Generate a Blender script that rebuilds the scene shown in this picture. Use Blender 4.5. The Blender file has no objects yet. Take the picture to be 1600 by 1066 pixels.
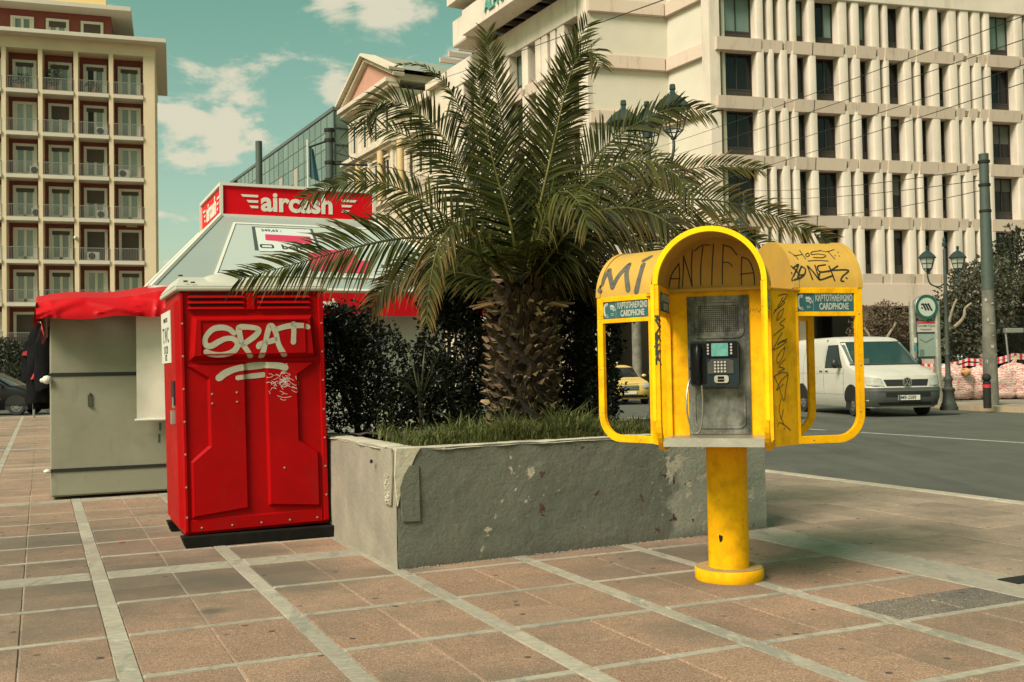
import bpy, math, random
import numpy as np
from mathutils import Vector, Matrix
from mathutils.bvhtree import BVHTree
from mathutils import noise as mnoise

random.seed(7); np.random.seed(7)
SC = bpy.context.scene
COL = SC.collection

# ---------------------------------------------------------------- camera
CAM_H, FPX, PITCH, ROLL, TH = 1.25, 1623.0, 0.02884, -0.01793, 0.42728
cp, sp, cr, sr = math.cos(PITCH), math.sin(PITCH), math.cos(ROLL), math.sin(ROLL)
cF = Vector((0, cp, sp)); _u = Vector((0, -sp, cp)); _r = Vector((1, 0, 0))
cR = _r * cr + _u * sr; cU = _u * cr - _r * sr
cC = Vector((0, 0, CAM_H))
cam = bpy.data.cameras.new('camera'); camo = bpy.data.objects.new('camera', cam); COL.objects.link(camo)
cam.sensor_width = 36; cam.lens = FPX / 1600 * 36; cam.clip_start = 0.05; cam.clip_end = 3000
m = Matrix.Identity(4)
for i in range(3):
    m[i][0] = cR[i]; m[i][1] = cU[i]; m[i][2] = -cF[i]; m[i][3] = cC[i]
camo.matrix_world = m
cam.dof.use_dof = True; cam.dof.focus_distance = 7.0; cam.dof.aperture_fstop = 13.0
SC.camera = camo

def ray(x, y): return cF * FPX + cR * (x - 800) - cU * (y - 533)
def G(x, y, z=0.0):                    # ground point seen at photo pixel x, y
    d = ray(x, y); return cC + d * ((z - CAM_H) / d.z)
def PY(x, y, Y):                       # point at depth Y
    d = ray(x, y); return cC + d * (Y / d.y)
def along(px, py, P, d):               # distance along a vertical facade (plan line P + t d)
    r = ray(px, py)
    return (P[0] * r.y - P[1] * r.x) / (d[1] * r.x - d[0] * r.y)

# ---------------------------------------------------------------- world, sun, exposure
SUN_EL, SUN_AZ = math.radians(44), math.atan2(-0.62, -0.72)      # azimuth from +Y towards +X
W = bpy.data.worlds.new('World'); SC.world = W; W.use_nodes = True
nt = W.node_tree; nt.nodes.clear()
def N(tree, typ, **kw):
    n = tree.nodes.new(typ)
    for k, v in kw.items(): setattr(n, k, v)
    return n
out = N(nt, 'ShaderNodeOutputWorld'); bg = N(nt, 'ShaderNodeBackground')
sky = N(nt, 'ShaderNodeTexSky', sky_type='NISHITA', sun_disc=False)
sky.sun_elevation = SUN_EL; sky.sun_rotation = SUN_AZ % (2 * math.pi)
sky.air_density = 1.2; sky.dust_density = 2.0; sky.ozone_density = 1.0
tint = N(nt, 'ShaderNodeMix', data_type='RGBA', blend_type='MULTIPLY'); tint.inputs[0].default_value = 1
nt.links.new(sky.outputs[0], tint.inputs[6])
tc = N(nt, 'ShaderNodeTexCoord')
sep = N(nt, 'ShaderNodeSeparateXYZ'); nt.links.new(tc.outputs['Generated'], sep.inputs[0])
def wmath(op, a, b=None, c=None):
    n = N(nt, 'ShaderNodeMath', operation=op)
    for i, v in enumerate((a, b, c)):
        if v is None: continue
        if isinstance(v, (int, float)): n.inputs[i].default_value = v
        else: nt.links.new(v, n.inputs[i])
    return n.outputs[0]
hz = N(nt, 'ShaderNodeMapRange'); nt.links.new(sep.outputs[2], hz.inputs[0]); hz.inputs[1].default_value = 0.08; hz.inputs[2].default_value = 0.38
hm = N(nt, 'ShaderNodeMix', data_type='RGBA'); nt.links.new(hz.outputs[0], hm.inputs[0]); hm.inputs[6].default_value = (1.02, 1.00, 0.72, 1); hm.inputs[7].default_value = (0.66, 1.0, 0.50, 1)
nt.links.new(hm.outputs[2], tint.inputs[7])
zc = wmath('MAXIMUM', sep.outputs[2], 0.03)
zp = wmath('ADD', zc, 0.25)
cx = wmath('DIVIDE', sep.outputs[0], zp); cy = wmath('DIVIDE', sep.outputs[1], zp)
cmb = N(nt, 'ShaderNodeCombineXYZ'); nt.links.new(cx, cmb.inputs[0]); nt.links.new(cy, cmb.inputs[1])
nz = N(nt, 'ShaderNodeTexNoise'); nz.inputs['Scale'].default_value = 6.5; nz.inputs['Detail'].default_value = 10; nz.inputs['Roughness'].default_value = 0.60
nz.inputs['Distortion'].default_value = 0.25
nt.links.new(cmb.outputs[0], nz.inputs['Vector'])
nbig = N(nt, 'ShaderNodeTexNoise'); nbig.inputs['Scale'].default_value = 1.3; nbig.inputs['Detail'].default_value = 2
nt.links.new(cmb.outputs[0], nbig.inputs['Vector'])
# cloud banks: soft bumps of coverage at a few directions plus a general scatter
cover = wmath('MULTIPLY', wmath('SUBTRACT', nbig.outputs[0], 0.5), 0.9)
for px, py, rad, amp in ((298, 200, 0.042, 0.60), (290, 240, 0.030, 0.58), (350, 172, 0.032, 0.58), (325, 205, 0.034, 0.58), (395, 185, 0.035, 0.42), (440, 185, 0.03, 0.30), (290, 108, 0.02, 0.22),
                         (525, 138, 0.022, 0.52), (505, 142, 0.02, 0.32), (600, 0, 0.045, 0.56), (520, 10, 0.032, 0.54), (650, -2, 0.035, 0.40), (712, 100, 0.025, 0.55), (270, 305, 0.03, 0.18)):
    d = ray(px, py).normalized()
    dist = N(nt, 'ShaderNodeVectorMath', operation='DISTANCE'); nt.links.new(tc.outputs['Generated'], dist.inputs[0]); dist.inputs[1].default_value = d
    k = wmath('DIVIDE', dist.outputs['Value'], rad)
    g = wmath('MULTIPLY', wmath('EXPONENT', wmath('MULTIPLY', wmath('MULTIPLY', k, k), -1.0)), amp)
    cover = wmath('MAXIMUM', cover, wmath('SUBTRACT', g, 0.08))
# thin wispy detail on top
dens = wmath('ADD', wmath('MULTIPLY', wmath('SUBTRACT', nz.outputs[0], 0.5), 2.1), cover)
mr = N(nt, 'ShaderNodeMapRange', interpolation_type='SMOOTHSTEP'); nt.links.new(dens, mr.inputs[0])
mr.inputs[1].default_value = 0.12; mr.inputs[2].default_value = 0.44; mr.inputs[3].default_value = 0; mr.inputs[4].default_value = 0.92
cl = N(nt, 'ShaderNodeMix', data_type='RGBA'); nt.links.new(mr.outputs[0], cl.inputs[0])
nt.links.new(tint.outputs[2], cl.inputs[6]); cl.inputs[7].default_value = (5.1, 4.75, 3.6, 1)
nt.links.new(cl.outputs[2], bg.inputs[0]); bg.inputs[1].default_value = 0.080
nt.links.new(bg.outputs[0], out.inputs[0])

sun = bpy.data.lights.new('sun', 'SUN'); sun.energy = 3.0; sun.angle = math.radians(24); sun.color = (1.0, 0.84, 0.785)
suno = bpy.data.objects.new('sun', sun); COL.objects.link(suno)
sd = Vector((math.sin(SUN_AZ) * math.cos(SUN_EL), math.cos(SUN_AZ) * math.cos(SUN_EL), math.sin(SUN_EL)))
suno.rotation_euler = sd.to_track_quat('Z', 'Y').to_euler(); suno.location = (-20, -20, 40)
SC.view_settings.view_transform = 'Standard'; SC.view_settings.look = 'None'
SC.view_settings.exposure = 0.88; SC.view_settings.gamma = 1.0; SC.view_settings.use_curve_mapping = False

# ---------------------------------------------------------------- materials
MATS = {}
def mat(name, col, rough=0.6, col2=None, scale=8.0, bump=0.0, bscale=None, metal=0.0, spec=0.5, detail=6, rand=0.0, island=0.0, coord='Object', dirt=0.0, dirtscale=1.5, emit=0.0, trans=0.0, stretch=None, coat=0.0, dirtcol=None, speck=None):
    if name in MATS: return MATS[name]
    M = bpy.data.materials.new(name); M.use_nodes = True; t = M.node_tree
    b = t.nodes['Principled BSDF']; L = t.links.new
    b.inputs['Roughness'].default_value = rough; b.inputs['Metallic'].default_value = metal
    b.inputs['Specular IOR Level'].default_value = spec; b.inputs['Coat Weight'].default_value = coat
    c = (*col, 1)
    tcn = N(t, 'ShaderNodeTexCoord')
    if coord == 'World':
        g = N(t, 'ShaderNodeNewGeometry'); vec = g.outputs['Position']
    else: vec = tcn.outputs[coord]
    if stretch:
        mp = N(t, 'ShaderNodeMapping'); mp.inputs['Scale'].default_value = stretch; L(vec, mp.inputs[0]); vec = mp.outputs[0]
    cur = None
    if col2 is not None:
        n = N(t, 'ShaderNodeTexNoise'); n.inputs['Scale'].default_value = scale; n.inputs['Detail'].default_value = detail; n.inputs['Roughness'].default_value = 0.6
        L(vec, n.inputs['Vector'])
        r = N(t, 'ShaderNodeMapRange'); L(n.outputs[0], r.inputs[0]); r.inputs[1].default_value = 0.33; r.inputs[2].default_value = 0.67
        mx = N(t, 'ShaderNodeMix', data_type='RGBA'); L(r.outputs[0], mx.inputs[0]); mx.inputs[6].default_value = c; mx.inputs[7].default_value = (*col2, 1)
        cur = mx.outputs[2]
    def mulval(cur, sock, lo, hi):
        r = N(t, 'ShaderNodeMapRange'); L(sock, r.inputs[0]); r.inputs[3].default_value = lo; r.inputs[4].default_value = hi
        mx = N(t, 'ShaderNodeMix', data_type='RGBA', blend_type='MULTIPLY'); mx.inputs[0].default_value = 1
        if cur is None: mx.inputs[6].default_value = c
        else: L(cur, mx.inputs[6])
        cb = N(t, 'ShaderNodeCombineColor'); [L(r.outputs[0], cb.inputs[i]) for i in range(3)]
        L(cb.outputs[0], mx.inputs[7]); return mx.outputs[2]
    if rand:
        oi = N(t, 'ShaderNodeObjectInfo'); cur = mulval(cur, oi.outputs['Random'], 1 - rand, 1 + rand)
    if island:
        ge = N(t, 'ShaderNodeNewGeometry'); cur = mulval(cur, ge.outputs['Random Per Island'], 1 - island, 1 + island)
    if dirt:
        ge = N(t, 'ShaderNodeNewGeometry')
        n = N(t, 'ShaderNodeTexNoise'); n.inputs['Scale'].default_value = dirtscale; n.inputs['Detail'].default_value = 8; n.inputs['Roughness'].default_value = 0.65
        L(ge.outputs['Position'], n.inputs['Vector'])
        r = N(t, 'ShaderNodeMapRange'); L(n.outputs[0], r.inputs[0]); r.inputs[1].default_value = 0.45; r.inputs[2].default_value = 0.72; r.inputs[3].default_value = 0; r.inputs[4].default_value = dirt
        mx = N(t, 'ShaderNodeMix', data_type='RGBA'); L(r.outputs[0], mx.inputs[0])
        if cur is None: mx.inputs[6].default_value = c
        else: L(cur, mx.inputs[6])
        mx.inputs[7].default_value = (*(dirtcol or (col[0] * .3, col[1] * .3, col[2] * .28)), 1); cur = mx.outputs[2]
        rr = N(t, 'ShaderNodeMapRange'); L(n.outputs[0], rr.inputs[0]); rr.inputs[1].default_value = .3; rr.inputs[2].default_value = .7; rr.inputs[3].default_value = rough; rr.inputs[4].default_value = min(1, rough + .25)
        L(rr.outputs[0], b.inputs['Roughness'])
    for (sc_, lo_, hi_, sc_col, amt_, st_) in (speck or ()):
        ge = N(t, 'ShaderNodeNewGeometry'); mp_ = N(t, 'ShaderNodeMapping'); mp_.inputs['Scale'].default_value = st_; L(ge.outputs['Position'], mp_.inputs[0])
        n = N(t, 'ShaderNodeTexNoise'); n.inputs['Scale'].default_value = sc_; n.inputs['Detail'].default_value = 4; n.inputs['Roughness'].default_value = .7; L(mp_.outputs[0], n.inputs['Vector'])
        r = N(t, 'ShaderNodeMapRange'); L(n.outputs[0], r.inputs[0]); r.inputs[1].default_value = lo_; r.inputs[2].default_value = hi_; r.inputs[3].default_value = 0; r.inputs[4].default_value = amt_
        mx = N(t, 'ShaderNodeMix', data_type='RGBA'); L(r.outputs[0], mx.inputs[0])
        if cur is None: mx.inputs[6].default_value = c
        else: L(cur, mx.inputs[6])
        mx.inputs[7].default_value = (*sc_col, 1); cur = mx.outputs[2]
    if cur is None: b.inputs['Base Color'].default_value = c
    else: L(cur, b.inputs['Base Color'])
    if bump:
        n = N(t, 'ShaderNodeTexNoise'); n.inputs['Scale'].default_value = bscale or scale * 3; n.inputs['Detail'].default_value = 5
        L(vec, n.inputs['Vector'])
        bp = N(t, 'ShaderNodeBump'); bp.inputs['Strength'].default_value = bump; bp.inputs['Distance'].default_value = 0.01
        L(n.outputs[0], bp.inputs['Height']); L(bp.outputs[0], b.inputs['Normal'])
    if emit:
        b.inputs['Emission Color'].default_value = c; b.inputs['Emission Strength'].default_value = emit
    if trans:
        b.inputs['Transmission Weight'].default_value = trans
    MATS[name] = M; return M

# ---------------------------------------------------------------- mesh builder
class MB:
    def __init__(s): s.v = []; s.f = []; s.mi = []; s.sm = []; s.m = 0; s.smooth = False; s.T = None
    def add(s, vs, fs, sm=None):
        o = len(s.v)
        if s.T is not None: vs = [s.T @ Vector(p) for p in vs]
        s.v += [tuple(p) for p in vs]; s.f += [tuple(i + o for i in f) for f in fs]
        s.mi += [s.m] * len(fs); s.sm += [s.smooth if sm is None else sm] * len(fs); return s
    def bx(s, x0, x1, y0, y1, z0, z1):
        return s.add([(x0, y0, z0), (x1, y0, z0), (x1, y1, z0), (x0, y1, z0), (x0, y0, z1), (x1, y0, z1), (x1, y1, z1), (x0, y1, z1)],
                     [(3, 2, 1, 0), (4, 5, 6, 7), (0, 1, 5, 4), (1, 2, 6, 5), (2, 3, 7, 6), (3, 0, 4, 7)], False)
    def hexa(s, p): # 8 pts as in bx
        return s.add(p, [(3, 2, 1, 0), (4, 5, 6, 7), (0, 1, 5, 4), (1, 2, 6, 5), (2, 3, 7, 6), (3, 0, 4, 7)], False)
    def box(s, c, d, R=None):
        h = [x / 2 for x in d]; P = []
        for z in (-1, 1):
            for x, y in ((-1, -1), (1, -1), (1, 1), (-1, 1)):
                q = Vector((x * h[0], y * h[1], z * h[2]))
                if R is not None: q = R @ q
                P.append(q + Vector(c))
        return s.hexa(P)
    def tube(s, pts, r, n=8, caps=True, sm=True):
        pts = [Vector(p) for p in pts]; k = len(pts)
        rs = r if isinstance(r, (list, tuple)) else [r] * k
        vs = []; fs = []
        up = None
        for i, p in enumerate(pts):
            t = (pts[min(i + 1, k - 1)] - pts[max(i - 1, 0)]).normalized()
            if up is None: up = Vector((0, 0, 1)) if abs(t.z) < .9 else Vector((1, 0, 0))
            a = t.cross(up).normalized(); b = a.cross(t).normalized(); up = b
            for j in range(n):
                an = 2 * math.pi * j / n
                vs.append(p + a * (math.cos(an) * rs[i]) + b * (math.sin(an) * rs[i]))
        for i in range(k - 1):
            for j in range(n):
                fs.append((i * n + j, i * n + (j + 1) % n, (i + 1) * n + (j + 1) % n, (i + 1) * n + j))
        s.add(vs, fs, sm)
        if caps:
            s.add(vs[:n], [tuple(range(n))[::-1]][::1], False); s.add(vs[-n:], [tuple(range(n))], False)
        return s
    def cyl(s, p0, p1, r0, r1=None, n=16, caps=True, sm=True): return s.tube([p0, p1], [r0, r0 if r1 is None else r1], n, caps, sm)
    def lathe(s, prof, c=(0, 0, 0), n=24, axis='z', sm=True):
        vs = []; fs = []
        for r, z in prof:
            for j in range(n):
                a = 2 * math.pi * j / n; x, y = r * math.cos(a), r * math.sin(a)
                q = (x, y, z) if axis == 'z' else ((x, z, y) if axis == 'y' else (z, x, y))
                vs.append((q[0] + c[0], q[1] + c[1], q[2] + c[2]))
        for i in range(len(prof) - 1):
            for j in range(n): fs.append((i * n + j, i * n + (j + 1) % n, (i + 1) * n + (j + 1) % n, (i + 1) * n + j))
        return s.add(vs, fs, sm)
    def sphere(s, c, r, n=12):
        r3 = r if isinstance(r, (tuple, list)) else (r, r, r)
        vs = []; fs = []; k = n // 2
        for i in range(k + 1):
            ph = math.pi * i / k
            for j in range(n):
                a = 2 * math.pi * j / n
                vs.append((c[0] + r3[0] * math.sin(ph) * math.cos(a), c[1] + r3[1] * math.sin(ph) * math.sin(a), c[2] + r3[2] * math.cos(ph)))
        for i in range(k):
            for j in range(n): fs.append((i * n + j, i * n + (j + 1) % n, (i + 1) * n + (j + 1) % n, (i + 1) * n + j))
        return s.add(vs, fs, True)
    def prism(s, poly, f0, f1, sm=False):   # poly of 2D points; f0/f1 map 2D -> 3D
        n = len(poly); vs = [f0(*p) for p in poly] + [f1(*p) for p in poly]
        fs = [tuple(range(n)), tuple(range(2 * n - 1, n - 1, -1))]
        s.add(vs, fs, False)
        return s.add(vs, [(i, n + i, n + (i + 1) % n, (i + 1) % n) for i in range(n)], sm)
    def xz(s, poly, y0, y1): return s.prism(poly, lambda u, v: (u, y0, v), lambda u, v: (u, y1, v))
    def yz(s, poly, x0, x1): return s.prism(poly, lambda u, v: (x0, u, v), lambda u, v: (x1, u, v))
    def xy(s, poly, z0, z1): return s.prism(poly, lambda u, v: (u, v, z0), lambda u, v: (u, v, z1))
    def ring(s, outer, inner, f0, f1, sm=False):  # frame between two outlines of equal length
        n = len(outer); vs = [f0(*p) for p in outer] + [f0(*p) for p in inner] + [f1(*p) for p in outer] + [f1(*p) for p in inner]
        fs = []
        for i in range(n):
            j = (i + 1) % n
            fs += [(i, j, n + j, n + i), (2 * n + i, 3 * n + i, 3 * n + j, 2 * n + j), (i, 2 * n + i, 2 * n + j, j), (n + i, n + j, 3 * n + j, 3 * n + i)]
        return s.add(vs, fs, sm)
    def grid(s, P, sm=True):   # P[i][j] points
        a, b = len(P), len(P[0])
        return s.add([q for row in P for q in row], [(i * b + j, i * b + j + 1, (i + 1) * b + j + 1, (i + 1) * b + j) for i in range(a - 1) for j in range(b - 1)], sm)
    def mesh(s, name, mats):
        me = bpy.data.meshes.new(name); me.from_pydata(s.v, [], s.f)
        for m_ in (mats if isinstance(mats, (list, tuple)) else [mats]): me.materials.append(m_)
        me.polygons.foreach_set('material_index', s.mi); me.polygons.foreach_set('use_smooth', s.sm); me.update()
        if any(s.sm): me.set_sharp_from_angle(angle=math.radians(42))
        return me
    def fix(s, me):
        import bmesh
        b = bmesh.new(); b.from_mesh(me); bmesh.ops.recalc_face_normals(b, faces=b.faces); b.to_mesh(me); b.free()
    def build(s, name, mats, parent=None, loc=None, rot=None, bevel=0, seg=2, fix=True, weld=False):
        me = s.mesh(name, mats)
        if weld:
            import bmesh
            b = bmesh.new(); b.from_mesh(me); bmesh.ops.remove_doubles(b, verts=b.verts, dist=1e-5); b.to_mesh(me); b.free()
        if fix: s.fix(me)
        return put(name, me, parent, loc, rot, bevel, seg)

def put(name, me, parent=None, loc=None, rot=None, bevel=0, seg=2):
    o = bpy.data.objects.new(name, me); COL.objects.link(o)
    if parent is not None: o.parent = parent
    if loc is not None: o.location = loc
    if rot is not None: o.rotation_euler = rot if isinstance(rot, (tuple, list, Vector)) else (0, 0, rot)
    if bevel:
        md = o.modifiers.new('bevel', 'BEVEL'); md.width = bevel; md.segments = seg; md.limit_method = 'ANGLE'; md.angle_limit = math.radians(40)
    return o
def tag(o, label=None, cat=None, group=None, kind=None):
    if label: o['label'] = label
    if cat: o['category'] = cat
    if group: o['group'] = group
    if kind: o['kind'] = kind
    return o
def thing(name, label, cat, loc=(0, 0, 0), rz=0, group=None):
    o = bpy.data.objects.new(name, None); COL.objects.link(o); o.location = loc; o.rotation_euler = (0, 0, rz); o.empty_display_size = .2
    return tag(o, label, cat, group)
def copy_tree(o, parent=None):
    c = o.copy(); COL.objects.link(c)
    if parent is not None: c.parent = parent
    for ch in list(o.children): copy_tree(ch, c)
    return c
def wm(o):                              # world matrix without a depsgraph update
    mm = Matrix.LocRotScale(o.location, o.rotation_euler, o.scale)
    return wm(o.parent) @ o.matrix_parent_inverse @ mm if o.parent else mm

# flat lettering: real thin geometry
_txt = {}
def text_mb(mb, s, size, T, bold=0.0, align='CENTER', xs=1.0, depth=0.002, shear=0.0):
    cu = bpy.data.curves.new('t', 'FONT'); cu.body = s; cu.size = size; cu.align_x = align; cu.align_y = 'CENTER'
    cu.offset = bold; cu.extrude = depth / 2; cu.resolution_u = 3; cu.shear = shear
    ob = bpy.data.objects.new('t', cu); COL.objects.link(ob)
    dg = bpy.context.evaluated_depsgraph_get()
    me = bpy.data.meshes.new_from_object(ob.evaluated_get(dg), depsgraph=dg)
    vs = [T @ Vector((v.co.x * xs, v.co.y, v.co.z)) for v in me.vertices]
    fs = [tuple(p.vertices) for p in me.polygons]
    mb.add(vs, fs, False)
    bpy.data.objects.remove(ob); bpy.data.meshes.remove(me); bpy.data.curves.remove(cu)
def frame(o, x, y):                     # 4x4 with local x, y and their normal
    x = Vector(x).normalized(); y = Vector(y); y = (y - x * y.dot(x)).normalized(); z = x.cross(y)
    mm = Matrix.Identity(4)
    for i in range(3): mm[i][0] = x[i]; mm[i][1] = y[i]; mm[i][2] = z[i]; mm[i][3] = o[i]
    return mm

def smooth_path(p, step=2.0):
    P = [np.array(q, float) for q in p]
    if len(P) == 2:
        n = max(2, int(np.linalg.norm(P[1] - P[0]) / step) + 1); return [P[0] + (P[1] - P[0]) * i / n for i in range(n + 1)]
    P = [2 * P[0] - P[1]] + P + [2 * P[-1] - P[-2]]; o = []
    for i in range(1, len(P) - 2):
        n = max(2, int(np.linalg.norm(P[i + 1] - P[i]) / step) + 1)
        for k in range(n):
            t = k / n; a, b, c, d = P[i - 1:i + 3]
            o.append(.5 * ((2 * b) + (c - a) * t + (2 * a - 5 * b + 4 * c - d) * t * t + (3 * b - a - 3 * c + d) * t ** 3))
    return o + [P[-2]]
def bvh_of(objs):
    vs = []; fs = []
    for o in objs:
        w = wm(o); k = len(vs)
        vs += [w @ v.co for v in o.data.vertices]; fs += [tuple(i + k for i in p.vertices) for p in o.data.polygons]
    return BVHTree.FromPolygons(vs, fs)
def spray(name, strokes, width, bvh, material, parent, off=0.0025, x0=0, y0=0, sc=1.0, taper=True, step=2.0):
    """paint strokes lying on a surface; stroke points are given where they are seen on it"""
    inv = wm(parent).inverted(); mb = MB()
    for st in strokes:
        w0 = width
        if isinstance(st, tuple): st, w0 = st
        path = smooth_path([(x0 + x / sc, y0 + y / sc) for x, y in st], step)
        H = []
        for q in path:
            h = bvh.ray_cast(cC, ray(q[0], q[1]).normalized())
            if h[0] is None: continue
            n = h[1] if h[1].dot(ray(q[0], q[1])) < 0 else -h[1]
            if H and (h[0] - H[-1][0]).length > 0.25: continue
            H.append((h[0], n))
        if len(H) < 2: continue
        # round ends
        rows = []; k = len(H)
        for i, (p, n) in enumerate(H):
            t = (H[min(i + 1, k - 1)][0] - H[max(i - 1, 0)][0])
            if t.length < 1e-6: continue
            s_ = n.cross(t.normalized()); w = w0 / 2 * (1 + .07 * math.sin(i * .23 + len(st)))
            rows.append((p, n, s_, w, t.normalized()))
        pts = []
        def end(row, sg):
            p, n, s_, w, t = row
            return [(p + t * (sg * w * math.sin(a)) + n * off, s_, w * math.cos(a)) for a in (1.45, 1.0, .5)]
        seq = end(rows[0], -1) + [(p + n * off, s_, w) for p, n, s_, w, t in rows] + end(rows[-1], 1)[::-1]
        vs = []
        for p, s_, w in seq: vs += [inv @ (p - s_ * w), inv @ (p + s_ * w)]
        mb.add(vs, [(2 * i, 2 * i + 1, 2 * i + 3, 2 * i + 2) for i in range(len(seq) - 1)], True)
    return mb.build(name, material, parent, fix=False)
# ================================================================ the setting
MT = mat
asphalt = MT('asphalt', (.066, .068, .050), .85, (.084, .085, .063), 1.2, .5, 120, coord='World', dirt=.45, dirtscale=.35, dirtcol=(.034, .037, .030), speck=((2.5, .50, .68, (.115, .112, .086), .35, (1, .05, 1)), (1.1, .56, .66, (.040, .042, .033), .5, (1, .12, 1))))
mortar = MT('mortar', (.46, .385, .29), .95, (.30, .25, .19), 6, .4, 90, coord='World')
def slab_material(name, c1, c2, speck, dirtc, rnd):
    """exposed-aggregate concrete: fine stones, larger tone patches, dark spots"""
    M = bpy.data.materials.new(name); M.use_nodes = True; t = M.node_tree; L = t.links.new; b = t.nodes['Principled BSDF']
    ge = N(t, 'ShaderNodeNewGeometry'); P = ge.outputs['Position']
    def noise(s, d=6, r=.6):
        n = N(t, 'ShaderNodeTexNoise'); n.inputs['Scale'].default_value = s; n.inputs['Detail'].default_value = d; n.inputs['Roughness'].default_value = r; L(P, n.inputs['Vector']); return n.outputs[0]
    def rng(s, a, bb, c=0, d=1):
        r = N(t, 'ShaderNodeMapRange'); L(s, r.inputs[0]); r.inputs[1].default_value = a; r.inputs[2].default_value = bb; r.inputs[3].default_value = c; r.inputs[4].default_value = d; return r.outputs[0]
    def mix(f, a, bb, mode='MIX'):
        m_ = N(t, 'ShaderNodeMix', data_type='RGBA', blend_type=mode)
        if isinstance(f, (int, float)): m_.inputs[0].default_value = f
        else: L(f, m_.inputs[0])
        for i, v in ((6, a), (7, bb)):
            if isinstance(v, tuple): m_.inputs[i].default_value = (*v, 1)
            else: L(v, m_.inputs[i])
        return m_.outputs[2]
    vo = N(t, 'ShaderNodeTexVoronoi'); vo.inputs['Scale'].default_value = 190; L(P, vo.inputs['Vector'])
    sepc = N(t, 'ShaderNodeSeparateColor'); L(vo.outputs['Color'], sepc.inputs[0])
    base = mix(rng(noise(2.2), .35, .65), c1, c2)
    base = mix(rng(sepc.outputs[0], .72, .80), base, speck)
    base = mix(rng(sepc.outputs[1], .80, .86, 0, .75), base, tuple(x * .55 for x in c2))
    base = mix(rng(noise(.45, 9, .72), .47, .66, 0, .85), base, dirtc)
    base = mix(rng(noise(1.6, 9, .75), .52, .70, 0, .55), base, dirtc)
    base = mix(rng(noise(7, 6, .7), .60, .74, 0, .38), base, dirtc)
    for (gx, gy, gr, ga) in SOIL_AND_SHADE:
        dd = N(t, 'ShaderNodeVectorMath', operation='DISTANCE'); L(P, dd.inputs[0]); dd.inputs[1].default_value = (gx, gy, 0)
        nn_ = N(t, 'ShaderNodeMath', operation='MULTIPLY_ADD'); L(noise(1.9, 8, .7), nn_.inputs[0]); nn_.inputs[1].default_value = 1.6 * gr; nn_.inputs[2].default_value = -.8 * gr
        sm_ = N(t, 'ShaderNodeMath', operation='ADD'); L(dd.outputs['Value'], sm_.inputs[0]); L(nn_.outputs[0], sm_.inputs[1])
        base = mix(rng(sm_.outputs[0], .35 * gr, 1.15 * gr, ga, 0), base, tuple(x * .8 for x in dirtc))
    v2 = N(t, 'ShaderNodeTexVoronoi', voronoi_dimensions='2D'); v2.inputs['Scale'].default_value = 3.1; v2.inputs['Randomness'].default_value = 1; L(P, v2.inputs['Vector'])
    spot = rng(v2.outputs['Distance'], .040, .062, .85, 0)
    base = mix(wmul(t, spot, rng(noise(1.7, 1), .50, .56)), base, (.028, .026, .022))
    oi = N(t, 'ShaderNodeObjectInfo'); r_ = rng(oi.outputs['Random'], 0, 1, 1 - rnd, 1 + rnd)
    cb = N(t, 'ShaderNodeCombineColor'); [L(r_, cb.inputs[i]) for i in range(3)]
    base = mix(1.0, base, cb.outputs[0], 'MULTIPLY')
    L(base, b.inputs['Base Color']); L(rng(noise(5), .3, .7, .75, .95), b.inputs['Roughness'])
    bp = N(t, 'ShaderNodeBump'); bp.inputs['Strength'].default_value = .55; bp.inputs['Distance'].default_value = .004
    L(vo.outputs['Distance'], bp.inputs['Height']); L(bp.outputs[0], b.inputs['Normal'])
    return M
def wmul(t, a, b):
    n = N(t, 'ShaderNodeMath', operation='MULTIPLY'); t.links.new(a, n.inputs[0]); t.links.new(b, n.inputs[1]); return n.outputs[0]
SOIL_AND_SHADE = [(*G(200, 905)[:2], 1.0, .8), (*G(420, 900)[:2], .7, .75), (*G(60, 850)[:2], 1.1, .6), (*G(1085, 862)[:2], .55, .65), (*G(1000, 870)[:2], .4, .5), (*G(1134, 905)[:2], .42, .6), (*G(400, 862)[:2], .40, .7), (*G(620, 893)[:2], .25, .6), (*G(330, 955)[:2], .10, .9), (*G(1080, 985)[:2], .28, .5)]  # grime stains, plus contact shade painted at the booth base and toilet front
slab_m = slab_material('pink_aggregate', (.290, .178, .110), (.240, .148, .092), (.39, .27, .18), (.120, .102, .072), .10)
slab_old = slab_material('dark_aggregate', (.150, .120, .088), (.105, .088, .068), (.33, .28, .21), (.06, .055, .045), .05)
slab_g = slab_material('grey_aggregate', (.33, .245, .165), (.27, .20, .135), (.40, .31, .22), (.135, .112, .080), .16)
marble = MT('veined_marble', (.385, .345, .26), .65, (.26, .245, .19), 9, .1, 30, coord='World', dirt=.6, dirtscale=2.6, stretch=(2, 5, 1), rand=.13, spec=.3, dirtcol=(.20, .175, .13), speck=((5, .55, .60, (.17, .175, .14), .55, (1, .22, 1)), (14, .60, .68, (.47, .43, .33), .5, (.4, 1, 1))))

ground = MB().grid([[(x, y, -.10) for y in (-120, -20, 60, 200, 1200)] for x in (-900, -200, 0, 200, 900)], False).build('road', asphalt)
tag(ground, kind='structure')

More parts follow.
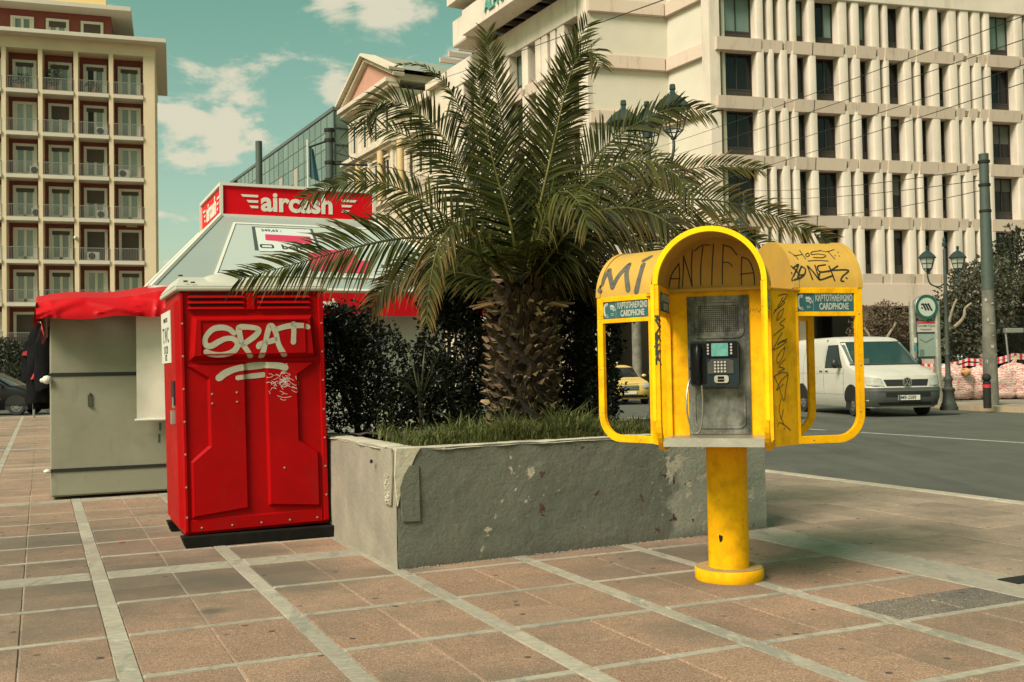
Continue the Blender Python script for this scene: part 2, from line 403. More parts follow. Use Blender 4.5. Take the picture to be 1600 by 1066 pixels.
# plaza in its own frame: x = a (along the planter front), y = b (away along the street)
plaza = MB(); plaza.xy([(-30, -9), (7.86, -9), (7.86, 39.6), (-30, 39.6)], -.3, -.0068)
plaza = plaza.build('plaza', mortar, None, (0, 0, 0), TH); tag(plaza, kind='structure')
RNG = random.Random(3)
def unit_slab():
    b = MB(); e = .006
    b.add([(-.5, -.5, -.03), (.5, -.5, -.03), (.5, .5, -.03), (-.5, .5, -.03), (-.5, -.5, -e), (.5, -.5, -e), (.5, .5, -e), (-.5, .5, -e),
           (-.485, -.485, 0), (.485, -.485, 0), (.485, .485, 0), (-.485, .485, 0)],
          [(0, 1, 5, 4), (1, 2, 6, 5), (2, 3, 7, 6), (3, 0, 4, 7), (4, 5, 9, 8), (5, 6, 10, 9), (6, 7, 11, 10), (7, 4, 8, 11), (8, 9, 10, 11)])
    return b
slab_me = unit_slab().mesh('paving_slab', slab_m); slab_me_old = unit_slab().mesh('paving_slab', slab_old)
slab_me_g = unit_slab().mesh('paving_slab', slab_g); strip_me = unit_slab().mesh('marble_strip', marble)
a_lines = [(0.34 + .862 * k, .09) for k in range(-14, 6)]            # (centre, width); last before the wide kerb strip
a_lines[-1] = (4.95, .42)
base_b = [(-2.2 + i * .777, .055) for i in range(0, 12)]
b_lines = [(y, .055) for y in (0.75, 1.53, 2.31, 3.085, 3.86, 4.64, 5.42, 6.20)] + [(7.125, .26), (7.84, .05), (8.53, .05), (9.22, .05), (9.92, .05), (10.62, .05), (11.62, .24)]
yy = 11.62
while yy < 38.5:
    for k in range(5):
        yy += .72; b_lines.append((yy, .05))
    yy += .95; b_lines.append((yy, .24))
def piece(me, x0, x1, y0, y1, z=0.0, tilt=.0014, parent=None):
    o = put(me.name.split('.')[0], me, parent or plaza, ((x0 + x1) / 2, (y0 + y1) / 2, z + RNG.uniform(-.0018, .0018)), (RNG.uniform(-tilt, tilt) * 2, RNG.uniform(-tilt, tilt) * 2, RNG.uniform(-.002, .002)))
    o.scale = (x1 - x0, y1 - y0, 1); return o
far = MB()
def far_piece(m_, x0, x1, y0, y1):
    far.m = m_; z = RNG.uniform(-.002, .002)
    far.add([(x0, y0, z), (x1, y0, z), (x1, y1, z), (x0, y1, z), (x0, y0, -.03), (x1, y0, -.03), (x1, y1, -.03), (x0, y1, -.03)],
            [(0, 1, 2, 3), (4, 5, 1, 0), (5, 6, 2, 1), (6, 7, 3, 2), (7, 4, 0, 3)])
cells = []
for i in range(len(a_lines) - 1):
    for j in range(len(b_lines) - 1):
        x0 = a_lines[i][0] + a_lines[i][1] / 2; x1 = a_lines[i + 1][0] - a_lines[i + 1][1] / 2
        y0 = b_lines[j][0] + b_lines[j][1] / 2; y1 = b_lines[j + 1][0] - b_lines[j + 1][1] / 2
        cells.append((x0, x1, y0, y1))
def inview(x, y):
    wx = x * math.cos(TH) - y * math.sin(TH); wy = x * math.sin(TH) + y * math.cos(TH)
    return wy > 3.6 and abs(wx) < wy * .56 + .6, math.hypot(wx, wy)
def covered(x, y): return 2.1 < x < 5.1 and 6.6 < y < 8.7
nslab = 0
cells.sort(key=lambda c: inview((c[0] + c[1]) / 2, (c[2] + c[3]) / 2)[1])
for (x0, x1, y0, y1) in cells:
    cxm, cym = (x0 + x1) / 2, (y0 + y1) / 2; vis, d = inview(cxm, cym)
    if not vis and d > 12: 
        if d < 60: far_piece(0, x0 + .002, x1 - .002, y0 + .002, y1 - .002)
        continue
    g = .0022
    for (u0, u1) in ((x0, cxm), (cxm, x1)):
        for (v0, v1) in ((y0, cym), (cym, y1)):
            if vis and nslab < 298 and not covered(cxm, cym):
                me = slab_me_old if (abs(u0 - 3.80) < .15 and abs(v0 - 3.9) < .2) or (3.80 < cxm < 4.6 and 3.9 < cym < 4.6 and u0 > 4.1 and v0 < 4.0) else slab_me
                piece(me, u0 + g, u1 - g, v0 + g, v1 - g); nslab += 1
            else: far_piece(0, u0 + .002, u1 - .002, v0 + .002, v1 - .002)
nst = 0; strips = []
for (c, w) in a_lines:
    y = b_lines[0][0]
    while y < 38.5:
        l = RNG.uniform(.7, 1.1); strips.append((c - w / 2, c + w / 2, y, y + l)); y += l
for (c, w) in b_lines:
    for i in range(len(a_lines) - 1):
        x0 = a_lines[i][0] + a_lines[i][1] / 2; x1 = a_lines[i + 1][0] - a_lines[i + 1][1] / 2
        strips.append((x0, x1, c - w / 2, c + w / 2))
strips.sort(key=lambda c: inview((c[0] + c[1]) / 2, (c[2] + c[3]) / 2)[1])
for (x0, x1, y0, y1) in strips:
    vis, d = inview((x0 + x1) / 2, (y0 + y1) / 2)
    if vis and nst < 295 and not covered((x0 + x1) / 2, (y0 + y1) / 2): piece(strip_me, x0 + .0012, x1 - .0012, y0 + .0012, y1 - .0012, .0015); nst += 1
    elif d < 60: far_piece(1, x0 + .001, x1 - .001, y0 + .001, y1 - .001)
kbed = MB().bx(5.165, 7.855, -8, 39, -.05, -.0062).build('bedding_sand', MT('dark_joint', (.10, .085, .06), .95), plaza)
# kerbside band of plain greyer slabs between the wide marble strip and the kerb
ng = 0
xs_ = [5.16 + i * .445 for i in range(7)]
for j in range(90):
    y0 = -1 + j * .445
    for i in range(6):
        vis, d = inview(xs_[i] + .2, y0 + .2)
        if vis and ng < 240:
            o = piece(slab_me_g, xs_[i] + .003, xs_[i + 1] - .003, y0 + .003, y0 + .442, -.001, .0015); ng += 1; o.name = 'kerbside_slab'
        elif d < 50: far.m = 2; far_piece(2, xs_[i] + .003, xs_[i + 1] - .003, y0 + .003, y0 + .442)
fo = far.build('distant_paving', [slab_m, marble, slab_g], plaza, fix=False); fo['kind'] = 'stuff'
kerb_m = MT('kerb_stone', (.43, .37, .275), .8, (.30, .275, .21), 7, .4, 60, rand=.08, dirt=.4)
kb = MB().bx(-.075, .075, 0, .98, -.24, 0); kme = kb.mesh('kerb_stone', kerb_m)
for k in range(44): put('kerb_stone', kme, plaza, (7.94, -2 + k * .985, .004), None, .012)

# small litter and gratings on the plaza
lit = MT('orange_scrap', (.55, .08, .03), .6)
for (px, py) in ((190, 847),):
    p = G(px, py, .004); o = MB().bx(-.02, .02, -.012, .012, 0, .003).build('paper_scrap', lit, None, p, .4)
    tag(o, 'tiny orange paper scrap on the paving left of the red toilet', 'litter')
iron = MT('cast_iron', (.014, .015, .013), .7, (.024, .024, .020), 20, .3, spec=.2)
p = G(1600, 906, .002); o = MB().bx(-.13, .13, -.07, .07, -.02, .006).build('drain_cover', iron, None, p, TH)
tag(o, 'dark iron drain cover set in the paving at the right edge', 'drain cover')

white_line = MT('road_paint', (.42, .41, .34), .8, (.22, .22, .18), 14, coord='World')
p1 = G(1345, 676, -.1); aa = p1.x * math.cos(TH) + p1.y * math.sin(TH); bb = -p1.x * math.sin(TH) + p1.y * math.cos(TH)
lm = MB()
for k in range(-3, 6):
    lm.bx(aa - .06, aa + .06, bb - 8 + k * 9.0, bb - 8 + k * 9.0 + 8.0, -.097, -.0955)
o = lm.build('lane_marking', white_line, None, (0, 0, 0), TH); tag(o, kind='structure')

side_m = MT('far_paving', (.30, .26, .20), .9, (.22, .19, .15), 1.5, coord='World', dirt=.4)
pav = MB(); kl = [(23.3, 2), (23.8, 19.5), (24.6, 22.8), (25.3, 24.6), (25.6, 28), (25.6, 130)]
pav.xy(kl + [(90, 130), (90, 2)], -.3, .03)
pvo = pav.build('pavement', side_m, None, (0, 0, 0), TH); tag(pvo, kind='structure')
yk = MT('yellow_kerb', (.42, .30, .13), .8, (.30, .26, .19), 1.1, coord='World', dirt=.4)
pts = smooth_path(kl, .9)
for i in range(len(pts) - 1):
    if pts[i][1] > 45: break
    a0, a1 = pts[i], pts[i + 1]; d = (a1 - a0); l = np.linalg.norm(d)
    MB().bx(-.09, .09, .004, l - .004, -.25, .045).build('kerb_stone', yk, pvo, (a0[0], a0[1], 0), math.atan2(d[1], d[0]) - math.pi / 2)
# pavement in front of the apartment block on the left
lp = MB(); lp.bx(-120, -2, 56, 110, -.3, .02); o = lp.build('pavement', side_m); tag(o, kind='structure')

# ================================================================ large office building (right)
conc = MT('pale_concrete', (.56, .495, .40), .85, (.62, .55, .445), .35, .15, 12, coord='World', dirt=.25, dirtscale=.5, dirtcol=(.34, .29, .22), speck=((1.6, .52, .72, (.30, .26, .20), .45, (1, 1, .12)),))
conc2 = MT('pinkish_concrete', (.50, .405, .315), .85, (.55, .45, .355), .6, .15, 12, coord='World', dirt=.3, dirtscale=.6, dirtcol=(.36, .29, .215), rand=.05, speck=((2.2, .54, .70, (.25, .20, .155), .5, (1, 1, .15)),))
cladding = MT('pale_cladding', (.50, .465, .37), .7, (.55, .51, .405), .5, coord='World', dirt=.2, dirtscale=.3, dirtcol=(.42, .39, .30))
dglass = MT('dark_glass', (.007, .008, .007), .1, spec=.35)
dframe = MT('dark_bronze_frame', (.030, .024, .018), .5)
dpanel = MT('dark_panel', (.018, .015, .012), .5)
lit_m = MT('office_light', (1.0, .72, .34), .5, emit=1.3)
black_m = MT('interior_black', (.006, .006, .006), .9)
Pc = Vector((11.87, 57.83, 0)); P1 = Vector((5.03, 60.5, 0)); P2 = Vector((9.63, 61.7, 0))
dR = Vector((.968, .25, 0)).normalized(); dL = Vector((.47, -.88, 0)).normalized()
angR = math.atan2(dR.y, dR.x); angL = math.atan2(dL.y, dL.x); ang1 = math.atan2(P2.y - P1.y, P2.x - P1.x); ang2 = math.atan2(Pc.y - P2.y, Pc.x - P2.x)
office = thing('office_building', 'pale concrete office block with rows of ribbed vertical fins and dark windows', 'building', Pc)
inR = Vector((-dR.y, dR.x, 0)); inL = Vector((-dL.y, dL.x, 0))
# building mass, window plane set back 0.3 m behind the facades
def local(p): return (p.x - Pc.x, p.y - Pc.y)
RE = Pc + dR * 60; LE = P1 - dL * 19.5
v = MB(); v.xy([local(q) for q in (P1 + inL * .4, P2, Pc + inR * .4, RE + inR * .4, RE + inR * 25, LE + inL * 30, LE + inL * .4)], 5.3, 24.0)
v.build('core', dpanel, office)
v = MB(); v.xy([local(q) for q in (P1 + inL * 3.5 + inR * 2.5, Pc + inR * 3.5 + inL * .5, RE + inR * 3.5, RE + inR * 24, LE + inL * 28, LE + inL * 3.5)], 0, 5.3)
v.build('ground_floor_glazing', dglass, office)
finme = MB(); prof = [(-.5, .35), (-.5, -.24), (-.48, -.34), (-.42, -.395), (-.32, -.42), (.40, -.42), (.47, -.405), (.495, -.37), (.5, -.30), (.5, .35)]
finme.smooth = True
n = len(prof); levels = [(-.46, .45), (-.20, 1.0), (2.68, 1.0), (2.72, .99)]
vs = [(x, (y if y > 0 else y * k), z) for z, k in levels for x, y in prof]
fs = [(i * n + j, i * n + j + 1, (i + 1) * n + j + 1, (i + 1) * n + j) for i in range(3) for j in range(n - 1)]
finme.add(vs, fs, True); finme.add(vs[:n], [tuple(range(n))[::-1]], False); finme.add(vs[-n:], [tuple(range(n))], False)
finme = finme.mesh('fin', conc); finme.set_sharp_from_angle(angle=math.radians(26))
spme = MB(); spme.hexa([(-.5, -.44, -.75), (.5, -.44, -.75), (.5, .38, -.75), (-.5, .38, -.75), (-.5, -.53, -.06), (.5, -.53, -.06), (.5, .38, 0), (-.5, .38, 0)]); spme = spme.mesh('spandrel', conc2)
def win_meshes(w):
    f = MB(); H0, H1 = .0, 2.55
    for x0, x1, z0, z1 in ((-w / 2, -w / 2 + .08, H0, H1), (w / 2 - .08, w / 2, H0, H1), (-w / 2 + .08, w / 2 - .08, H1 - .08, H1), (-w / 2 + .08, w / 2 - .08, .45, .53)): f.bx(x0, x1, .20, .30, z0, z1)
    f.bx(-w / 2 + .08, w / 2 - .08, .22, .30, H0, .45)
    if w > 1.2: f.bx(.10, .16, .205, .295, .53, H1 - .08)
    p_ = MB(); p_.bx(-w / 2 + .08, w / 2 - .08, .262, .272, .53, H1 - .08)
    return f.mesh('window', dframe), p_.mesh('pane', dglass)
blind_reflection_m = [MT('grey_blind', (.10, .10, .085), .6, (.075, .075, .062), 2), MT('teal_reflection', (.10, .16, .13), .3, (.14, .19, .155), .5)]  # the teal one paints the reflection in the top-row panes
_wc = {}
ZT = [23.03, 19.73, 16.43, 13.13, 9.83, 6.53]
wr = random.Random(11)
def facade(P, ang, spans, rows, lit_prob):
    """spans: ('f', x0, x1) fins, ('w', x0, x1) windows, ('g', x0, x1) narrow dark gaps"""
    off = P - Pc; ca, sa = math.cos(ang), math.sin(ang)
    def at(x, z): return (off.x + ca * x, off.y + sa * x, z)
    for zi in range(1, len(ZT)):
        if zi not in rows: continue
        z = ZT[zi]
        for k, (ty, x0, x1) in enumerate(spans):
            w = x1 - x0; xm = (x0 + x1) / 2
            if ty == 'f':
                o = put('fin', finme, office, at(xm, z), ang); o.scale = (w * (.98), 1, 1)
            else:
                key = round(w, 1)
                if key not in _wc: _wc[key] = win_meshes(key)
                o = put('window', _wc[key][0], office, at(xm, z), ang); put('pane', _wc[key][1], o)
                q_ = wr.random()
                if w > .5 and (q_ < .22 or (zi == 1 and q_ < .7)):
                    hb_ = wr.choice((.35, .7, 1.1, 1.9)) if zi > 1 else 1.95
                    x2 = w / 2 - .085; xs2 = -x2 if wr.random() < .6 or w < 1.2 else .165
                    MB().bx(xs2, x2, .252, .258, 2.46 - hb_, 2.46).build('blind', blind_reflection_m[0 if zi > 1 else 1], o)  # top-row panels are painted reflections, the others are blinds
                if w > .9 and wr.random() < lit_prob:
                    for q in range(2):
                        xx = wr.uniform(-.3, .3) * w; MB().box((xx, 1.0 + q * .8, 2.2 - .12 * q), (.6, .25, .03)).build('ceiling_lamp', lit_m, o)
                o = put('spandrel', spme, office, at(xm, z), ang); o.scale = (w + (.55 if w > .5 else .34), 1 if w > .5 else .88, 1)
        # slab line between the spandrel blocks
    L0, L1 = spans[0][1], spans[-1][2]
    for z in ZT:
        MB().bx(L0, L1, -.12, .39, -.68, -.06).build('floor_slab', conc2, office, at(0, z), ang)
px_spans = [('w', 1136, 1179), ('f', 1179.5, 1196), ('g', 1196, 1198), ('f', 1198.5, 1211.5), ('g', 1211.5, 1216), ('f', 1216, 1232.5), ('g', 1232.5, 1233.5), ('f', 1233.5, 1247.5), ('w', 1247.5, 1261), ('f', 1261, 1277), ('w', 1278, 1308.5), ('f', 1308.5, 1327),
            ('g', 1327, 1330), ('f', 1330, 1346), ('w', 1346, 1359.5), ('f', 1359.5, 1377), ('g', 1377, 1379), ('f', 1379, 1391), ('w', 1391, 1409), ('f', 1409.5, 1426), ('g', 1426, 1428), ('f', 1428, 1440), ('w', 1440, 1451.5), ('f', 1451.5, 1469), ('w', 1469.5, 1480.5),
            ('f', 1480.5, 1498), ('g', 1498, 1499.5), ('f', 1499.5, 1517.5), ('g', 1517.5, 1519), ('f', 1519, 1535.5), ('g', 1535.5, 1537), ('f', 1537, 1550), ('w', 1550, 1583), ('f', 1584, 1601), ('g', 1601, 1603), ('f', 1603, 1618), ('w', 1618, 1640)]
Pf = Pc - inR * .36
fx_ = [(along(a, 190, Pf, dR), along(b, 190, Pf, dR)) if t == 'f' else None for t, a, b in px_spans]; spR = []
for i, (t, a, b) in enumerate(px_spans):
    if t == 'f': spR.append((t, fx_[i][0] + .17, fx_[i][1]))
    else: spR.append((t, fx_[i - 1][1] if i and fx_[i - 1] else -.02, fx_[i + 1][0] + .17 if i + 1 < len(fx_) and fx_[i + 1] else along(b, 190, Pf, dR)))
spR = [(('w' if t != 'f' and b - a > .42 else t), a, b) for t, a, b in spR]
facade(Pc, angR, spR, (1, 2, 3, 4, 5), .35)
x = 0; spL = []
x = -1.0
for ty, w in ([('w', 1.5), ('f', .95), ('g', .12), ('f', .7), ('g', .3), ('f', .85), ('f', .75), ('w', .9), ('f', .9), ('g', .15)] * 3):
    if x - w < -19.3: break
    spL.append((ty, x - w, x)); x -= w
spL = spL[::-1]
facade(P1, angL, spL, (1, 2, 3, 4, 5), .2)
# corner piers and notch walls
def obox(name, m_, P, ang, x0, x1, y0, y1, z0, z1, bevel=0): return MB().bx(x0, x1, y0, y1, z0, z1).build(name, m_, office, (P.x - Pc.x, P.y - Pc.y, 0), ang, bevel)
obox('corner_pier', conc, P1, angL, -1.0, 0, -.35, .5, 5.3, 30)
obox('corner_pier', conc, Pc, angR, -.62, 0.0, -.20, .8, 5.3, 30)
l1 = (P2 - P1).length; l2 = (Pc - P2).length
for i, z in enumerate([26.33] + ZT):
    for P, an, l, x0, x1 in ((P1, ang1, l1, .02, l1 + .01), (P2, ang2, l2, -.01, l2 - .6)):
        obox('wall_panel', cladding, P, an, x0, x1, -.02, .3, z + .004, z + 2.54 - .004)
    obox('spandrel_beam', conc2, P1, ang1, -.30, l1 - .30, -.32, .2, z - .80, z - .003, .03)
    obox('spandrel_beam', conc2, P2, ang2, -.30, l2 + .02, -.30, .2, z - .80, z - .003, .03)
obox('wall_panel', cladding, P1, ang1, .02, l1, .28, .5, 5.3, 30)
obox('wall_panel', cladding, P2, ang2, .02, l2, .28, .5, 5.3, 30)
# top band, terrace and projecting roof slab with raised letters
obox('parapet_band', conc, P1, angL, -19.4, -1.0, -.5, .38, 22.25, 23.9, .04)
obox('parapet_band', conc, Pc, angR, 0.02, 60, -.5, .38, 22.25, 25.5, .04)
obox('base_beam', conc2, Pc, angR, -.7, 60, -.55, .8, 4.6, 5.9, .03)
obox('base_beam', conc2, P1, angL, -19.4, 0, -.5, .5, 4.7, 5.9, .03)
obox('terrace_glazing', dglass, P1, angL, -18.5, -.5, 1.2, 1.4, 23.9, 26)
for k in range(9): obox('terrace_mullion', dframe, P1, angL, -18 + 2 * k, -17.9 + 2 * k, 1.1, 1.22, 23.9, 25.2)
xs0 = along(722, 50, P1 - inL * 2.5, dL); xs1 = along(706, 50, P1 - inL * 2.2, dL)
obox('roof_slab', conc, P1, angL, xs0, 0, -2.5, -.9, 24.2, 25.9, .03)
obox('roof_lip', conc, P1, angL, xs1, xs0 - .02, -2.2, -.4, 24.0, 25.9, .15)
obox('soffit', dpanel, P1, angL, xs0 + .2, 0, -.9, 3, 24.9, 25.1)
for k in range(12): obox('soffit_beam', conc2, P1, angL, -19.8 + 1.6 * k, -19.6 + 1.6 * k, -.9, 1.6, 24.55, 24.9)
obox('roof_slab', conc, P1, angL, -14, 1, -2.9, 3, 26.6, 28.4, .03)
green_let = MT('green_letter', (.10, .30, .24), .4)
tL = along(761, 14, P1 + dL * 0 - inL * 2.5, dL)
mb = MB(); q = P1 - inL * 2.56 + dL * (tL - .2) - Pc
text_mb(mb, 'ALPHA BANK', 1.15, frame(Vector((q.x, q.y, 25.0)), dL, (0, 0, 1)), .02, 'LEFT', .9, .14); mb.build('letters', green_let, office)
# columns at street level
for k in range(14): obox('column', conc2, Pc, angR, 1 + 4.2 * k, 1.7 + 4.2 * k, 1.0, 1.7, 0, 4.6)
for k in range(5): obox('column', conc2, P1, angL, -18 + 4.2 * k, -17.3 + 4.2 * k, .5, 1.2, 0, 4.7)
sign_w = MT('faded_notice', (.45, .45, .38), .7)
obox('window_notice', sign_w, Pc, angR, 3.4, 4.4, 3.40, 3.44, 1.2, 2.0); obox('window_notice', sign_w, Pc, angR, 5.0, 6.2, 3.40, 3.44, 1.1, 1.9)
# roof antenna at the far end of the slab
steel = MT('galvanised_steel', (.28, .28, .25), .45, metal=.6)
an = thing('roof_antenna', 'grid antenna with a small dish on the roof behind the palm top', 'antenna', P1 - dL * 21.0 + inL * .6)
pa = MB()
for k in range(7): pa.cyl((.25 * k - .8, 0, 21.7), (.25 * k - .8, 0, 24.0), .025, n=5)
for z in (21.8, 22.6, 23.4): pa.cyl((-.9, 0, z), (.8, 0, z), .025, n=5)
pa.cyl((0, 0, 20.0), (0, 0, 22), .05, n=6); pa.build('lattice', steel, an, rot=(0, 0, angL))
pa = MB()
for k in range(12):
    a_ = k * math.pi / 6; pa.cyl((-.9, 0, 22.4), (-.9 + .7 * math.cos(a_), .0, 22.4 + .7 * math.sin(a_)), .015, n=4)
pa.build('dish', steel, an, rot=(0, 0, angL))

# ================================================================ neoclassical building
plaster = MT('cream_stucco', (.60, .53, .40), .85, (.53, .46, .345), .5, .1, 10, coord='World', dirt=.3, dirtscale=.5, dirtcol=(.40, .335, .25))
salmon = MT('salmon_stucco', (.42, .215, .145), .85, (.48, .255, .175), 1.2, coord='World')
roofgrey = MT('grey_green_roof', (.26, .28, .21), .8, (.21, .23, .175), 1.5, coord='World')
Sl = lambda t: P1 - dL * t              # point on the street line, t metres up the street
TA, TB, TCn = 31.0, 43.0, 20.2
neo = thing('neoclassical_building', 'ornate cream neoclassical building with salmon pediment up the street', 'building', Sl(31), angL)
def nb(name, m_, x0, x1, y0, y1, z0, z1, bevel=0): return MB().bx(x0, x1, y0, y1, z0, z1).build(name, m_, neo, None, None, bevel)
nb('wall', plaster, -12, 0, 0, 14, 0, 25.6); nb('wall', plaster, 0.0, 10.8, .7, 14, 0, 23.2); nb('wall', plaster, 7.2, 10.8, .2, 6, 0, 23.9)
for z, h, p_ in ((25.6, .35, .7), (25.95, .35, 1.0), (20.6, .3, .5), (20.9, .35, .8), (15.9, .35, .4), (11.4, .3, .3), (6.5, .4, .4)):
    nb('cornice', plaster, -12 - p_ * .4, .2 + p_ * .2, -p_, .3, z, z + h)
    if z < 24: nb('cornice', plaster, .2 + p_ * .2, 10.8, .7 - p_ * .8, 1.0, z, z + h)
nb('cornice', plaster, .2, 7.2, .1, 1.0, 23.2, 23.8); nb('cornice', plaster, 7.1, 10.9, -.3, .9, 23.5, 24.0)
nb('attic_wall', plaster, -11.95, .0, .1, 14, 26.3, 26.88)
MB().xz([(-12.3, 26.3), (.5, 26.3), (-5.9, 29.3)], -.15, .3).build('pediment_field', salmon, neo)
def rake(x0, z0, x1, z1, w, y0):
    d = Vector((x1 - x0, 0, z1 - z0)).normalized(); nn = Vector((-d.z, 0, d.x)) * w
    if nn.z < 0: nn = -nn
    a_, b_ = Vector((x0, 0, z0)), Vector((x1, 0, z1))
    return MB().hexa([Vector((p_.x, y, p_.z)) for p_ in (a_,) for y in ()] or [(a_.x, y0, a_.z), (b_.x, y0, b_.z), (b_.x, .4, b_.z), (a_.x, .4, a_.z), (a_.x + nn.x, y0, a_.z + nn.z), (b_.x + nn.x, y0, b_.z + nn.z), (b_.x + nn.x, .4, b_.z + nn.z), (a_.x + nn.x, .4, a_.z + nn.z)])
for x0, x1 in ((-12.9, -5.9), (1.1, -5.9)):
    rake(x0, 26.3, x1, 29.35, .3, -.6).build('raking_cornice', plaster, neo)
    rake(x0 * 1.0, 26.75, x1, 29.80, .25, -1.0).build('raking_cornice', plaster, neo)
MB().add([(-12.9, -.4, 26.9), (1.1, -.4, 26.9), (1.1, 14, 26.9), (-12.9, 14, 26.9), (-5.9, -.4, 30.0), (-5.9, 14, 30.0)], [(0, 4, 5, 3), (1, 2, 5, 4), (2, 3, 5)]).build('roof', roofgrey, neo, fix=False)
MB().add([(.2, .7, 23.8), (10.8, .7, 23.8), (10.8, 13, 23.8), (.2, 13, 23.8), (1.5, 6, 25.9), (9.5, 6, 25.9)], [(0, 1, 5, 4), (1, 2, 5), (2, 3, 4, 5), (3, 0, 4), (0, 3, 2, 1)]).build('roof', roofgrey, neo)
wf = MB(); w_, h_ = 1.15, 2.5
for x0, x1, z0, z1, y0 in ((-w_ / 2 - .22, -w_ / 2, -.1, h_, -.10), (w_ / 2, w_ / 2 + .22, -.1, h_, -.10), (-w_ / 2 - .22, w_ / 2 + .22, h_, h_ + .25, -.12), (-w_ / 2 - .35, w_ / 2 + .35, h_ + .25, h_ + .4, -.30), (-w_ / 2 - .3, w_ / 2 + .3, -.28, -.1, -.22)): wf.bx(x0, x1, y0, .05, z0, z1)
wf = wf.mesh('window', plaster)
wp = MB().bx(-w_ / 2, w_ / 2, -.02, .03, -.1, h_).mesh('pane', dglass)
sh = MT('pale_shutter', (.50, .44, .33), .7)
ws = MB().bx(-w_ / 2 - .02, -.12, -.05, -.022, -.1, h_).mesh('shutter', sh)
for zi, z in enumerate((21.9, 17.2, 12.6, 8.0)):
    for x_ in (-10.4, -7.6, -4.8, -2.0): 
        o = put('window', wf, neo, (x_, 0, z)); put('pane', wp, o); put('shutter', ws, o)
    for x_ in (1.6, 3.6, 5.6, 8.2, 9.9):
        o = put('window', wf, neo, (x_, .7, z - .8 if zi == 0 else z)); put('pane', wp, o); put('shutter', ws, o)
for x_ in (-11.5, -9.0, -6.2, -3.4, -.5): nb('pilaster', plaster, x_ - .3, x_ + .3, -.22, .02, 16.25, 20.6)
for x_ in (-9.0, -3.4, 1.2): MB().lathe([(.05, 16.2), (.3, 16.25), (.3, 20.5), (.05, 20.6)], (x_ + 1.0, -.5, 0), 10).build('column', MT('ochre_stucco', (.55, .40, .20), .8), neo)
bal = MB()
for x0, x1, y in ((-6, -3.4, -.7), (1.8, 6, .0)):
    for k in range(14): bal.cyl((x0 + (x1 - x0) * k / 13, y, 16.3), (x0 + (x1 - x0) * k / 13, y, 17.2), .05, n=5)
    bal.bx(x0, x1, y - .08, y + .08, 17.2, 17.35)
bal.build('balustrade', plaster, neo)

# ================================================================ glass building
gl1 = MT('teal_glass', (.19, .24, .185), .10, (.135, .18, .14), .25, coord='World', spec=.9, rand=.18)
gfr = MT('grey_mullion', (.10, .12, .10), .5)
gb = thing('glass_building', 'teal glass curtain wall office block behind the red kiosk sign', 'building', Sl(47.4), angL)
MB().bx(-48, -.1, .12, 20, 0, 27.4).build('core', MT('glass_core', (.05, .07, .06), .6), gb)
pm = MB().bx(.04, 1.96, -.01, .05, .05, 1.62).mesh('glass_panel', gl1)
mb = MB()
for i in range(25):
    mb.bx(-2 * i - .04, -2 * i + .04, -.05, .1, 9, 27.4)
for j in range(12): mb.bx(-48, 0, -.04, .1, 27.4 - 1.67 * j - .04, 27.4 - 1.67 * j + .04)
for i in range(10): mb.bx(-.02, .1, 2 * i - .04, 2 * i + .04, 9, 27.4)
for j in range(12): mb.bx(-.02, .09, 0, 20, 27.4 - 1.67 * j - .04, 27.4 - 1.67 * j + .04)
mb.build('mullion_grid', gfr, gb); MB().bx(-48.1, .15, -.12, 20, 27.4, 27.75).build('roof_edge', gfr, gb)
for i in range(20):
    for j in range(9): put('glass_panel', pm, gb, (-2 * (i + 1), 0, 27.4 - 1.67 * (j + 1)))
pm2 = MB().bx(-.06, -.0, .04, 1.96, .05, 1.62).mesh('glass_panel', gl1)
for i in range(4):
    for j in range(9): put('glass_panel', pm2, gb, (0, 2 * i, 27.4 - 1.67 * (j + 1)))
ow = MB().bx(.3, 1.7, -.09, .02, -.5, 1.5).mesh('window', MT('pale_blind', (.34, .32, .25), .8))
for i, j in ((3, 2), (6, 2), (9, 2), (14, 5), (17, 6), (12, 2), (20, 7)): put('window', ow, gb, (-2 * (i + 1), 0, 27.4 - 1.67 * (j + 1)))

# ================================================================ apartment building (left)
ochre = MT('ochre_render', (.62, .505, .335), .85, (.57, .46, .305), .4, .1, 10, coord='World', dirt=.25, dirtscale=.6, dirtcol=(.42, .33, .19))
ochre2 = MT('pale_slab', (.50, .46, .36), .85, (.46, .42, .33), .6, coord='World')
brick_r = MT('red_brown_render', (.22, .058, .040), .85, (.185, .050, .036), 2.0, coord='World')
wframe = MT('white_frame', (.62, .60, .50), .6)
railm = MT('grey_railing', (.17, .17, .145), .6)
sgl = MT('curtained_glass', (.15, .19, .16), .15, (.24, .27, .22), 1.2, coord='World', spec=.7, stretch=(3, 3, .3), rand=.3)
opg = MT('open_window_black', (.008, .008, .008), .6)
shut = MT('brown_shutter', (.085, .060, .045), .7, (.07, .05, .038), 3)
Pa = Vector((-27.35, 80, 0)); dA = Vector((.951, .309, 0)).normalized(); angA = math.atan2(dA.y, dA.x)
apt = thing('apartment_building', 'cream and red-brown apartment block with columns of railed balconies', 'building', Pa, angA)
def ab_(name, m_, x0, x1, y0, y1, z0, z1, bevel=0): return MB().bx(x0, x1, y0, y1, z0, z1).build(name, m_, apt, None, None, bevel)
xa = lambda px: along(px, 300, Pa, dA)
bays = [(-44, 2.5), (9.6, 60), (67, 116), (123, 171), (178, 225)]
piers = [(2.5, 9.6), (60, 67), (116, 123), (171, 178), (225, 243)]
ZS = [26.1, 23.0, 19.8, 16.6, 13.4, 10.2, 7.0, 3.8]
for a_, b_ in piers: ab_('pier', ochre, xa(a_), xa(b_), 0, 1.6 if b_ < 240 else 14, 0, 26.1)
ab_('back_wall', brick_r, -30, -.6, 1.45, 14, 0, 26.1)
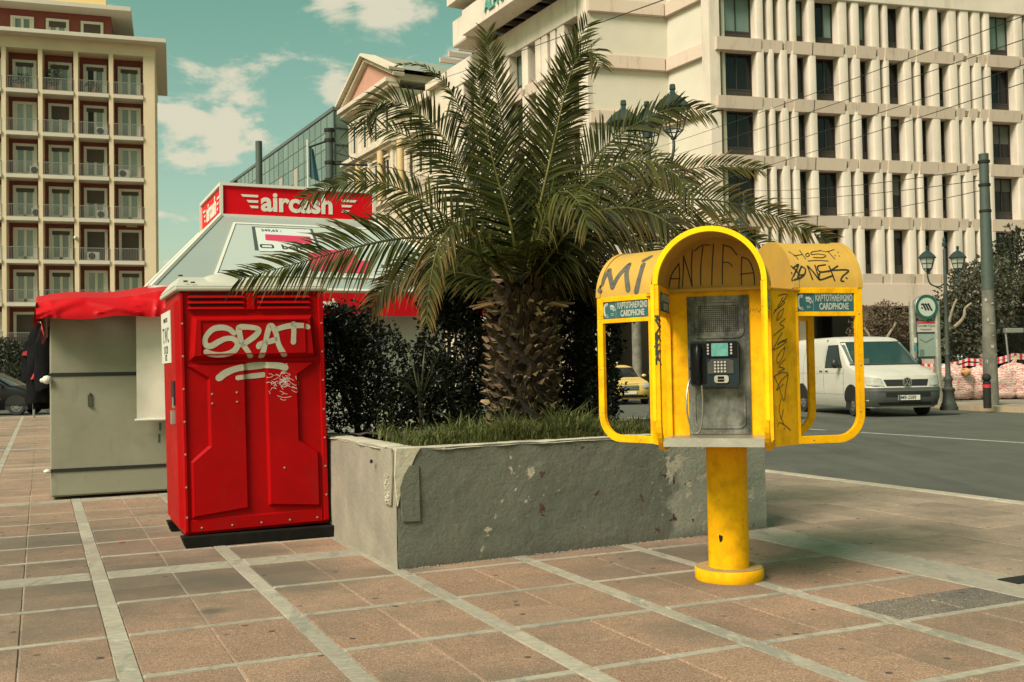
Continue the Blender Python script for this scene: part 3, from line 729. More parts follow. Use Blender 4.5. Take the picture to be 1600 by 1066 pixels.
ab_('pier', ochre, -30, xa(-50), 0, 1.4, 0, 26.1)
ab_('frieze', ochre, -30, .02, -.02, 14, 26.1, 27.0)
ab_('eaves', ochre2, -30.5, .85, -1.0, 15, 27.0, 27.3, .02)
ab_('penthouse_wall', brick_r, -30, -3.3, 2.6, 12, 27.3, 29.85)
ab_('penthouse_eaves', ochre2, -30, -1.75, .9, 14, 29.85, 30.2, .02)
ab_('roof_parapet', MT('sunlit_ochre', (.70, .50, .20), .8), -30, -3.6, 1.6, 13, 30.2, 30.85)  # sunlight on the roof edge put into a yellower ochre
ab_('ground_floor', dpanel, -30, -.8, .4, 1.4, 0, 3.6)
def awin(w, h):
    f = MB()
    for x0, x1, z0, z1 in ((-w / 2 - .2, -w / 2, -.02, h + .2), (w / 2, w / 2 + .2, -.02, h + .2), (-w / 2, w / 2, h, h + .2)): f.bx(x0, x1, -.12, .05, z0, z1)
    s_ = MB()
    for x0, x1, z0, z1 in ((-w / 2, -w / 2 + .12, 0, h), (w / 2 - .12, w / 2, 0, h), (-.10, .10, 0, h), (-w / 2 + .12, w / 2 - .12, 0, .35)): s_.bx(x0, x1, -.06, .02, z0, z1)
    return f.mesh('window_surround', wframe), s_.mesh('sash', wframe)
aw = awin(1.28, 2.35); aw2 = awin(1.25, 1.35)
def pane_me(w, h, m_): return MB().bx(-w / 2, w / 2, -.02, .03, .0, h).mesh('pane', m_)
pn = pane_me(1.2, 2.35, sgl); pno = MB().bx(-.6, -.03, -.035, .0, .3, 2.3).mesh('open_leaf', opg)
pn2 = pane_me(1.2, 1.35, sgl)
def shut_me(h0, h1):
    b = MB()
    k = int((h1 - h0) / .12)
    for i in range(k):
        z = h0 + (h1 - h0) * i / k; b.bx(-.62, .62, -.09 - .012 * (i % 2), -.065, z, z + (h1 - h0) / k)
    return b.mesh('shutter', shut)
S1, S2, S3 = shut_me(2.05, 2.35), shut_me(1.35, 2.35), shut_me(.1, 2.35)
def rail_me(w):
    r = MB(); k = int(w / .11)
    for i in range(k + 1): r.bx(-w / 2 + w * i / k - .012, -w / 2 + w * i / k + .012, -.012, .012, .05, .92)
    r.bx(-w / 2, w / 2, -.025, .025, .92, .97); r.bx(-w / 2, w / 2, -.02, .02, .03, .06)
    return r.mesh('railing', railm)
acm = MT('white_metal', (.50, .49, .42), .5); blackfan = MT('fan_black', (.02, .02, .02), .6)
rails = {}
patt = {(0, 4): 's1', (0, 3): 'o', (0, 2): 's1', (0, 1): 's1', (1, 4): '', (1, 3): 'o', (1, 2): 's2', (1, 1): '', (2, 4): '', (2, 3): 's2', (2, 2): 's1', (2, 1): 's1', (3, 4): 's1', (3, 3): 's2', (3, 2): 's1', (3, 1): 's1',
        (4, 4): 's3', (4, 3): 's3', (4, 2): 's1', (4, 1): '', (5, 4): 's1', (5, 3): '', (5, 2): 's1', (5, 1): 's1', (6, 1): 's3', (6, 2): 's3'}
for r in range(7):
    zt, zb = ZS[r], ZS[r + 1]
    for c in range(5):
        x0, x1 = xa(bays[c][0]), xa(bays[c][1]); xm = (x0 + x1) / 2 + .02
        MB().bx(x0 + .003, x1 - .003, -.12, 1.44, zb - .28, zb).build('balcony_slab', ochre2, apt)
        key = round(x1 - x0, 1)
        if key not in rails: rails[key] = rail_me(x1 - x0 - .04)
        put('railing', rails[key], apt, ((x0 + x1) / 2, -.02, zb))
        o = put('window', aw[0], apt, (xm, 1.45, zb + .02)); put('sash', aw[1], o); put('pane', pn, o)
        k = patt.get((r, c), 's1' if (r + c) % 3 else '')
        if k == 'o': put('open_leaf', pno, o); put('shutter', S1, o)
        if k in ('s1', 's2', 's3'): put('shutter', {'s1': S1, 's2': S2, 's3': S3}[k], o)
for px, k in ((35, 0), (90, 1), (144, 2)):
    xm = along(px, 45, Pa + Vector((-dA.y, dA.x, 0)) * 2.6, dA)
    o = put('window', aw2[0], apt, (xm, 2.6, 27.75)); put('sash', aw2[1], o); put('pane', pn2, o)
    if k: put('shutter', MB().bx(-.62, .62, -.09, -.065, .9 if k == 1 else .1, 1.35).mesh('shutter', shut), o)
def ac(r, c, dx, z=.35):
    x_ = (xa(bays[c][0]) + xa(bays[c][1])) / 2 + dx; zz = ZS[r + 1] + z
    o = MB().bx(-.42, .42, -.16, .16, 0, .62).build('air_conditioner', acm, apt, (x_, .35, zz - .3)); 
    MB().lathe([(.02, 0), (.25, 0), (.25, .02), (.0, .02)], (-.1, -.185, .31), 16, 'y').build('fan_grille', blackfan, o)
for a_ in ((1, 3, .55), (2, 4, -.35), (2, 1, .9), (3, 3, .55), (3, 1, 1.0), (4, 3, -.1)): ac(*a_)
ab_('awning_box', ochre2, xa(196), xa(213), 1.25, 1.44, 13.0, 13.3)
for px, py, y in ((165, 350, 1.35), (118, 371, -.1)):
    MB().sphere((along(px, py, Pa, dA), y, 12.6 if px > 150 else 11.9), .14, 10).build('security_camera', acm, apt)
mb = MB(); text_mb(mb, 'ΕΞΩΤΕΡΙΚΩΝ', .95, frame(Vector((xa(30), -.32, 3.97)), (1, 0, 0), (0, 0, 1)), .02, 'CENTER', .95, .1); mb.build('shop_letters', dpanel, apt)
# ================================================================ foreground helpers
def ab2w(a, b, z=0): return Vector((a * math.cos(TH) - b * math.sin(TH), a * math.sin(TH) + b * math.cos(TH), z))
def arc(cx, cy, r, a0, a1, n): return [(cx + r * math.cos(math.radians(a0 + (a1 - a0) * i / n)), cy + r * math.sin(math.radians(a0 + (a1 - a0) * i / n))) for i in range(n + 1)]
def inset(poly, d):
    n = len(poly); A = sum(poly[i][0] * poly[(i + 1) % n][1] - poly[(i + 1) % n][0] * poly[i][1] for i in range(n)); s = 1 if A > 0 else -1; o = []
    for i in range(n):
        p, c, q = (Vector(poly[j]) for j in (i - 1, i, (i + 1) % n))
        e1 = (c - p).normalized(); e2 = (q - c).normalized()
        n1 = Vector((-e1.y, e1.x)) * s; n2 = Vector((-e2.y, e2.x)) * s
        k = (n1 + n2); k = k / max(.35, k.dot(n1)) if k.length > 1e-6 else n1
        o.append((c.x + k.x * d, c.y + k.y * d))
    return o
def plate(mb, poly, y0, y1, ch):     # raised plate on an xz face with sloping edges
    q = inset(poly, ch); n = len(poly)
    mb.add([(x, y0, z) for x, z in poly] + [(x, y1, z) for x, z in q], [tuple(range(n, 2 * n))] + [(i, (i + 1) % n, n + (i + 1) % n, n + i) for i in range(n)], False)

# ================================================================ planter
def planter_paint():
    M = bpy.data.materials.new('flaking_green_paint'); M.use_nodes = True; t = M.node_tree; L = t.links.new; b = t.nodes['Principled BSDF']
    tcn = N(t, 'ShaderNodeTexCoord'); P = tcn.outputs['Object']
    def noise(s, d=6, r=.6, off=0):
        n = N(t, 'ShaderNodeTexNoise'); n.inputs['Scale'].default_value = s; n.inputs['Detail'].default_value = d; n.inputs['Roughness'].default_value = r
        mp = N(t, 'ShaderNodeMapping'); mp.inputs['Location'].default_value = (off, off * 1.3, off * .7); L(P, mp.inputs[0]); L(mp.outputs[0], n.inputs['Vector']); return n.outputs[0]
    def rng(s, a, bb, c=0, d=1):
        r = N(t, 'ShaderNodeMapRange'); L(s, r.inputs[0]); r.inputs[1].default_value = a; r.inputs[2].default_value = bb; r.inputs[3].default_value = c; r.inputs[4].default_value = d; return r.outputs[0]
    def mix(f, a, bb):
        m_ = N(t, 'ShaderNodeMix', data_type='RGBA'); L(f, m_.inputs[0])
        for i, v in ((6, a), (7, bb)):
            if isinstance(v, tuple): m_.inputs[i].default_value = (*v, 1)
            else: L(v, m_.inputs[i])
        return m_.outputs[2]
    def add(a, bb):
        n = N(t, 'ShaderNodeMath', operation='ADD'); L(a, n.inputs[0]); L(bb, n.inputs[1]); return n.outputs[0]
    sx = N(t, 'ShaderNodeSeparateXYZ'); L(P, sx.inputs[0])
    col = mix(rng(noise(1.6), .35, .65), (.142, .150, .110), (.108, .118, .087))
    col = mix(rng(noise(14), .55, .75, 0, .6), col, (.20, .215, .16))
    worn = rng(add(noise(2.2, 8, .65, 3), rng(sx.outputs[0], 1.75, 2.35, -.25, .20)), .52, .60)      # old grey repaint on the right part
    col = mix(worn, col, (.27, .275, .21))
    peel = rng(add(noise(6.5, 9, .62, 7), rng(noise(1.1, 2, .5, 9), .4, .7, -.07, .10)), .622, .637)
    bare = mix(rng(noise(30), .4, .6), (.46, .42, .31), (.34, .31, .235))
    col = mix(peel, col, bare)
    red = wmul(t, rng(noise(8, 6, .6, 21), .655, .668), rng(sx.outputs[0], .9, 1.1))
    col = mix(red, col, (.075, .012, .014))
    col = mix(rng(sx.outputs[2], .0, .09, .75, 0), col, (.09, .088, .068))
    L(col, b.inputs['Base Color']); b.inputs['Roughness'].default_value = .8
    h = add(rng(peel, 0, 1, 0, -.8), add(noise(34, 8, .7), rng(noise(11, 9, .75, 4), .44, .56, 0, .8)))
    bp = N(t, 'ShaderNodeBump'); bp.inputs['Strength'].default_value = .75; bp.inputs['Distance'].default_value = .007; L(h, bp.inputs['Height']); L(bp.outputs[0], b.inputs['Normal'])
    return M
paint_m = planter_paint()
plast_m = mat('worn_plaster', (.29, .258, .195), .88, (.22, .198, .15), 3.5, .6, 26, dirt=.6, dirtscale=3, dirtcol=(.17, .16, .12))
plast2_m = mat('cream_plaster_edge', (.50, .46, .345), .88, (.40, .37, .275), 6, .6, 30, dirt=.35, dirtscale=4)
PL0, PL1 = G(621, 891), G(1198, 826)
dP = (PL1 - PL0); PLEN = dP.length; angP = math.atan2(dP.y, dP.x)
planter = thing('planter', 'long concrete planter wall with flaking green-grey paint and cracked corner', 'planter', PL0, angP)
PH, PD, PT = .765, 2.2, .24
def wall_sheet(x0, x1, y, z0, z1, nx, nz, ax, amp, m_, name, sgn):
    P = []
    for i in range(nx + 1):
        row = []
        for j in range(nz + 1):
            u = x0 + (x1 - x0) * i / nx; z = z0 + (z1 - z0) * j / nz
            d = mnoise.fractal(Vector((u * 2.2, z * 2.2, 5.3 * ax)), .8, 2.0, 4) * amp
            if j == nz: z += mnoise.noise(Vector((u * 5, 3.1, ax))) * .010
            if i == 0 and ax == 0: u += abs(mnoise.noise(Vector((z * 6, 1.7, 0)))) * .022
            row.append((u, y + d * sgn, z) if ax == 0 else (y + d * sgn, u, z))
        P.append(row)
    mb = MB(); mb.grid(P)
    return mb.build(name, m_, planter, fix=False)
wall_sheet(0, PLEN, 0, -.02, PH, 150, 40, 0, .007, paint_m, 'front_face', -1)
wall_sheet(0, PD, 0, -.02, PH, 60, 24, 1, .006, plast_m, 'side_face', -1)
core = MB(); core.bx(.006, PLEN - .006, .008, PT, -.1, PH - .012); core.bx(.008, PT, PT, PD, -.1, PH - .012); core.bx(PLEN - PT, PLEN - .004, PT, PD, -.1, PH - .012); core.bx(PT, PLEN - PT, PD - PT, PD, -.1, PH - .012)
core.build('wall_core', plast_m, planter)
tp = MB()
def top_strip(u0, u1, v0, v1, ax, nseg):
    P = []
    for i in range(nseg + 1):
        row = []
        for j in range(5):
            u = u0 + (u1 - u0) * i / nseg; v = v0 + (v1 - v0) * j / 4
            z = PH + mnoise.fractal(Vector((u * 4, v * 9, ax * 3.3)), .8, 2, 3) * .008 - (.012 if j in (0, 4) else 0)
            v += (mnoise.noise(Vector((u * 7, j * 1.0, 4.2 + ax))) * .012 if j in (0, 4) else 0)
            row.append((u, v, z) if ax == 0 else (v, u, z))
        P.append(row)
    tp.grid(P)
top_strip(-.006, PLEN, -.008, PT + .01, 0, 120); top_strip(PT, PD, -.008, PT + .01, 1, 60)
tp.build('top_edge', plast2_m, planter, fix=False)
# the end wall runs slightly skew to the front
for ch in planter.children:
    for v_ in ch.data.vertices: v_.co.x += max(0, v_.co.y) * .055 * (1 - v_.co.x / PLEN)
# skirt of plaster at the broken corner: raised patch, flakes and an old plate recess on the side
pt = MB(); poly = [(.035, .305), (.155, .30), (.150, .66), (.085, .655), (.05, .60), (.02, .52)]
pt.prism(poly, lambda u, z: (u, .0, z), lambda u, z: (u, -.016, z)); pt.build('plaster_patch', paint_m, planter, bevel=.004)
pt = MB(); poly = [(.004, .40), (.03, .50), (.075, .60), (.13, .715), (.165, .765), (.0, .77), (-.012, .6)]
pt.prism(poly, lambda u, z: (u, .006, z), lambda u, z: (u, -.011, z)); pt.build('broken_edge', plast2_m, planter, bevel=.004)
pt = MB(); pt.yz([(.07, .40), (.20, .41), (.205, .66), (.245, .755), (.05, .77), (.03, .62)], -.002, -.013); pt.build('plaster_patch', plast_m, planter, bevel=.004)
pt = MB()
rr = random.Random(5)
for k in range(26):
    y, z = rr.uniform(.09, .16), rr.uniform(.42, .60); s = rr.uniform(.006, .018)
    pt.box((-.016, y, z), (.006, s * 1.3, s), Matrix.Rotation(rr.uniform(-.5, .5), 3, 'X'))
pt.build('paint_flake', plast2_m, planter)['kind'] = 'stuff'
MB().lathe([(.0, 0), (.012, .0), (.014, -.012), (.0, -.014)], (-.005, .42, .66), 8, 'x').build('iron_eye', iron, planter)
soil = mat('dry_soil', (.06, .048, .03), .95, (.04, .033, .022), 9, .8, 30)
sg = MB(); sg.grid([[(PT + (PLEN - 2 * PT) * i / 30, PT + (PD - 2 * PT) * j / 14, PH - .06 + .10 * math.sin(math.pi * j / 14) + mnoise.noise(Vector((i * .5, j * .5, 0))) * .03) for j in range(15)] for i in range(31)])
sg.build('soil', soil, planter)
# debris line along its foot
gr = MB(); rr = random.Random(9)
for k in range(420):
    u = rr.uniform(0, PLEN); s = rr.uniform(.002, .009); gr.box((u, -abs(rr.gauss(.012, .02)) - .004, s * .4), (s * 1.6, s, s * .8), Matrix.Rotation(rr.uniform(0, 3), 3, 'Z'))
o = gr.build('paint_chips', plast_m, None, PL0, angP); tag(o, 'fallen paint chips and grit along the foot of the planter', 'grit', kind='stuff')

# ================================================================ foliage
def leaf_mat(name, c1, c2, dry=None, island=.35, rough=.5, spec=.4):
    M = bpy.data.materials.new(name); M.use_nodes = True; t = M.node_tree; L = t.links.new; b = t.nodes['Principled BSDF']
    ge = N(t, 'ShaderNodeNewGeometry')
    mx = N(t, 'ShaderNodeMix', data_type='RGBA'); L(ge.outputs['Random Per Island'], mx.inputs[0]); mx.inputs[6].default_value = (*c1, 1); mx.inputs[7].default_value = (*c2, 1)
    cur = mx.outputs[2]
    oi = N(t, 'ShaderNodeObjectInfo'); r = N(t, 'ShaderNodeMapRange'); L(oi.outputs['Random'], r.inputs[0]); r.inputs[3].default_value = 1 - island; r.inputs[4].default_value = 1 + island
    cb = N(t, 'ShaderNodeCombineColor'); [L(r.outputs[0], cb.inputs[i]) for i in range(3)]
    m2 = N(t, 'ShaderNodeMix', data_type='RGBA', blend_type='MULTIPLY'); m2.inputs[0].default_value = 1; L(cur, m2.inputs[6]); L(cb.outputs[0], m2.inputs[7]); cur = m2.outputs[2]
    if dry:
        at = N(t, 'ShaderNodeAttribute', attribute_name='dry')
        m3 = N(t, 'ShaderNodeMix', data_type='RGBA'); L(at.outputs['Fac'], m3.inputs[0]); L(cur, m3.inputs[6]); m3.inputs[7].default_value = (*dry, 1); cur = m3.outputs[2]
    L(cur, b.inputs['Base Color']); b.inputs['Roughness'].default_value = rough; b.inputs['Specular IOR Level'].default_value = spec
    tr = N(t, 'ShaderNodeBsdfTranslucent'); L(cur, tr.inputs[0]); ms = N(t, 'ShaderNodeMixShader'); ms.inputs[0].default_value = .22
    L(b.outputs[0], ms.inputs[1]); L(tr.outputs[0], ms.inputs[2]); L(ms.outputs[0], t.nodes['Material Output'].inputs[0])
    return M
def leaves_mesh(name, ells, n, size, material, seed, shell=.55, aspect=.5, droop=.0, gap=.25):
    """leaf-sized folded faces through the volume of a few ellipsoids; denser towards the rim, with gaps"""
    r = np.random.RandomState(seed); vs = []; fs = []
    w = np.array([e[3] * e[4] * e[5] for e in ells]) ** .67; w /= w.sum(); k = 0; tries = 0
    while k < n and tries < n * 6:
        tries += 1
        e = ells[r.choice(len(ells), p=w)]
        d = r.normal(size=3); d /= np.linalg.norm(d)
        rad = (shell + (1 - shell) * r.rand()) ** .7 if r.rand() < .8 else r.rand() ** .5
        p = np.array(e[:3]) + d * rad * np.array(e[3:6])
        nv = mnoise.noise(Vector(p * (2.2 / max(.25, e[3]))) + Vector((seed, 0, 0)))
        if rad > .75 and nv < -gap: continue
        p = p + d * nv * .30 * np.array(e[3:6])
        if p[2] < .02: continue
        s = size * r.uniform(.6, 1.3); ax = d * .6 + r.normal(size=3) * .7 + np.array([0, 0, -droop]); ax /= np.linalg.norm(ax)
        sd_ = np.cross(ax, r.normal(size=3)); sd_ /= np.linalg.norm(sd_) + 1e-9; nn = np.cross(ax, sd_)
        b0 = p; m1 = p + ax * s * .5; t1 = p + ax * s - nn * s * .12
        o = len(vs); hw = s * aspect * .5
        vs += [tuple(b0), tuple(m1 + sd_ * hw + nn * hw * .35), tuple(t1), tuple(m1 - sd_ * hw + nn * hw * .35)]
        fs += [(o, o + 1, o + 2), (o, o + 2, o + 3)]; k += 1
    me = bpy.data.meshes.new(name); me.from_pydata(vs, [], fs); me.materials.append(material); me.update(); return me
def ell(px, py, Y, rx, ry, rz):
    p = PY(px, py, Y); return (p.x, p.y, p.z, rx, ry, rz)
bark_m = mat('bush_stem', (.05, .04, .028), .9, (.03, .025, .018), 12, .5)
hedge_leaf = leaf_mat('dark_glossy_leaf', (.008, .011, .005), (.022, .027, .013), rough=.36, spec=.28)
def shrub(name, label, cat, ells, n, size, m_, seed, ground, stems=4, **kw):
    g = Vector(ground); t_ = thing(name, label, cat, g)
    e2 = [(e[0] - g.x, e[1] - g.y, e[2] - g.z, *e[3:]) for e in ells]
    me = leaves_mesh('foliage', e2, n, size, m_, seed, **kw); put('foliage', me, t_)
    rr = random.Random(seed); mb = MB()
    for k in range(stems):
        e = e2[k % len(e2)]
        mb.tube([(rr.uniform(-.06, .06), rr.uniform(-.06, .06), -.05), (e[0] * .5 + rr.uniform(-.05, .05), e[1] * .5, e[2] * .5), (e[0], e[1], e[2] + e[5] * .5)], [.03, .02, .008], 6)
    mb.build('stem', bark_m, t_); return t_
def gp(px, Y, z=.70): p = PY(px, 580, Y); return (p.x, p.y, z)
shrub('bush', 'dense dark hedge bush at the left end of the planter beside the red toilet', 'bush',
      [ell(540, 590, 8.65, .36, .32, .62), ell(600, 605, 8.6, .34, .3, .50), ell(520, 545, 8.7, .27, .3, .38), ell(560, 520, 8.8, .22, .25, .25), ell(640, 640, 8.5, .25, .25, .30)], 15000, .040, hedge_leaf, 1, gp(565, 8.65))
shrub('bush', 'tall dark bush directly left of the palm trunk', 'bush',
      [ell(715, 540, 8.9, .36, .3, .62), ell(690, 615, 8.65, .30, .28, .34), ell(735, 450, 8.9, .34, .3, .36), ell(700, 465, 8.9, .24, .25, .30), ell(765, 600, 8.8, .25, .2, .45), ell(770, 500, 9.0, .25, .2, .5)], 15000, .046, hedge_leaf, 2, gp(715, 8.85))
shrub('bush', 'shadowy dark bush right of the palm trunk, seen through the left booth window', 'bush',
      [ell(905, 540, 8.95, .36, .28, .66), ell(905, 625, 8.8, .36, .28, .30), ell(930, 580, 8.7, .17, .25, .40), ell(920, 440, 8.9, .32, .3, .30), ell(935, 630, 8.5, .14, .2, .16), ell(875, 480, 9.1, .3, .2, .5), ell(955, 470, 8.8, .24, .25, .22)], 16000, .048, hedge_leaf, 3, gp(905, 8.85))
# small spiky plant in front of the hedge
spk = thing('spiky_plant', 'small spiky yucca with thin pale blades left of the palm', 'plant', gp(660, 8.4, .72))
straw = leaf_mat('pale_blade', (.09, .10, .05), (.14, .14, .075))
rr = random.Random(31)
for k in range(26):
    a_ = rr.uniform(0, 6.28); e_ = rr.uniform(.5, 1.45); l = rr.uniform(.35, .62)
    d = Vector((math.cos(a_) * math.cos(e_), math.sin(a_) * math.cos(e_), math.sin(e_))); s_ = d.cross(Vector((0, 0, 1))).normalized() * .006
    q = Vector((-.02, 0, .30)); MB().add([q - s_, q + s_, q + d * l * .6 + s_ - Vector((0, 0, .01)), q + d * l * .6 - s_ - Vector((0, 0, .01)), q + d * l - Vector((0, 0, .06))], [(0, 1, 2, 3), (3, 2, 4)]).build('blade', straw, spk, fix=False)
MB().cyl((0, 0, -.05), (-.02, 0, .32), .02, n=6).build('stem', bark_m, spk)
# grass
grass_m = leaf_mat('dry_green_grass', (.034, .048, .014), (.155, .165, .055), rough=.8, spec=.1)
gv = []; gf = []; rr = np.random.RandomState(4)
inv_ca, inv_sa = math.cos(angP), math.sin(angP)
for k in range(15000):
    u = rr.uniform(.20, PLEN - .20); v_ = .17 + abs(rr.normal(0, .36))
    if v_ > 1.9: continue
    dens = .5 + mnoise.noise(Vector((u * 1.3, v_ * 1.3, 2.0)))
    if rr.rand() > .35 + dens: continue
    hgt = rr.uniform(.03, .115) * (1 + 1.6 * max(0, mnoise.noise(Vector((u * 3.7, v_ * 3.7, 9.0))))) * (1.5 if rr.rand() < .12 else 1) * (.75 + .5 * max(0, dens)) * (.6 if v_ < .24 else 1) * (1 if u < 1.7 else max(.30, 1 - (u - 1.7) * 1.0))
    a_ = rr.uniform(0, 6.28); ln = rr.uniform(.2, 1.3) * hgt; w_ = rr.uniform(.002, .0042)
    zb_ = PH - .05 + .07 * min(1, v_); b0 = np.array([u, v_, zb_]); dx = np.array([math.cos(a_), math.sin(a_), 0]); sx = np.array([-dx[1], dx[0], 0]) * w_
    m1 = b0 + dx * ln * .35 + np.array([0, 0, hgt * .6]); t1 = b0 + dx * ln + np.array([0, 0, hgt * rr.uniform(.75, 1)])
    o = len(gv); gv += [tuple(b0 - sx), tuple(b0 + sx), tuple(m1 + sx), tuple(m1 - sx), tuple(t1)]; gf += [(o, o + 1, o + 2, o + 3), (o + 3, o + 2, o + 4)]
    if k % 45 == 0:   # seed head
        o = len(gv); h2 = np.array([0, 0, .05]); q = t1 + np.array([0, 0, .04]); ww = np.array([.007, 0, 0])
        gv += [tuple(t1), tuple(t1 + ww + h2 * .5), tuple(t1 + h2 + dx * .02), tuple(t1 - ww + h2 * .5)]; gf += [(o, o + 1, o + 2, o + 3)]
me = bpy.data.meshes.new('grass'); me.from_pydata(gv, [], gf); me.materials.append(grass_m); me.update()
go = put('grass', me, None, PL0, angP); tag(go, 'tangled dry green grass growing along the front of the planter', 'grass', kind='stuff')

# ================================================================ palm
boot_m = mat('palm_leaf_boot', (.060, .042, .022), .9, (.020, .014, .008), 12, .8, 40, rand=.6, spec=.1)
cut_m = mat('palm_boot_cut', (.30, .215, .12), .9, (.11, .075, .04), 14, .5, 50, rand=.5, spec=.1)
trunk_m = mat('palm_trunk_core', (.016, .011, .007), .95, (.010, .007, .004), 12, .8, 30)
PB = PY(818, 580, 8.25); PB = Vector((PB.x, PB.y, .72))
palm = thing('palm_tree', 'stocky date palm with a rough scaly trunk growing from the planter', 'palm tree', PB)
MB().lathe([(.0, -.1), (.27, -.1), (.255, .2), (.25, .6), (.245, .95), (.22, 1.15), (.14, 1.32), (0, 1.36)], (0, 0, 0), 20).build('trunk', trunk_m, palm)
def boot_mesh(w, l, t_, kind):
    b = MB(); b.m = 0
    # wedge growing up and outwards from the trunk: local x sideways, y outwards, z up
    P = [(-w, -.02, 0), (0, .008, -.022), (w, -.02, 0), (-w * .85, t_ * .45, l * .45), (0, t_ * .75, l * .40), (w * .85, t_ * .45, l * .45), (-w * .35, t_ * .95, l * .86), (0, t_ * 1.1, l * .80), (w * .45, t_ * .9, l * .9),
         (-w * .7, -.03, l * .5), (w * .7, -.03, l * .5)]
    b.add(P, [(0, 1, 4, 3), (1, 2, 5, 4), (3, 4, 7, 6), (4, 5, 8, 7)])
    b.m = 1; b.add([P[3], P[6], P[9], P[8], P[5], P[10], P[7]], [(0, 1, 2), (1, 6, 3, 5, 2), (3, 4, 5)])
    return b.mesh('leaf_boot', [boot_m, cut_m])
bm_ = [boot_mesh(.040, .085, .050, 0), boot_mesh(.034, .105, .066, 1), boot_mesh(.046, .070, .042, 2)]
rr = random.Random(8)
for i in range(280):
    z = .02 + 1.22 * i / 280; a_ = i * 2.39996
    if math.sin(a_) > .55: continue
    rad = (.262 - .02 * (z / 1.2)) * (1 if z < .95 else 1 - (z - .95) * .45); big = .75 + .65 * (z / 1.2)
    o = put('leaf_boot', rr.choice(bm_), palm, (rad * math.cos(a_), rad * math.sin(a_), z + rr.uniform(-.02, .02)), (rr.uniform(-.45, .25), rr.uniform(-.5, .5), a_ - math.pi / 2 + rr.uniform(-.3, .3)))
    o.scale = (rr.uniform(.8, 1.15), big * rr.uniform(.7, 1.25), big * rr.uniform(.7, 1.15))
fib = MB(); 
for i in range(900):
    a_ = rr.uniform(0, 6.28); z = rr.uniform(.25, 1.2); r0 = .26; l = rr.uniform(.06, .18)
    q = Vector((r0 * math.cos(a_), r0 * math.sin(a_), z)); d = Vector((math.cos(a_) * .8, math.sin(a_) * .8, rr.uniform(-.6, .9))).normalized() * l; s_ = d.cross(Vector((0, 0, 1))).normalized() * .0025
    fib.add([q - s_, q + s_, q + d], [(0, 1, 2)])
fib.build('trunk_fibre', mat('palm_fibre', (.13, .095, .052), .9, spec=.1), palm, fix=False)['kind'] = 'stuff'
frond_m = leaf_mat('palm_leaflet', (.006, .010, .003), (.066, .078, .015), dry=(.22, .13, .04), island=.30, rough=.55, spec=.10)
brown_m = leaf_mat('dead_palm_leaflet', (.17, .115, .06), (.24, .165, .09), dry=(.27, .19, .11), rough=.8)
rachis_m = mat('palm_rachis', (.12, .10, .025), .55, (.055, .055, .014), 5, spec=.2, rand=.5)
fr = random.Random(21)
def frond(path, Lmax=.40, nleaf=64, face=.75, start=.18, curl=.25, dry=.3, dead=False, both=True):
    """path: world points from the crown to the tip"""
    P = [np.array(p) for p in smooth_path([tuple(q) for q in path], .05)]
    P = [Vector(p) for p in P]; n = len(P); cum = [0]
    for i in range(1, n): cum.append(cum[-1] + (P[i] - P[i - 1]).length)
    T = cum[-1]
    rb = MB(); idx = list(range(0, n, 2)); idx = idx if idx[-1] == n - 1 else idx + [n - 1]
    rb.tube([P[i] - PB for i in idx], [max(.0022, .017 * (1 - cum[i] / T) ** .8) for i in idx], 5)
    fo = rb.build('frond', rachis_m, palm, fix=False)
    vs = []; fs = []; dr = []
    nleaf = int(nleaf * 1.08); dry *= .9
    for side in (-1, 1):
        for k in range(nleaf):
            s_ = start + (1 - start) * (k + fr.uniform(-.25, .25) + .5) / nleaf; s_ = min(.995, max(.02, s_))
            i = min(n - 2, max(1, int(np.searchsorted(cum, s_ * T)))); p = P[i - 1].lerp(P[i], (s_ * T - cum[i - 1]) / max(1e-6, cum[i] - cum[i - 1]))
            t = (P[min(i + 1, n - 1)] - P[max(i - 2, 0)]).normalized()
            up = (cC - p).normalized() * face + Vector((0, 0, 1)) * (1 - face)
            nn = (up - t * up.dot(t)); nn = nn.normalized() if nn.length > 1e-3 else Vector((1, 0, 0)); sv = t.cross(nn) * side
            q = (s_ - start) / (1 - start)
            L = Lmax * (min(1, .45 + q * 2.2)) * (1 - .62 * max(0, q - .45) / .55) * fr.uniform(.72, 1.15)
            if fr.random() < .06: continue
            fw = .55 + .75 * q + fr.uniform(-.12, .12)
            d = (sv + t * fw + nn * fr.uniform(-.05, .35)).normalized()
            w_ = .0104 * fr.uniform(.8, 1.2) * (1 - .3 * q); g = curl * fr.uniform(.6, 1.4)
            ws = d.cross(nn + sv * fr.uniform(-.7, .7)).normalized() * w_
            q0 = p; q1 = p + d * L * .35; q2 = p + d * L * .72 + Vector((0, 0, -1)) * L * g * .35; q3 = p + d * L + Vector((0, 0, -1)) * L * g
            o = len(vs); vs += [x_ - PB for x_ in (q0 - ws * .5, q0 + ws * .5, q1 + ws, q1 - ws, q2 + ws * .75, q2 - ws * .75, q3)]
            fs += [(o, o + 1, o + 2, o + 3), (o + 3, o + 2, o + 4, o + 5), (o + 5, o + 4, o + 6)]
            dd = dry * fr.uniform(0, 1.6) * (.25 + q); dr += [0, 0, dd * .15, dd * .15, min(1, dd * .6), min(1, dd * .6), min(1, dd * 1.7)]
    me = bpy.data.meshes.new('leaflets'); me.from_pydata([tuple(v) for v in vs], [], fs); me.materials.append(brown_m if dead else frond_m)
    at = me.attributes.new('dry', 'FLOAT', 'POINT'); at.data.foreach_set('value', dr); me.update()
    put('leaflets', me, fo); return fo
def fpx(pts): return [PB + Vector((0, 0, 1.12))] + [PY(*q) for q in pts]
Y0 = 8.2
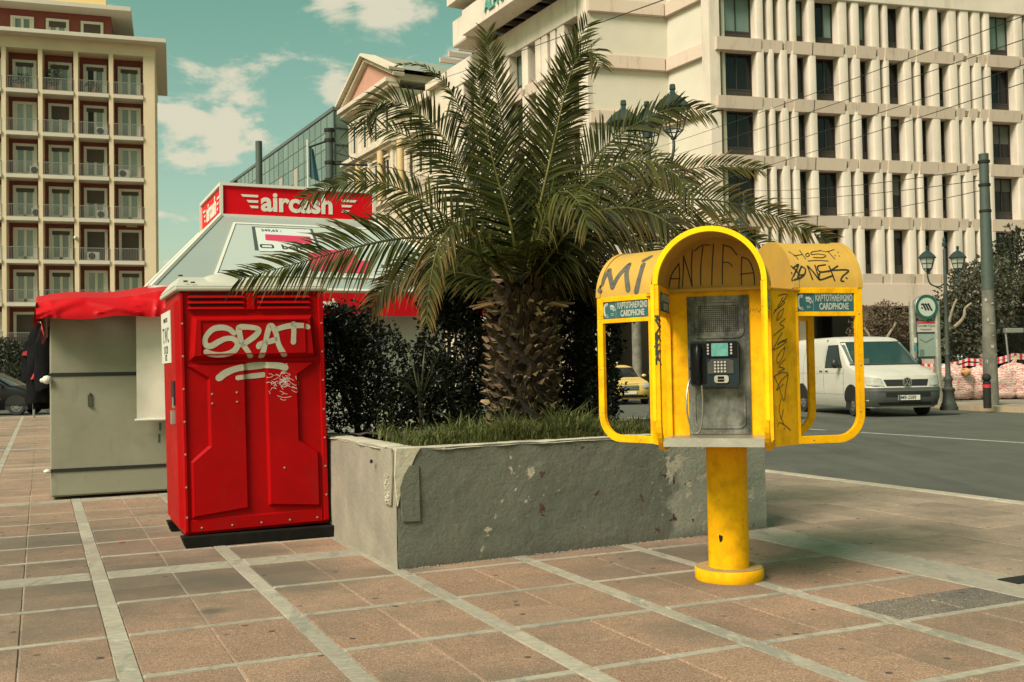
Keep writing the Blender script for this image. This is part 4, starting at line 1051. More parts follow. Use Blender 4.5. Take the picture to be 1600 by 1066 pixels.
FR = [
 (([(770, 415, 8.1), (720, 385, 8.0), (650, 371, 7.85), (560, 385, 7.7), (460, 413, 7.55), (372, 437, 7.4)]), dict(Lmax=.42, nleaf=84, face=.8, dry=.38, curl=.18, start=.2)),
 (([(775, 395, 8.2), (715, 352, 8.2), (655, 310, 8.2), (590, 284, 8.2), (530, 288, 8.2), (474, 310, 8.2)]), dict(Lmax=.31, nleaf=72, face=.7, dry=.2)),
 (([(790, 380, 8.3), (742, 300, 8.35), (700, 225, 8.4), (655, 178, 8.4), (610, 157, 8.4), (578, 172, 8.4), (572, 192, 8.4)]), dict(Lmax=.44, nleaf=84, face=.75, dry=.1, start=.16)),
 (([(780, 390, 8.5), (735, 310, 8.6), (690, 252, 8.7), (630, 210, 8.8), (580, 200, 8.8), (548, 199, 8.8)]), dict(Lmax=.34, nleaf=60, face=.7, dry=.15)),
 (([(790, 360, 8.5), (745, 235, 8.6), (712, 155, 8.6), (680, 115, 8.6), (648, 100, 8.6), (622, 102, 8.6)]), dict(Lmax=.20, nleaf=60, face=.35, dry=.1, start=.3)),
 (([(808, 350, 8.2), (795, 250, 8.2), (777, 150, 8.2), (766, 90, 8.2), (761, 50, 8.2)]), dict(Lmax=.36, nleaf=76, face=.7, curl=.05, dry=.25, start=.2)),
 (([(800, 360, 8.0), (775, 270, 7.95), (757, 190, 7.9), (748, 140, 7.9), (745, 108, 7.9)]), dict(Lmax=.34, nleaf=66, face=.8, curl=.05, dry=.1, start=.15)),
 (([(830, 350, 8.2), (850, 240, 8.2), (872, 150, 8.2), (895, 80, 8.2), (918, 38, 8.2)]), dict(Lmax=.38, nleaf=76, face=.7, curl=.12, dry=.15, start=.18)),
 (([(835, 360, 8.0), (862, 240, 7.9), (882, 150, 7.8), (900, 95, 7.7), (922, 78, 7.6), (938, 105, 7.5)]), dict(Lmax=.36, nleaf=76, face=.7, curl=.25, dry=.2, start=.18)),
 (([(845, 370, 8.2), (888, 300, 8.2), (940, 235, 8.2), (1000, 190, 8.2), (1060, 168, 8.2), (1112, 178, 8.2)]), dict(Lmax=.36, nleaf=76, face=.7, curl=.2, dry=.18)),
 (([(850, 385, 8.0), (895, 310, 7.9), (950, 265, 7.8), (1005, 250, 7.7), (1050, 268, 7.6), (1085, 305, 7.5)]), dict(Lmax=.38, nleaf=76, face=.6, curl=.4, dry=.25)),
 (([(850, 385, 8.4), (920, 320, 8.5), (1000, 280, 8.6), (1080, 264, 8.6), (1140, 258, 8.6), (1192, 266, 8.6)]), dict(Lmax=.33, nleaf=76, face=.7, curl=.15, dry=.55)),
 (([(855, 400, 8.1), (920, 350, 8.1), (1010, 318, 8.1), (1100, 312, 8.1), (1190, 330, 8.1), (1298, 376, 8.1)]), dict(Lmax=.36, nleaf=84, face=.7, curl=.2, dry=.75)),
 (([(855, 405, 7.9), (905, 345, 7.8), (960, 325, 7.7), (1015, 332, 7.6), (1055, 358, 7.5), (1085, 395, 7.5)]), dict(Lmax=.38, nleaf=76, face=.6, curl=.4, dry=.35)),
 (([(840, 380, 7.9), (862, 312, 7.6), (885, 300, 7.4), (905, 318, 7.2), (920, 355, 7.1)]), dict(Lmax=.36, nleaf=64, face=.5, curl=.55, dry=.35, start=.3)),
 (([(785, 410, 7.9), (745, 365, 7.6), (710, 352, 7.4), (688, 378, 7.3), (674, 430, 7.25), (666, 505, 7.2)]), dict(Lmax=.22, nleaf=60, face=.3, curl=.55, dry=.8, start=.3)),
 (([(780, 425, 8.4), (715, 405, 8.5), (650, 415, 8.5), (605, 445, 8.5), (580, 478, 8.5)]), dict(Lmax=.34, nleaf=64, face=.7, curl=.35, dry=.6)),
 (([(770, 430, 8.6), (705, 425, 8.7), (650, 435, 8.7), (605, 455, 8.7), (585, 475, 8.7)]), dict(Lmax=.30, nleaf=56, face=.6, curl=.2, dry=.2)),
 (([(865, 415, 8.4), (930, 372, 8.5), (1010, 345, 8.5), (1090, 345, 8.5), (1165, 370, 8.5), (1220, 400, 8.5)]), dict(Lmax=.36, nleaf=76, face=.6, curl=.25, dry=.7)),
 (([(860, 420, 8.0), (910, 378, 7.8), (960, 370, 7.7), (1010, 385, 7.6), (1045, 412, 7.6)]), dict(Lmax=.34, nleaf=64, face=.6, curl=.35, dry=.5)),
 (([(850, 430, 8.1), (905, 425, 8.1), (960, 440, 8.0), (1000, 470, 8.0)]), dict(Lmax=.26, nleaf=40, face=.5, curl=.6, dry=.9)),
 (([(860, 395, 8.5), (920, 345, 8.6), (985, 325, 8.7), (1040, 320, 8.7)]), dict(Lmax=.30, nleaf=60, face=.5, curl=.5, dead=True, dry=.8)),
 (([(830, 370, 8.5), (850, 290, 8.6), (880, 220, 8.7), (905, 175, 8.7)]), dict(Lmax=.36, nleaf=60, face=.7, curl=.1)),
]
for pts, kw in FR: frond(fpx(pts), **kw)
for k in range(12):      # shorter inner fronds that fill the heart of the crown
    a_ = k * 2.39996; e_ = math.radians(fr.uniform(18, 78)); l = fr.uniform(.6, 1.15)
    h = Vector((math.cos(a_), math.sin(a_), 0)); q = PB + Vector((0, 0, 1.12)); pts = [q]
    for s_ in (.3, .6, .85, 1.0): pts.append(q + h * (l * s_ * math.cos(e_)) + Vector((0, 0, l * s_ * math.sin(e_) - .28 * l * s_ * s_)))
    frond(pts, Lmax=.34, nleaf=46, face=.45, curl=.25, dry=.25, start=.2)
for k in range(14):      # old yellow stalks and hanging stubs low on the crown
    a_ = fr.uniform(3.3, 6.1); q = PB + Vector((.18 * math.cos(a_), .18 * math.sin(a_), 1.02)); d = Vector((math.cos(a_), math.sin(a_), fr.uniform(-.05, .7))).normalized() * fr.uniform(.15, .30)
    MB().tube([q - PB, q + d * .5 - PB, q + d - Vector((0, 0, .06)) - PB], [.022, .016, .008], 6).build('stalk', mat('old_stalk', (.22, .13, .04), .7, (.13, .085, .035), 6), palm)
# ================================================================ phone booth
yel = mat('yellow_enamel', (.90, .45, .0015), .5, (.80, .39, .0015), 3.0, .08, 60, dirt=.62, dirtscale=9, dirtcol=(.34, .16, .006), spec=.12, speck=((45, .66, .72, (.20, .085, .006), .8, (1, 1, .35)), (7, .60, .76, (.45, .22, .01), .45, (1, 1, .18)), (120, .68, .74, (.10, .05, .008), .7, (1, 1, 1))))
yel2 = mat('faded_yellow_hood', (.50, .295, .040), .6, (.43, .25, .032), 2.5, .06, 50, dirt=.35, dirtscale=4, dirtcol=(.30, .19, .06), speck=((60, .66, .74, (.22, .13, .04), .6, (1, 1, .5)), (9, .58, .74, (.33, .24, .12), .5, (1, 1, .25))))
yel3 = mat('bright_yellow_trim', (.90, .58, .0015), .42, (.82, .50, .0015), 5, dirt=.25, dirtscale=9, dirtcol=(.35, .2, .01), spec=.12)
teal_s = mat('teal_sign', (.014, .085, .095), .4, (.022, .10, .105), 4, dirt=.3, dirtscale=8)
sign_t = mat('sign_lettering', (.42, .43, .35), .6, (.30, .32, .27), 30)
ss = mat('worn_stainless', (.22, .22, .18), .5, (.085, .088, .070), 5, .12, 70, metal=.3, dirt=.6, dirtscale=8, dirtcol=(.012, .013, .010), speck=((4.5, .45, .58, (.016, .020, .016), .88, (1, 1, .6)), (70, .60, .70, (.30, .29, .23), .5, (1, 1, .3))))
ss2 = mat('bright_aluminium', (.50, .49, .42), .35, (.36, .35, .30), 5, .1, 50, metal=.7)
blk = mat('marker_ink', (.012, .011, .008), .55)
blkspray = mat('black_spray', (.055, .055, .042), .8, (.10, .095, .065), 26)
rivet_m = mat('rivet', (.36, .34, .26), .45, metal=.5)
BX, BY = 1.262, 6.19
booth = thing('phone_booth', 'yellow triple-hooded card phone booth on a round post covered in graffiti', 'phone booth', (BX, BY, 0))
HW, RB, RF, ZS0, ZB = .295, .31, .745, 1.675, .80
# post and base
MB().lathe([(0, 0), (.197, 0), (.201, .010), (.201, .062), (.194, .070), (.12, .071), (0, .071)], (0, 0, 0), 48).build('base_ring', yel, booth)
MB().lathe([(.119, .05), (.119, .9), (.119, 1.66), (0, 1.66)], (0, 0, 0), 40).build('post', yel, booth)
b = MB(); b.ring([(.193 * math.cos(2 * math.pi * i / 40), .193 * math.sin(2 * math.pi * i / 40)) for i in range(40)], [(.122 * math.cos(2 * math.pi * i / 40), .122 * math.sin(2 * math.pi * i / 40)) for i in range(40)], lambda u, v: (u, v, .0712), lambda u, v: (u, v, .0735))
b.build('dusty_top', mat('dusty_yellow', (.40, .28, .11), .9, (.30, .21, .09), 14, spec=.1), booth)
hole = MB(); hp = []
for k in range(9):
    a_ = k * .698; r_ = (.016, .020, .014, .021, .018, .013, .020, .017, .015)[k]; hp.append((math.cos(a_) * r_ * .75, math.sin(a_) * r_ * 1.25))
ha = math.radians(-101 - 22)
hole.add([(.1205 * math.cos(ha + x / .12), .1205 * math.sin(ha + x / .12), .252 + z) for x, z in hp], [tuple(range(9))])
hole.build('rust_hole', mat('hole_black', (.006, .005, .004), .9), booth, fix=False)
def side_frame(sx):
    b = MB(); yb, yf = -RB, -RF
    R0, R1 = .17, .125
    outer = [(yb, ZB)] + [(yb - (yb - yf - R0) * i / 2, ZB) for i in (1,)] + arc(yf + R0, ZB + R0, R0, 270, 180, 8) + [(yf, 1.2), (yf, 1.562), (yb, 1.562)]
    i0, i1 = yb - .022, yf + .045
    inner = [(i0, ZB + .045)] + [(i0 - (i0 - i1 - R1) * .5, ZB + .045)] + arc(i1 + R1, ZB + .045 + R1, R1, 270, 180, 8) + [(i1, 1.2), (i1, 1.536), (i0, 1.536)]
    x0, x1 = sx * HW, sx * (HW - .028)
    b.ring(outer, inner, lambda u, v: (x0, u, v), lambda u, v: (x1, u, v))
    for y0, y1, z0, z1 in ((yf, yf + .050, 1.562, 1.70), (yb - .020, yb, 1.562, 1.70), (yf + .05, yb - .02, 1.668, 1.70)):
        b.bx(min(x0, x1), max(x0, x1), y0, y1, z0, z1)
    # inner rebate strips round the opening
    return b
def hood():
    b = MB(); r0, r1 = HW - .003, HW - .016; n = 28
    for (ra, sm) in ((r0, True), (r1, True)):
        P = [[(-ra * math.cos(math.pi * i / n), y, 1.70 + ra * math.sin(math.pi * i / n)) for y in (-RF + .03, -.6, -.45, -RB - .01)] for i in range(n + 1)]
        b.grid(P)
    return b
def rim(y0, y1, ra, rb_, b):
    n = 32; o_ = [(-ra * math.cos(math.pi * i / n), 1.70 + ra * math.sin(math.pi * i / n)) for i in range(n + 1)]; i_ = [(-rb_ * math.cos(math.pi * i / n), 1.70 + rb_ * math.sin(math.pi * i / n)) for i in range(n + 1)]
    for i in range(n):
        q = [o_[i], o_[i + 1], i_[i + 1], i_[i]]
        b.add([(x, y0, z) for x, z in q] + [(x, y1, z) for x, z in q], [(0, 1, 2, 3), (7, 6, 5, 4), (0, 4, 5, 1), (2, 6, 7, 3)], True)
    return b
def sign_panel(sx):
    b = MB(); x0, x1 = sx * (HW - .008), sx * (HW - .022); y0, y1, z0, z1 = -RF + .052, -RB - .022, 1.564, 1.666
    b.bx(min(x0, x1), max(x0, x1), y0, y1, z0, z1)
    b.m = 1
    for xo, d in ((x0 + sx * .0015, sx), (x1 - sx * .0015, -sx)):
        # reading direction: seen from outside (d = normal sign)
        ux = Vector((0, 1 if d > 0 else -1, 0)); cy_ = (y0 + y1) / 2
        T = lambda along_, z: frame(Vector((xo, cy_ + ux.y * along_, z)), ux, (0, 0, 1))
        text_mb(b, 'ΚΑΡΤΟΤΗΛΕΦΩΝΟ', .052, T(.052, 1.6385), .0014, 'CENTER', .50, .001)
        text_mb(b, 'CARDPHONE', .052, T(.052, 1.591), .0016, 'CENTER', .60, .001)
        # handset and hand with a card
        def Q(u, z): return (xo, cy_ + ux.y * u, z)
        for st, w in (([(-.155, 1.655), (-.172, 1.645), (-.176, 1.615), (-.170, 1.588), (-.150, 1.578)], .014), ([(-.158, 1.654), (-.148, 1.650)], .020), ([(-.156, 1.579), (-.146, 1.582)], .020),
                      ([(-.128, 1.640), (-.105, 1.640), (-.098, 1.628)], .016), ([(-.126, 1.625), (-.108, 1.622), (-.094, 1.610)], .008), ([(-.094, 1.636), (-.084, 1.612)], .006), ([(-.122, 1.594), (-.098, 1.594)], .003), ([(-.122, 1.585), (-.098, 1.585)], .003)):
            pth = smooth_path(st, .006); vs = []
            for i, p in enumerate(pth):
                t_ = pth[min(i + 1, len(pth) - 1)] - pth[max(i - 1, 0)]; t_ = t_ / (np.linalg.norm(t_) + 1e-9); nn = np.array([-t_[1], t_[0]]) * w / 2
                vs += [Q(*(p - nn)), Q(*(p + nn))]
            b.add(vs, [(2 * i, 2 * i + 1, 2 * i + 3, 2 * i + 2) for i in range(len(pth) - 1)])
        b.add([Q(-.080, 1.566), Q(-.0785, 1.566), Q(-.0785, 1.664), Q(-.080, 1.664)], [(0, 1, 2, 3)])
    return b
fr_me = [side_frame(s).build('x', yel).data for s in (1, -1)]
sg_me = [sign_panel(s).build('x', [teal_s, sign_t], fix=False).data for s in (1, -1)]
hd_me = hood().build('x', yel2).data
rim_me = rim(-RF - .004, -RF + .030, HW + .004, HW - .024, MB()).build('x', yel3).data
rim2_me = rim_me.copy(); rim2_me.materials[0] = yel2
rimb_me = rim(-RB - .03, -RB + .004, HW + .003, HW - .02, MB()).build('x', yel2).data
b = MB(); b.bx(-HW + .005, HW - .005, -RB, -RB + .018, ZB, 1.69)
bp_me = b.build('x', yel).data
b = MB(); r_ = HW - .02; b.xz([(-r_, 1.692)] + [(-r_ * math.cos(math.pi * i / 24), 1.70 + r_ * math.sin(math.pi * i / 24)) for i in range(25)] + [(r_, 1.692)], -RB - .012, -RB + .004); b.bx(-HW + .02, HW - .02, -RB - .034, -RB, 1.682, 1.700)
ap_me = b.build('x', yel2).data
b = MB(); b.bx(-HW + .026, HW - .026, -RF + .055, -RB, .845, .868); b.bx(-HW + .03, HW - .03, -RF + .045, -RF + .055, .828, .874)
sh_me = b.build('x', ss2).data
for o in [o for o in COL.objects if o.name.split('.')[0] == 'x']: bpy.data.objects.remove(o)
trim_me = [MB().bx(s * HW - .015, s * HW + .004, -RF - .003, -RF + .027, ZB + .17, 1.70).mesh('corner_trim', yel3) for s in (1, -1)]
shells = []
for k, al in enumerate((-107, 13, 133)):
    rz = math.radians(al + 90)
    sh_ = put('booth_shell', bp_me, booth, None, rz)
    parts = [put('side_frame', fr_me[0], sh_), put('side_frame', fr_me[1], sh_), put('roof_hood', hd_me, sh_), put('hood_rim', rim_me if k == 0 else rim2_me, sh_), put('hood_rim', rimb_me, sh_), put('arch_panel', ap_me, sh_)]
    if k == 0: parts += [put('corner_trim', t_, sh_) for t_ in trim_me]
    for o in parts[:2]:
        md = o.modifiers.new('bevel', 'BEVEL'); md.width = .003; md.segments = 2; md.limit_method = 'ANGLE'
    parts += [put('sign_panel', sg_me[0], sh_), put('sign_panel', sg_me[1], sh_)]
    if k == 0: parts.append(put('shelf', sh_me, sh_))
    shells.append((sh_, parts))
    for sx in (1, -1):
        for y, z in ((-RF + .025, 1.55), (-RF + .03, .98), (-RB - .10, .822), (-RF + .022, 1.25)):
            MB().lathe([(0, -.001), (.006, 0), (.0045, .003), (0, .004)], (0, 0, 0), 8, 'x').build('bolt', rivet_m, sh_, (sx * HW, y, z), (0, 0, 0 if sx > 0 else math.pi))
# gap plates between the three backs
gaps = []
for al in (-47, 73, 193):
    a_ = math.radians(al); gaps.append(MB().bx(-.119, .119, -.004, .004, ZB, 1.690).build('gap_plate', yel, booth, (.409 * math.cos(a_), .409 * math.sin(a_), 0), a_ + math.pi / 2))
    MB().xy([(-.16, -.02), (.16, -.02), (.11, .20), (-.11, .20)], 1.682, 1.690).build('gap_cover', yel2, gaps[-1], (0, .0, 0), math.pi if False else 0)
# telephone in the front booth
S0 = shells[0][0]
rzC = math.radians(-107 + 90)
pl_ = MB(); pl_.bx(-.172, .172, -RB - .014, -RB - .001, .872, 1.655)
def rr_(x0, x1, z0, z1, r): return arc(x1 - r, z0 + r, r, -90, 0, 5) + arc(x1 - r, z1 - r, r, 0, 90, 5) + arc(x0 + r, z1 - r, r, 90, 180, 5) + arc(x0 + r, z0 + r, r, 180, 270, 5)
yb_ = -RB - .014
for z0, z1 in ((.905, 1.128), (1.415, 1.63)):
    pl_.ring(rr_(-.145, .145, z0, z1, .04), rr_(-.133, .133, z0 + .012, z1 - .012, .03), lambda u, v: (u, yb_ - .001, v), lambda u, v: (u, yb_ - .007, v), True)
bpo = pl_.build('back_plate', ss, S0)
gr_ = MB()
for i in range(20):
    for j in range(13):
        x_, z_ = -.108 + .0114 * i, 1.452 + .0118 * j; gr_.add([(x_, yb_ - .0025, z_), (x_ + .0064, yb_ - .0025, z_), (x_ + .0064, yb_ - .0025, z_ + .0064), (x_, yb_ - .0025, z_ + .0064)], [(0, 1, 2, 3)])
o = gr_.build('speaker_holes', mat('hole_black', (.006, .005, .004)), bpo, fix=False); o['kind'] = 'stuff'
ph_m = mat('dark_teal_phone', (.003, .011, .014), .4, (.005, .017, .020), 6, dirt=.5, dirtscale=14, dirtcol=(.002, .003, .003), spec=.3)
blkp = mat('black_plastic', (.003, .003, .003), .45, spec=.15)
# instrument: x -.15..+.125, z 1.135..1.40
px0, px1, pz0, pz1 = -.150, .118, 1.145, 1.398
ph = MB(); ph.xz(rr_(px0, px1, pz0, pz1, .022), yb_, yb_ - .085); pho = ph.build('telephone', ph_m, S0, bevel=.006, seg=3)
pf = yb_ - .085
k_ = MB(); k_.xz(rr_(px0 + .006, px0 + .090, pz0 + .012, pz1 - .012, .012), pf, pf - .003); k_.build('handset_recess', blkp, pho)
k_ = MB(); k_.xz(rr_(px0 + .093, px1 - .008, 1.305, 1.392, .006), pf, pf - .006); k_.build('display_bezel', blkp, pho)
k_ = MB(); k_.xz(rr_(px0 + .120, px0 + .212, 1.312, 1.384, .003), pf - .006, pf - .009)
k_.build('screen', mat('lcd_teal', (.05, .22, .19), .25, (.11, .33, .28), 22, dirt=.3, dirtscale=30, dirtcol=(.03, .12, .11)), pho)
k_ = MB(); k_.xz([(px0 + .098, 1.215), (px0 + .240, 1.215), (px0 + .240, 1.285), (px0 + .215, 1.296), (px0 + .12, 1.296), (px0 + .098, 1.275)], pf, pf - .006); k_.build('keypad_plate', mat('dark_keypad_plate', (.045, .046, .036), .5, (.022, .024, .020), 12), pho)
key_m = mat('worn_white_key', (.50, .49, .42), .5, (.28, .27, .23), 90)
kme = MB(); kme.lathe([(.0, -.006), (.0058, -.006), (.0066, 0), (0, 0)], (0, 0, 0), 10, 'y'); kme = kme.mesh('key', key_m)
for i in range(4):
    for j in range(4): put('key', kme, pho, (px0 + .139 + .0182 * i, pf - .006, 1.278 - .0172 * j))
for i in range(2):
    for j in range(4): put('key', kme, pho, (px0 + .102 + .1275 * i, pf - .006, 1.376 - .0165 * j))
k_ = MB(); k_.xz(rr_(px0 + .133, px0 + .212, 1.163, 1.205, .014), pf, pf - .010); k_.build('card_slot', ss2, pho, bevel=.003)
k_ = MB(); k_.bx(px0 + .152, px0 + .188, pf - .0115, pf - .010, 1.169, 1.199); k_.build('card_slot_mouth', blkp, pho)
k_ = MB(); k_.bx(px0 + .148, px0 + .192, pf - .0135, pf - .0115, 1.182, 1.1845); k_.build('card_slot_bar', ss2, pho)
hs = MB(); hx = px0 + .044
hs.tube([(hx, pf - .004, 1.372), (hx, pf - .020, 1.345), (hx + .002, pf - .030, 1.29), (hx + .002, pf - .028, 1.24), (hx, pf - .016, 1.19), (hx, pf - .004, 1.165)], [.018, .022, .015, .013, .020, .016], 12)
hs.sphere((hx, pf - .008, 1.355), (.025, .020, .030), 12); hs.sphere((hx, pf - .006, 1.180), (.023, .018, .026), 12)
hs.build('handset', mat('handset_black', (.003, .005, .006), .35, spec=.25), pho)
cd = MB()
cpts = smooth_path([(hx - .04, pf + .05, 1.205), (hx - .058, pf + .02, 1.16), (hx - .066, pf - .01, 1.08), (hx - .060, pf - .03, .98), (hx - .035, pf - .04, .905), (hx - .012, pf - .045, .884), (hx + .010, pf - .045, .905), (hx + .022, pf - .035, .98), (hx + .024, pf - .02, 1.07), (hx + .020, pf - .012, 1.150)], .02)
cd.tube([tuple(p) for p in cpts], .0048, 8); cd.build('armoured_cord', mat('steel_cord', (.24, .24, .20), .35, metal=.8), pho)
MB().sphere((px0 - .003, pf + .04, 1.245), (.008, .012, .014), 8).build('volume_knob', blkp, pho)
mb = MB(); text_mb(mb, '18-02-22', .032, frame(Vector((.03, yb_ - .0012, 1.085)), (1, 0, .01), (0, .0, 1)), -.0012, 'CENTER', .9, .001); mb.build('scratched_date', mat('scratch', (.45, .42, .34), .6), bpo, fix=False)

# ---- graffiti on the booth (strokes lie on its surfaces)
def bv(*idx): return bvh_of([o for k in idx for o in [shells[k][0]] + shells[k][1]])
B0, B1, B2 = bv(0), bv(1), bv(2)
Ball = bvh_of(gaps + [o for k in (0, 1, 2) for o in [shells[k][0]] + shells[k][1]])
z1 = dict(x0=920, y0=350, sc=5.076)
spray('graffiti', [[(86, 528), (105, 480), (125, 425), (163, 372)], [(160, 372), (172, 430), (188, 500)], [(188, 500), (240, 410), (318, 325)], [(318, 325), (300, 400), (312, 518)], [(432, 325), (402, 430), (378, 535)], [(440, 290), (465, 277), (490, 262)]], .036, B2, blkspray, shells[2][0], **z1)
spray('graffiti', [[(635, 500), (660, 400), (715, 315)], [(715, 315), (720, 400), (715, 512)], [(635, 436), (722, 435)], [(742, 502), (750, 380), (752, 255)], [(752, 255), (790, 380), (820, 497)], [(820, 497), (814, 350), (822, 207)], [(842, 213), (895, 172), (960, 168)], [(905, 180), (890, 320), (887, 487)], [(990, 160), (980, 320), (975, 487)],
      [(1068, 165), (1060, 330), (1060, 478)], [(1068, 170), (1125, 188), (1176, 247)], [(1060, 305), (1110, 308), (1138, 337)], [(1210, 480), (1210, 360), (1214, 262)], [(1214, 262), (1270, 292), (1306, 380), (1315, 482)], [(1204, 400), (1310, 388)]], .0065, B0, blk, S0, **z1)
z2 = dict(x0=1160, y0=360, sc=5.33)
spray('graffiti', [[(385, 180), (440, 215), (460, 242)], [(430, 214), (492, 204)], [(475, 170), (500, 205), (526, 240)], [(545, 190), (525, 205), (535, 222), (556, 210), (546, 190)], [(650, 172), (580, 182), (572, 203), (630, 199), (692, 210), (668, 229), (590, 228)], [(640, 168), (700, 180), (762, 162)], [(708, 176), (740, 210), (768, 241)],
      [(793, 184), (797, 187)], [(768, 211), (772, 214)], [(803, 214), (807, 217)], [(545, 257), (620, 252), (712, 257)]], .0058, B1, blk, shells[1][0], **z2)
spray('graffiti', [[(420, 318), (440, 300), (466, 285), (440, 345), (413, 415), (445, 408), (482, 398)], [(405, 300), (440, 330), (470, 370), (505, 372)], [(490, 300), (470, 350), (462, 402), (512, 372), (522, 325), (490, 300)], [(540, 300), (560, 350), (582, 408)], [(545, 300), (590, 350), (640, 412), (620, 350), (602, 292)], [(690, 288), (625, 302), (645, 346), (722, 340)], [(645, 346), (638, 412), (752, 378)], [(720, 300), (745, 360), (766, 418)], [(792, 298), (750, 325), (715, 345)], [(738, 335), (850, 330), (882, 340), (832, 385), (818, 420), (842, 424)], [(863, 397), (868, 400)], [(411, 354), (415, 357)]], .0090, B1, blk, shells[1][0], **z2)
spray('graffiti', [[(298, 548), (330, 535), (372, 535), (350, 575), (300, 640), (258, 692)], [(330, 590), (352, 600), (310, 640), (265, 668)], [(335, 560), (290, 640)], [(342, 650), (300, 690), (285, 752), (325, 710), (342, 650)], [(357, 735), (310, 780), (346, 802), (305, 840), (258, 880)], [(330, 852), (290, 920), (250, 1000)], [(372, 905), (325, 925), (288, 955), (330, 930), (365, 925), (310, 970), (250, 1000)]], .0050, Ball, blk, shells[1][0], **z2)
z3 = dict(x0=1180, y0=520, sc=5.33)
spray('graffiti', [[(245, 120), (205, 165), (178, 215), (185, 255), (225, 205), (246, 120)], [(247, 222), (205, 262), (198, 285), (242, 300), (190, 330)], [(155, 365), (210, 335), (258, 335), (272, 350), (255, 450), (236, 565), (195, 450), (157, 365)], [(270, 350), (215, 400), (175, 478), (205, 455), (232, 430)], [(215, 545), (198, 620), (205, 690), (240, 770)], [(232, 640), (215, 722)], [(185, 782), (195, 750), (235, 765), (292, 812)], [(240, 795), (243, 805)]], .0050, Ball, blk, shells[1][0], **z3)
spray('graffiti', [[(427, 140), (450, 170), (458, 215)], [(440, 140), (460, 180), (462, 230)], [(430, 165), (448, 200), (462, 260)], [(425, 262), (445, 230), (462, 200)], [(426, 290), (440, 262), (460, 300)], [(424, 335), (448, 270), (462, 262)], [(428, 385), (445, 320), (462, 335)], [(432, 430), (450, 360), (464, 380)], [(440, 400), (455, 430), (466, 460)], [(430, 438), (433, 444)]], .012, Ball, blk, shells[0][0], x0=920, y0=460, sc=4.1)
spray('graffiti', [[(97, 745), (105, 725), (118, 748)], [(125, 750), (130, 728), (145, 735)]], .0025, Ball, mat('faint_marker', (.30, .17, .02), .7), shells[2][0], **z1)
spray('graffiti', [[(1258, 678), (1275, 700), (1285, 672)], [(1295, 690), (1310, 672), (1322, 700)], [(1330, 668), (1345, 700), (1362, 676)]], .003, Ball, mat('faint_marker', (.30, .17, .02), .7), S0, **z1)

# ================================================================ portable toilet
red = mat('red_plastic', (.36, .0012, .002), .40, (.30, .001, .0016), 2.2, .04, 70, dirt=.35, dirtscale=3.5, dirtcol=(.17, .001, .002), spec=.10, speck=((5, .56, .76, (.20, .012, .010), .5, (1, 1, .3)), (160, .70, .78, (.42, .10, .08), .5, (1, 1, .4))))
roofw = mat('grey_white_plastic', (.46, .45, .36), .55, (.40, .39, .31), 3, dirt=.3, dirtscale=5, dirtcol=(.25, .24, .18))
dark = mat('dark_slot', (.02, .003, .003), .8)
skid_m = mat('black_skid', (.006, .006, .005), .7, (.012, .012, .010), 8, .3, 30, spec=.15)
TP = G(291, 858); TQ = G(524, 837); angT = TH
toilet = thing('portable_toilet', 'red plastic portable toilet with white roof and grey tag across its back', 'portable toilet', TP, angT)
TW, TD, Z0, Z1 = 1.075, .98, .085, 1.885
tilt = math.radians(-.9)
sk = MB()
for x0 in (0, TW - .02): pass
for y0, y1 in ((0, .12), (TD - .05, TD + .07)): sk.hexa([(.0, y0, .0), (TW + .04, y0, .0), (TW + .04, y1, .0), (.0, y1, .0), (-.03, y0 - .01, .085), (TW + .04, y0 - .01, .085), (TW + .04, y1, .085), (-.03, y1, .085)])
sk.bx(.05, TW, .12, TD - .05, .02, .083); sk.build('skid', skid_m, toilet, bevel=.006)
shear = Matrix.Identity(4); shear[0][2] = math.tan(tilt); shear[2][0] = -math.tan(tilt)
def tb(name, mb, m_, parent=toilet, bevel=0, **kw):
    mb.v = [tuple(shear @ Vector(p)) for p in mb.v]; return mb.build(name, m_, parent, None, None, bevel, **kw)
YF = .06
b = MB(); b.bx(0.0, TW, YF, YF + TD - .05, Z0, Z1); body = tb('body', b, red, bevel=.018)
def zc_(cy): return 1.885 - (cy - 157) * .00219
def xc_(cx, cy): return (cx - (104 + (cy - 155) * .012)) / 456 * TW
b = MB()
for x0, x1 in ((.0, .032), (TW - .045, TW)): plate(b, [(x0, Z0 + .02), (x1, Z0 + .02), (x1, Z1 - .01), (x0, Z1 - .01)], YF, YF - .020, .008)
plate(b, [(.034, Z0 + .015), (TW - .047, Z0 + .015), (TW - .047, .20), (.034, .20)], YF, YF - .010, .008)
trim_o = tb('edge_trim', b, red, body)
b = MB()
plate(b, [(.06, 1.365), (1.01, 1.365), (1.01, 1.415), (.985, 1.70), (.085, 1.70), (.06, 1.415)], YF, YF - .050, .034)
hb = tb('sign_box', b, red, body)
b = MB(); ro = [(.135, 1.405), (.915, 1.405), (.915, 1.665), (.135, 1.665)]; ri = inset(ro, .008)
b.ring(ro, ri, lambda u, v: (u, YF - .049, v), lambda u, v: (u, YF - .060, v)); tb('sign_border', b, red, body)
b = MB()
LPt = [(.030, 1.335), (.47, 1.345), (.47, .245), (.05, .205), (.05, .625), (.185, .735), (.185, 1.225)]
RPt = [(.61, 1.345), (1.005, 1.335), (.865, 1.235), (.865, .745), (1.01, .640), (1.01, .215), (.61, .255)]
plate(b, LPt, YF, YF - .026, .018); plate(b, RPt, YF, YF - .026, .018); panels = tb('raised_panel', b, red, body)
b = MB()
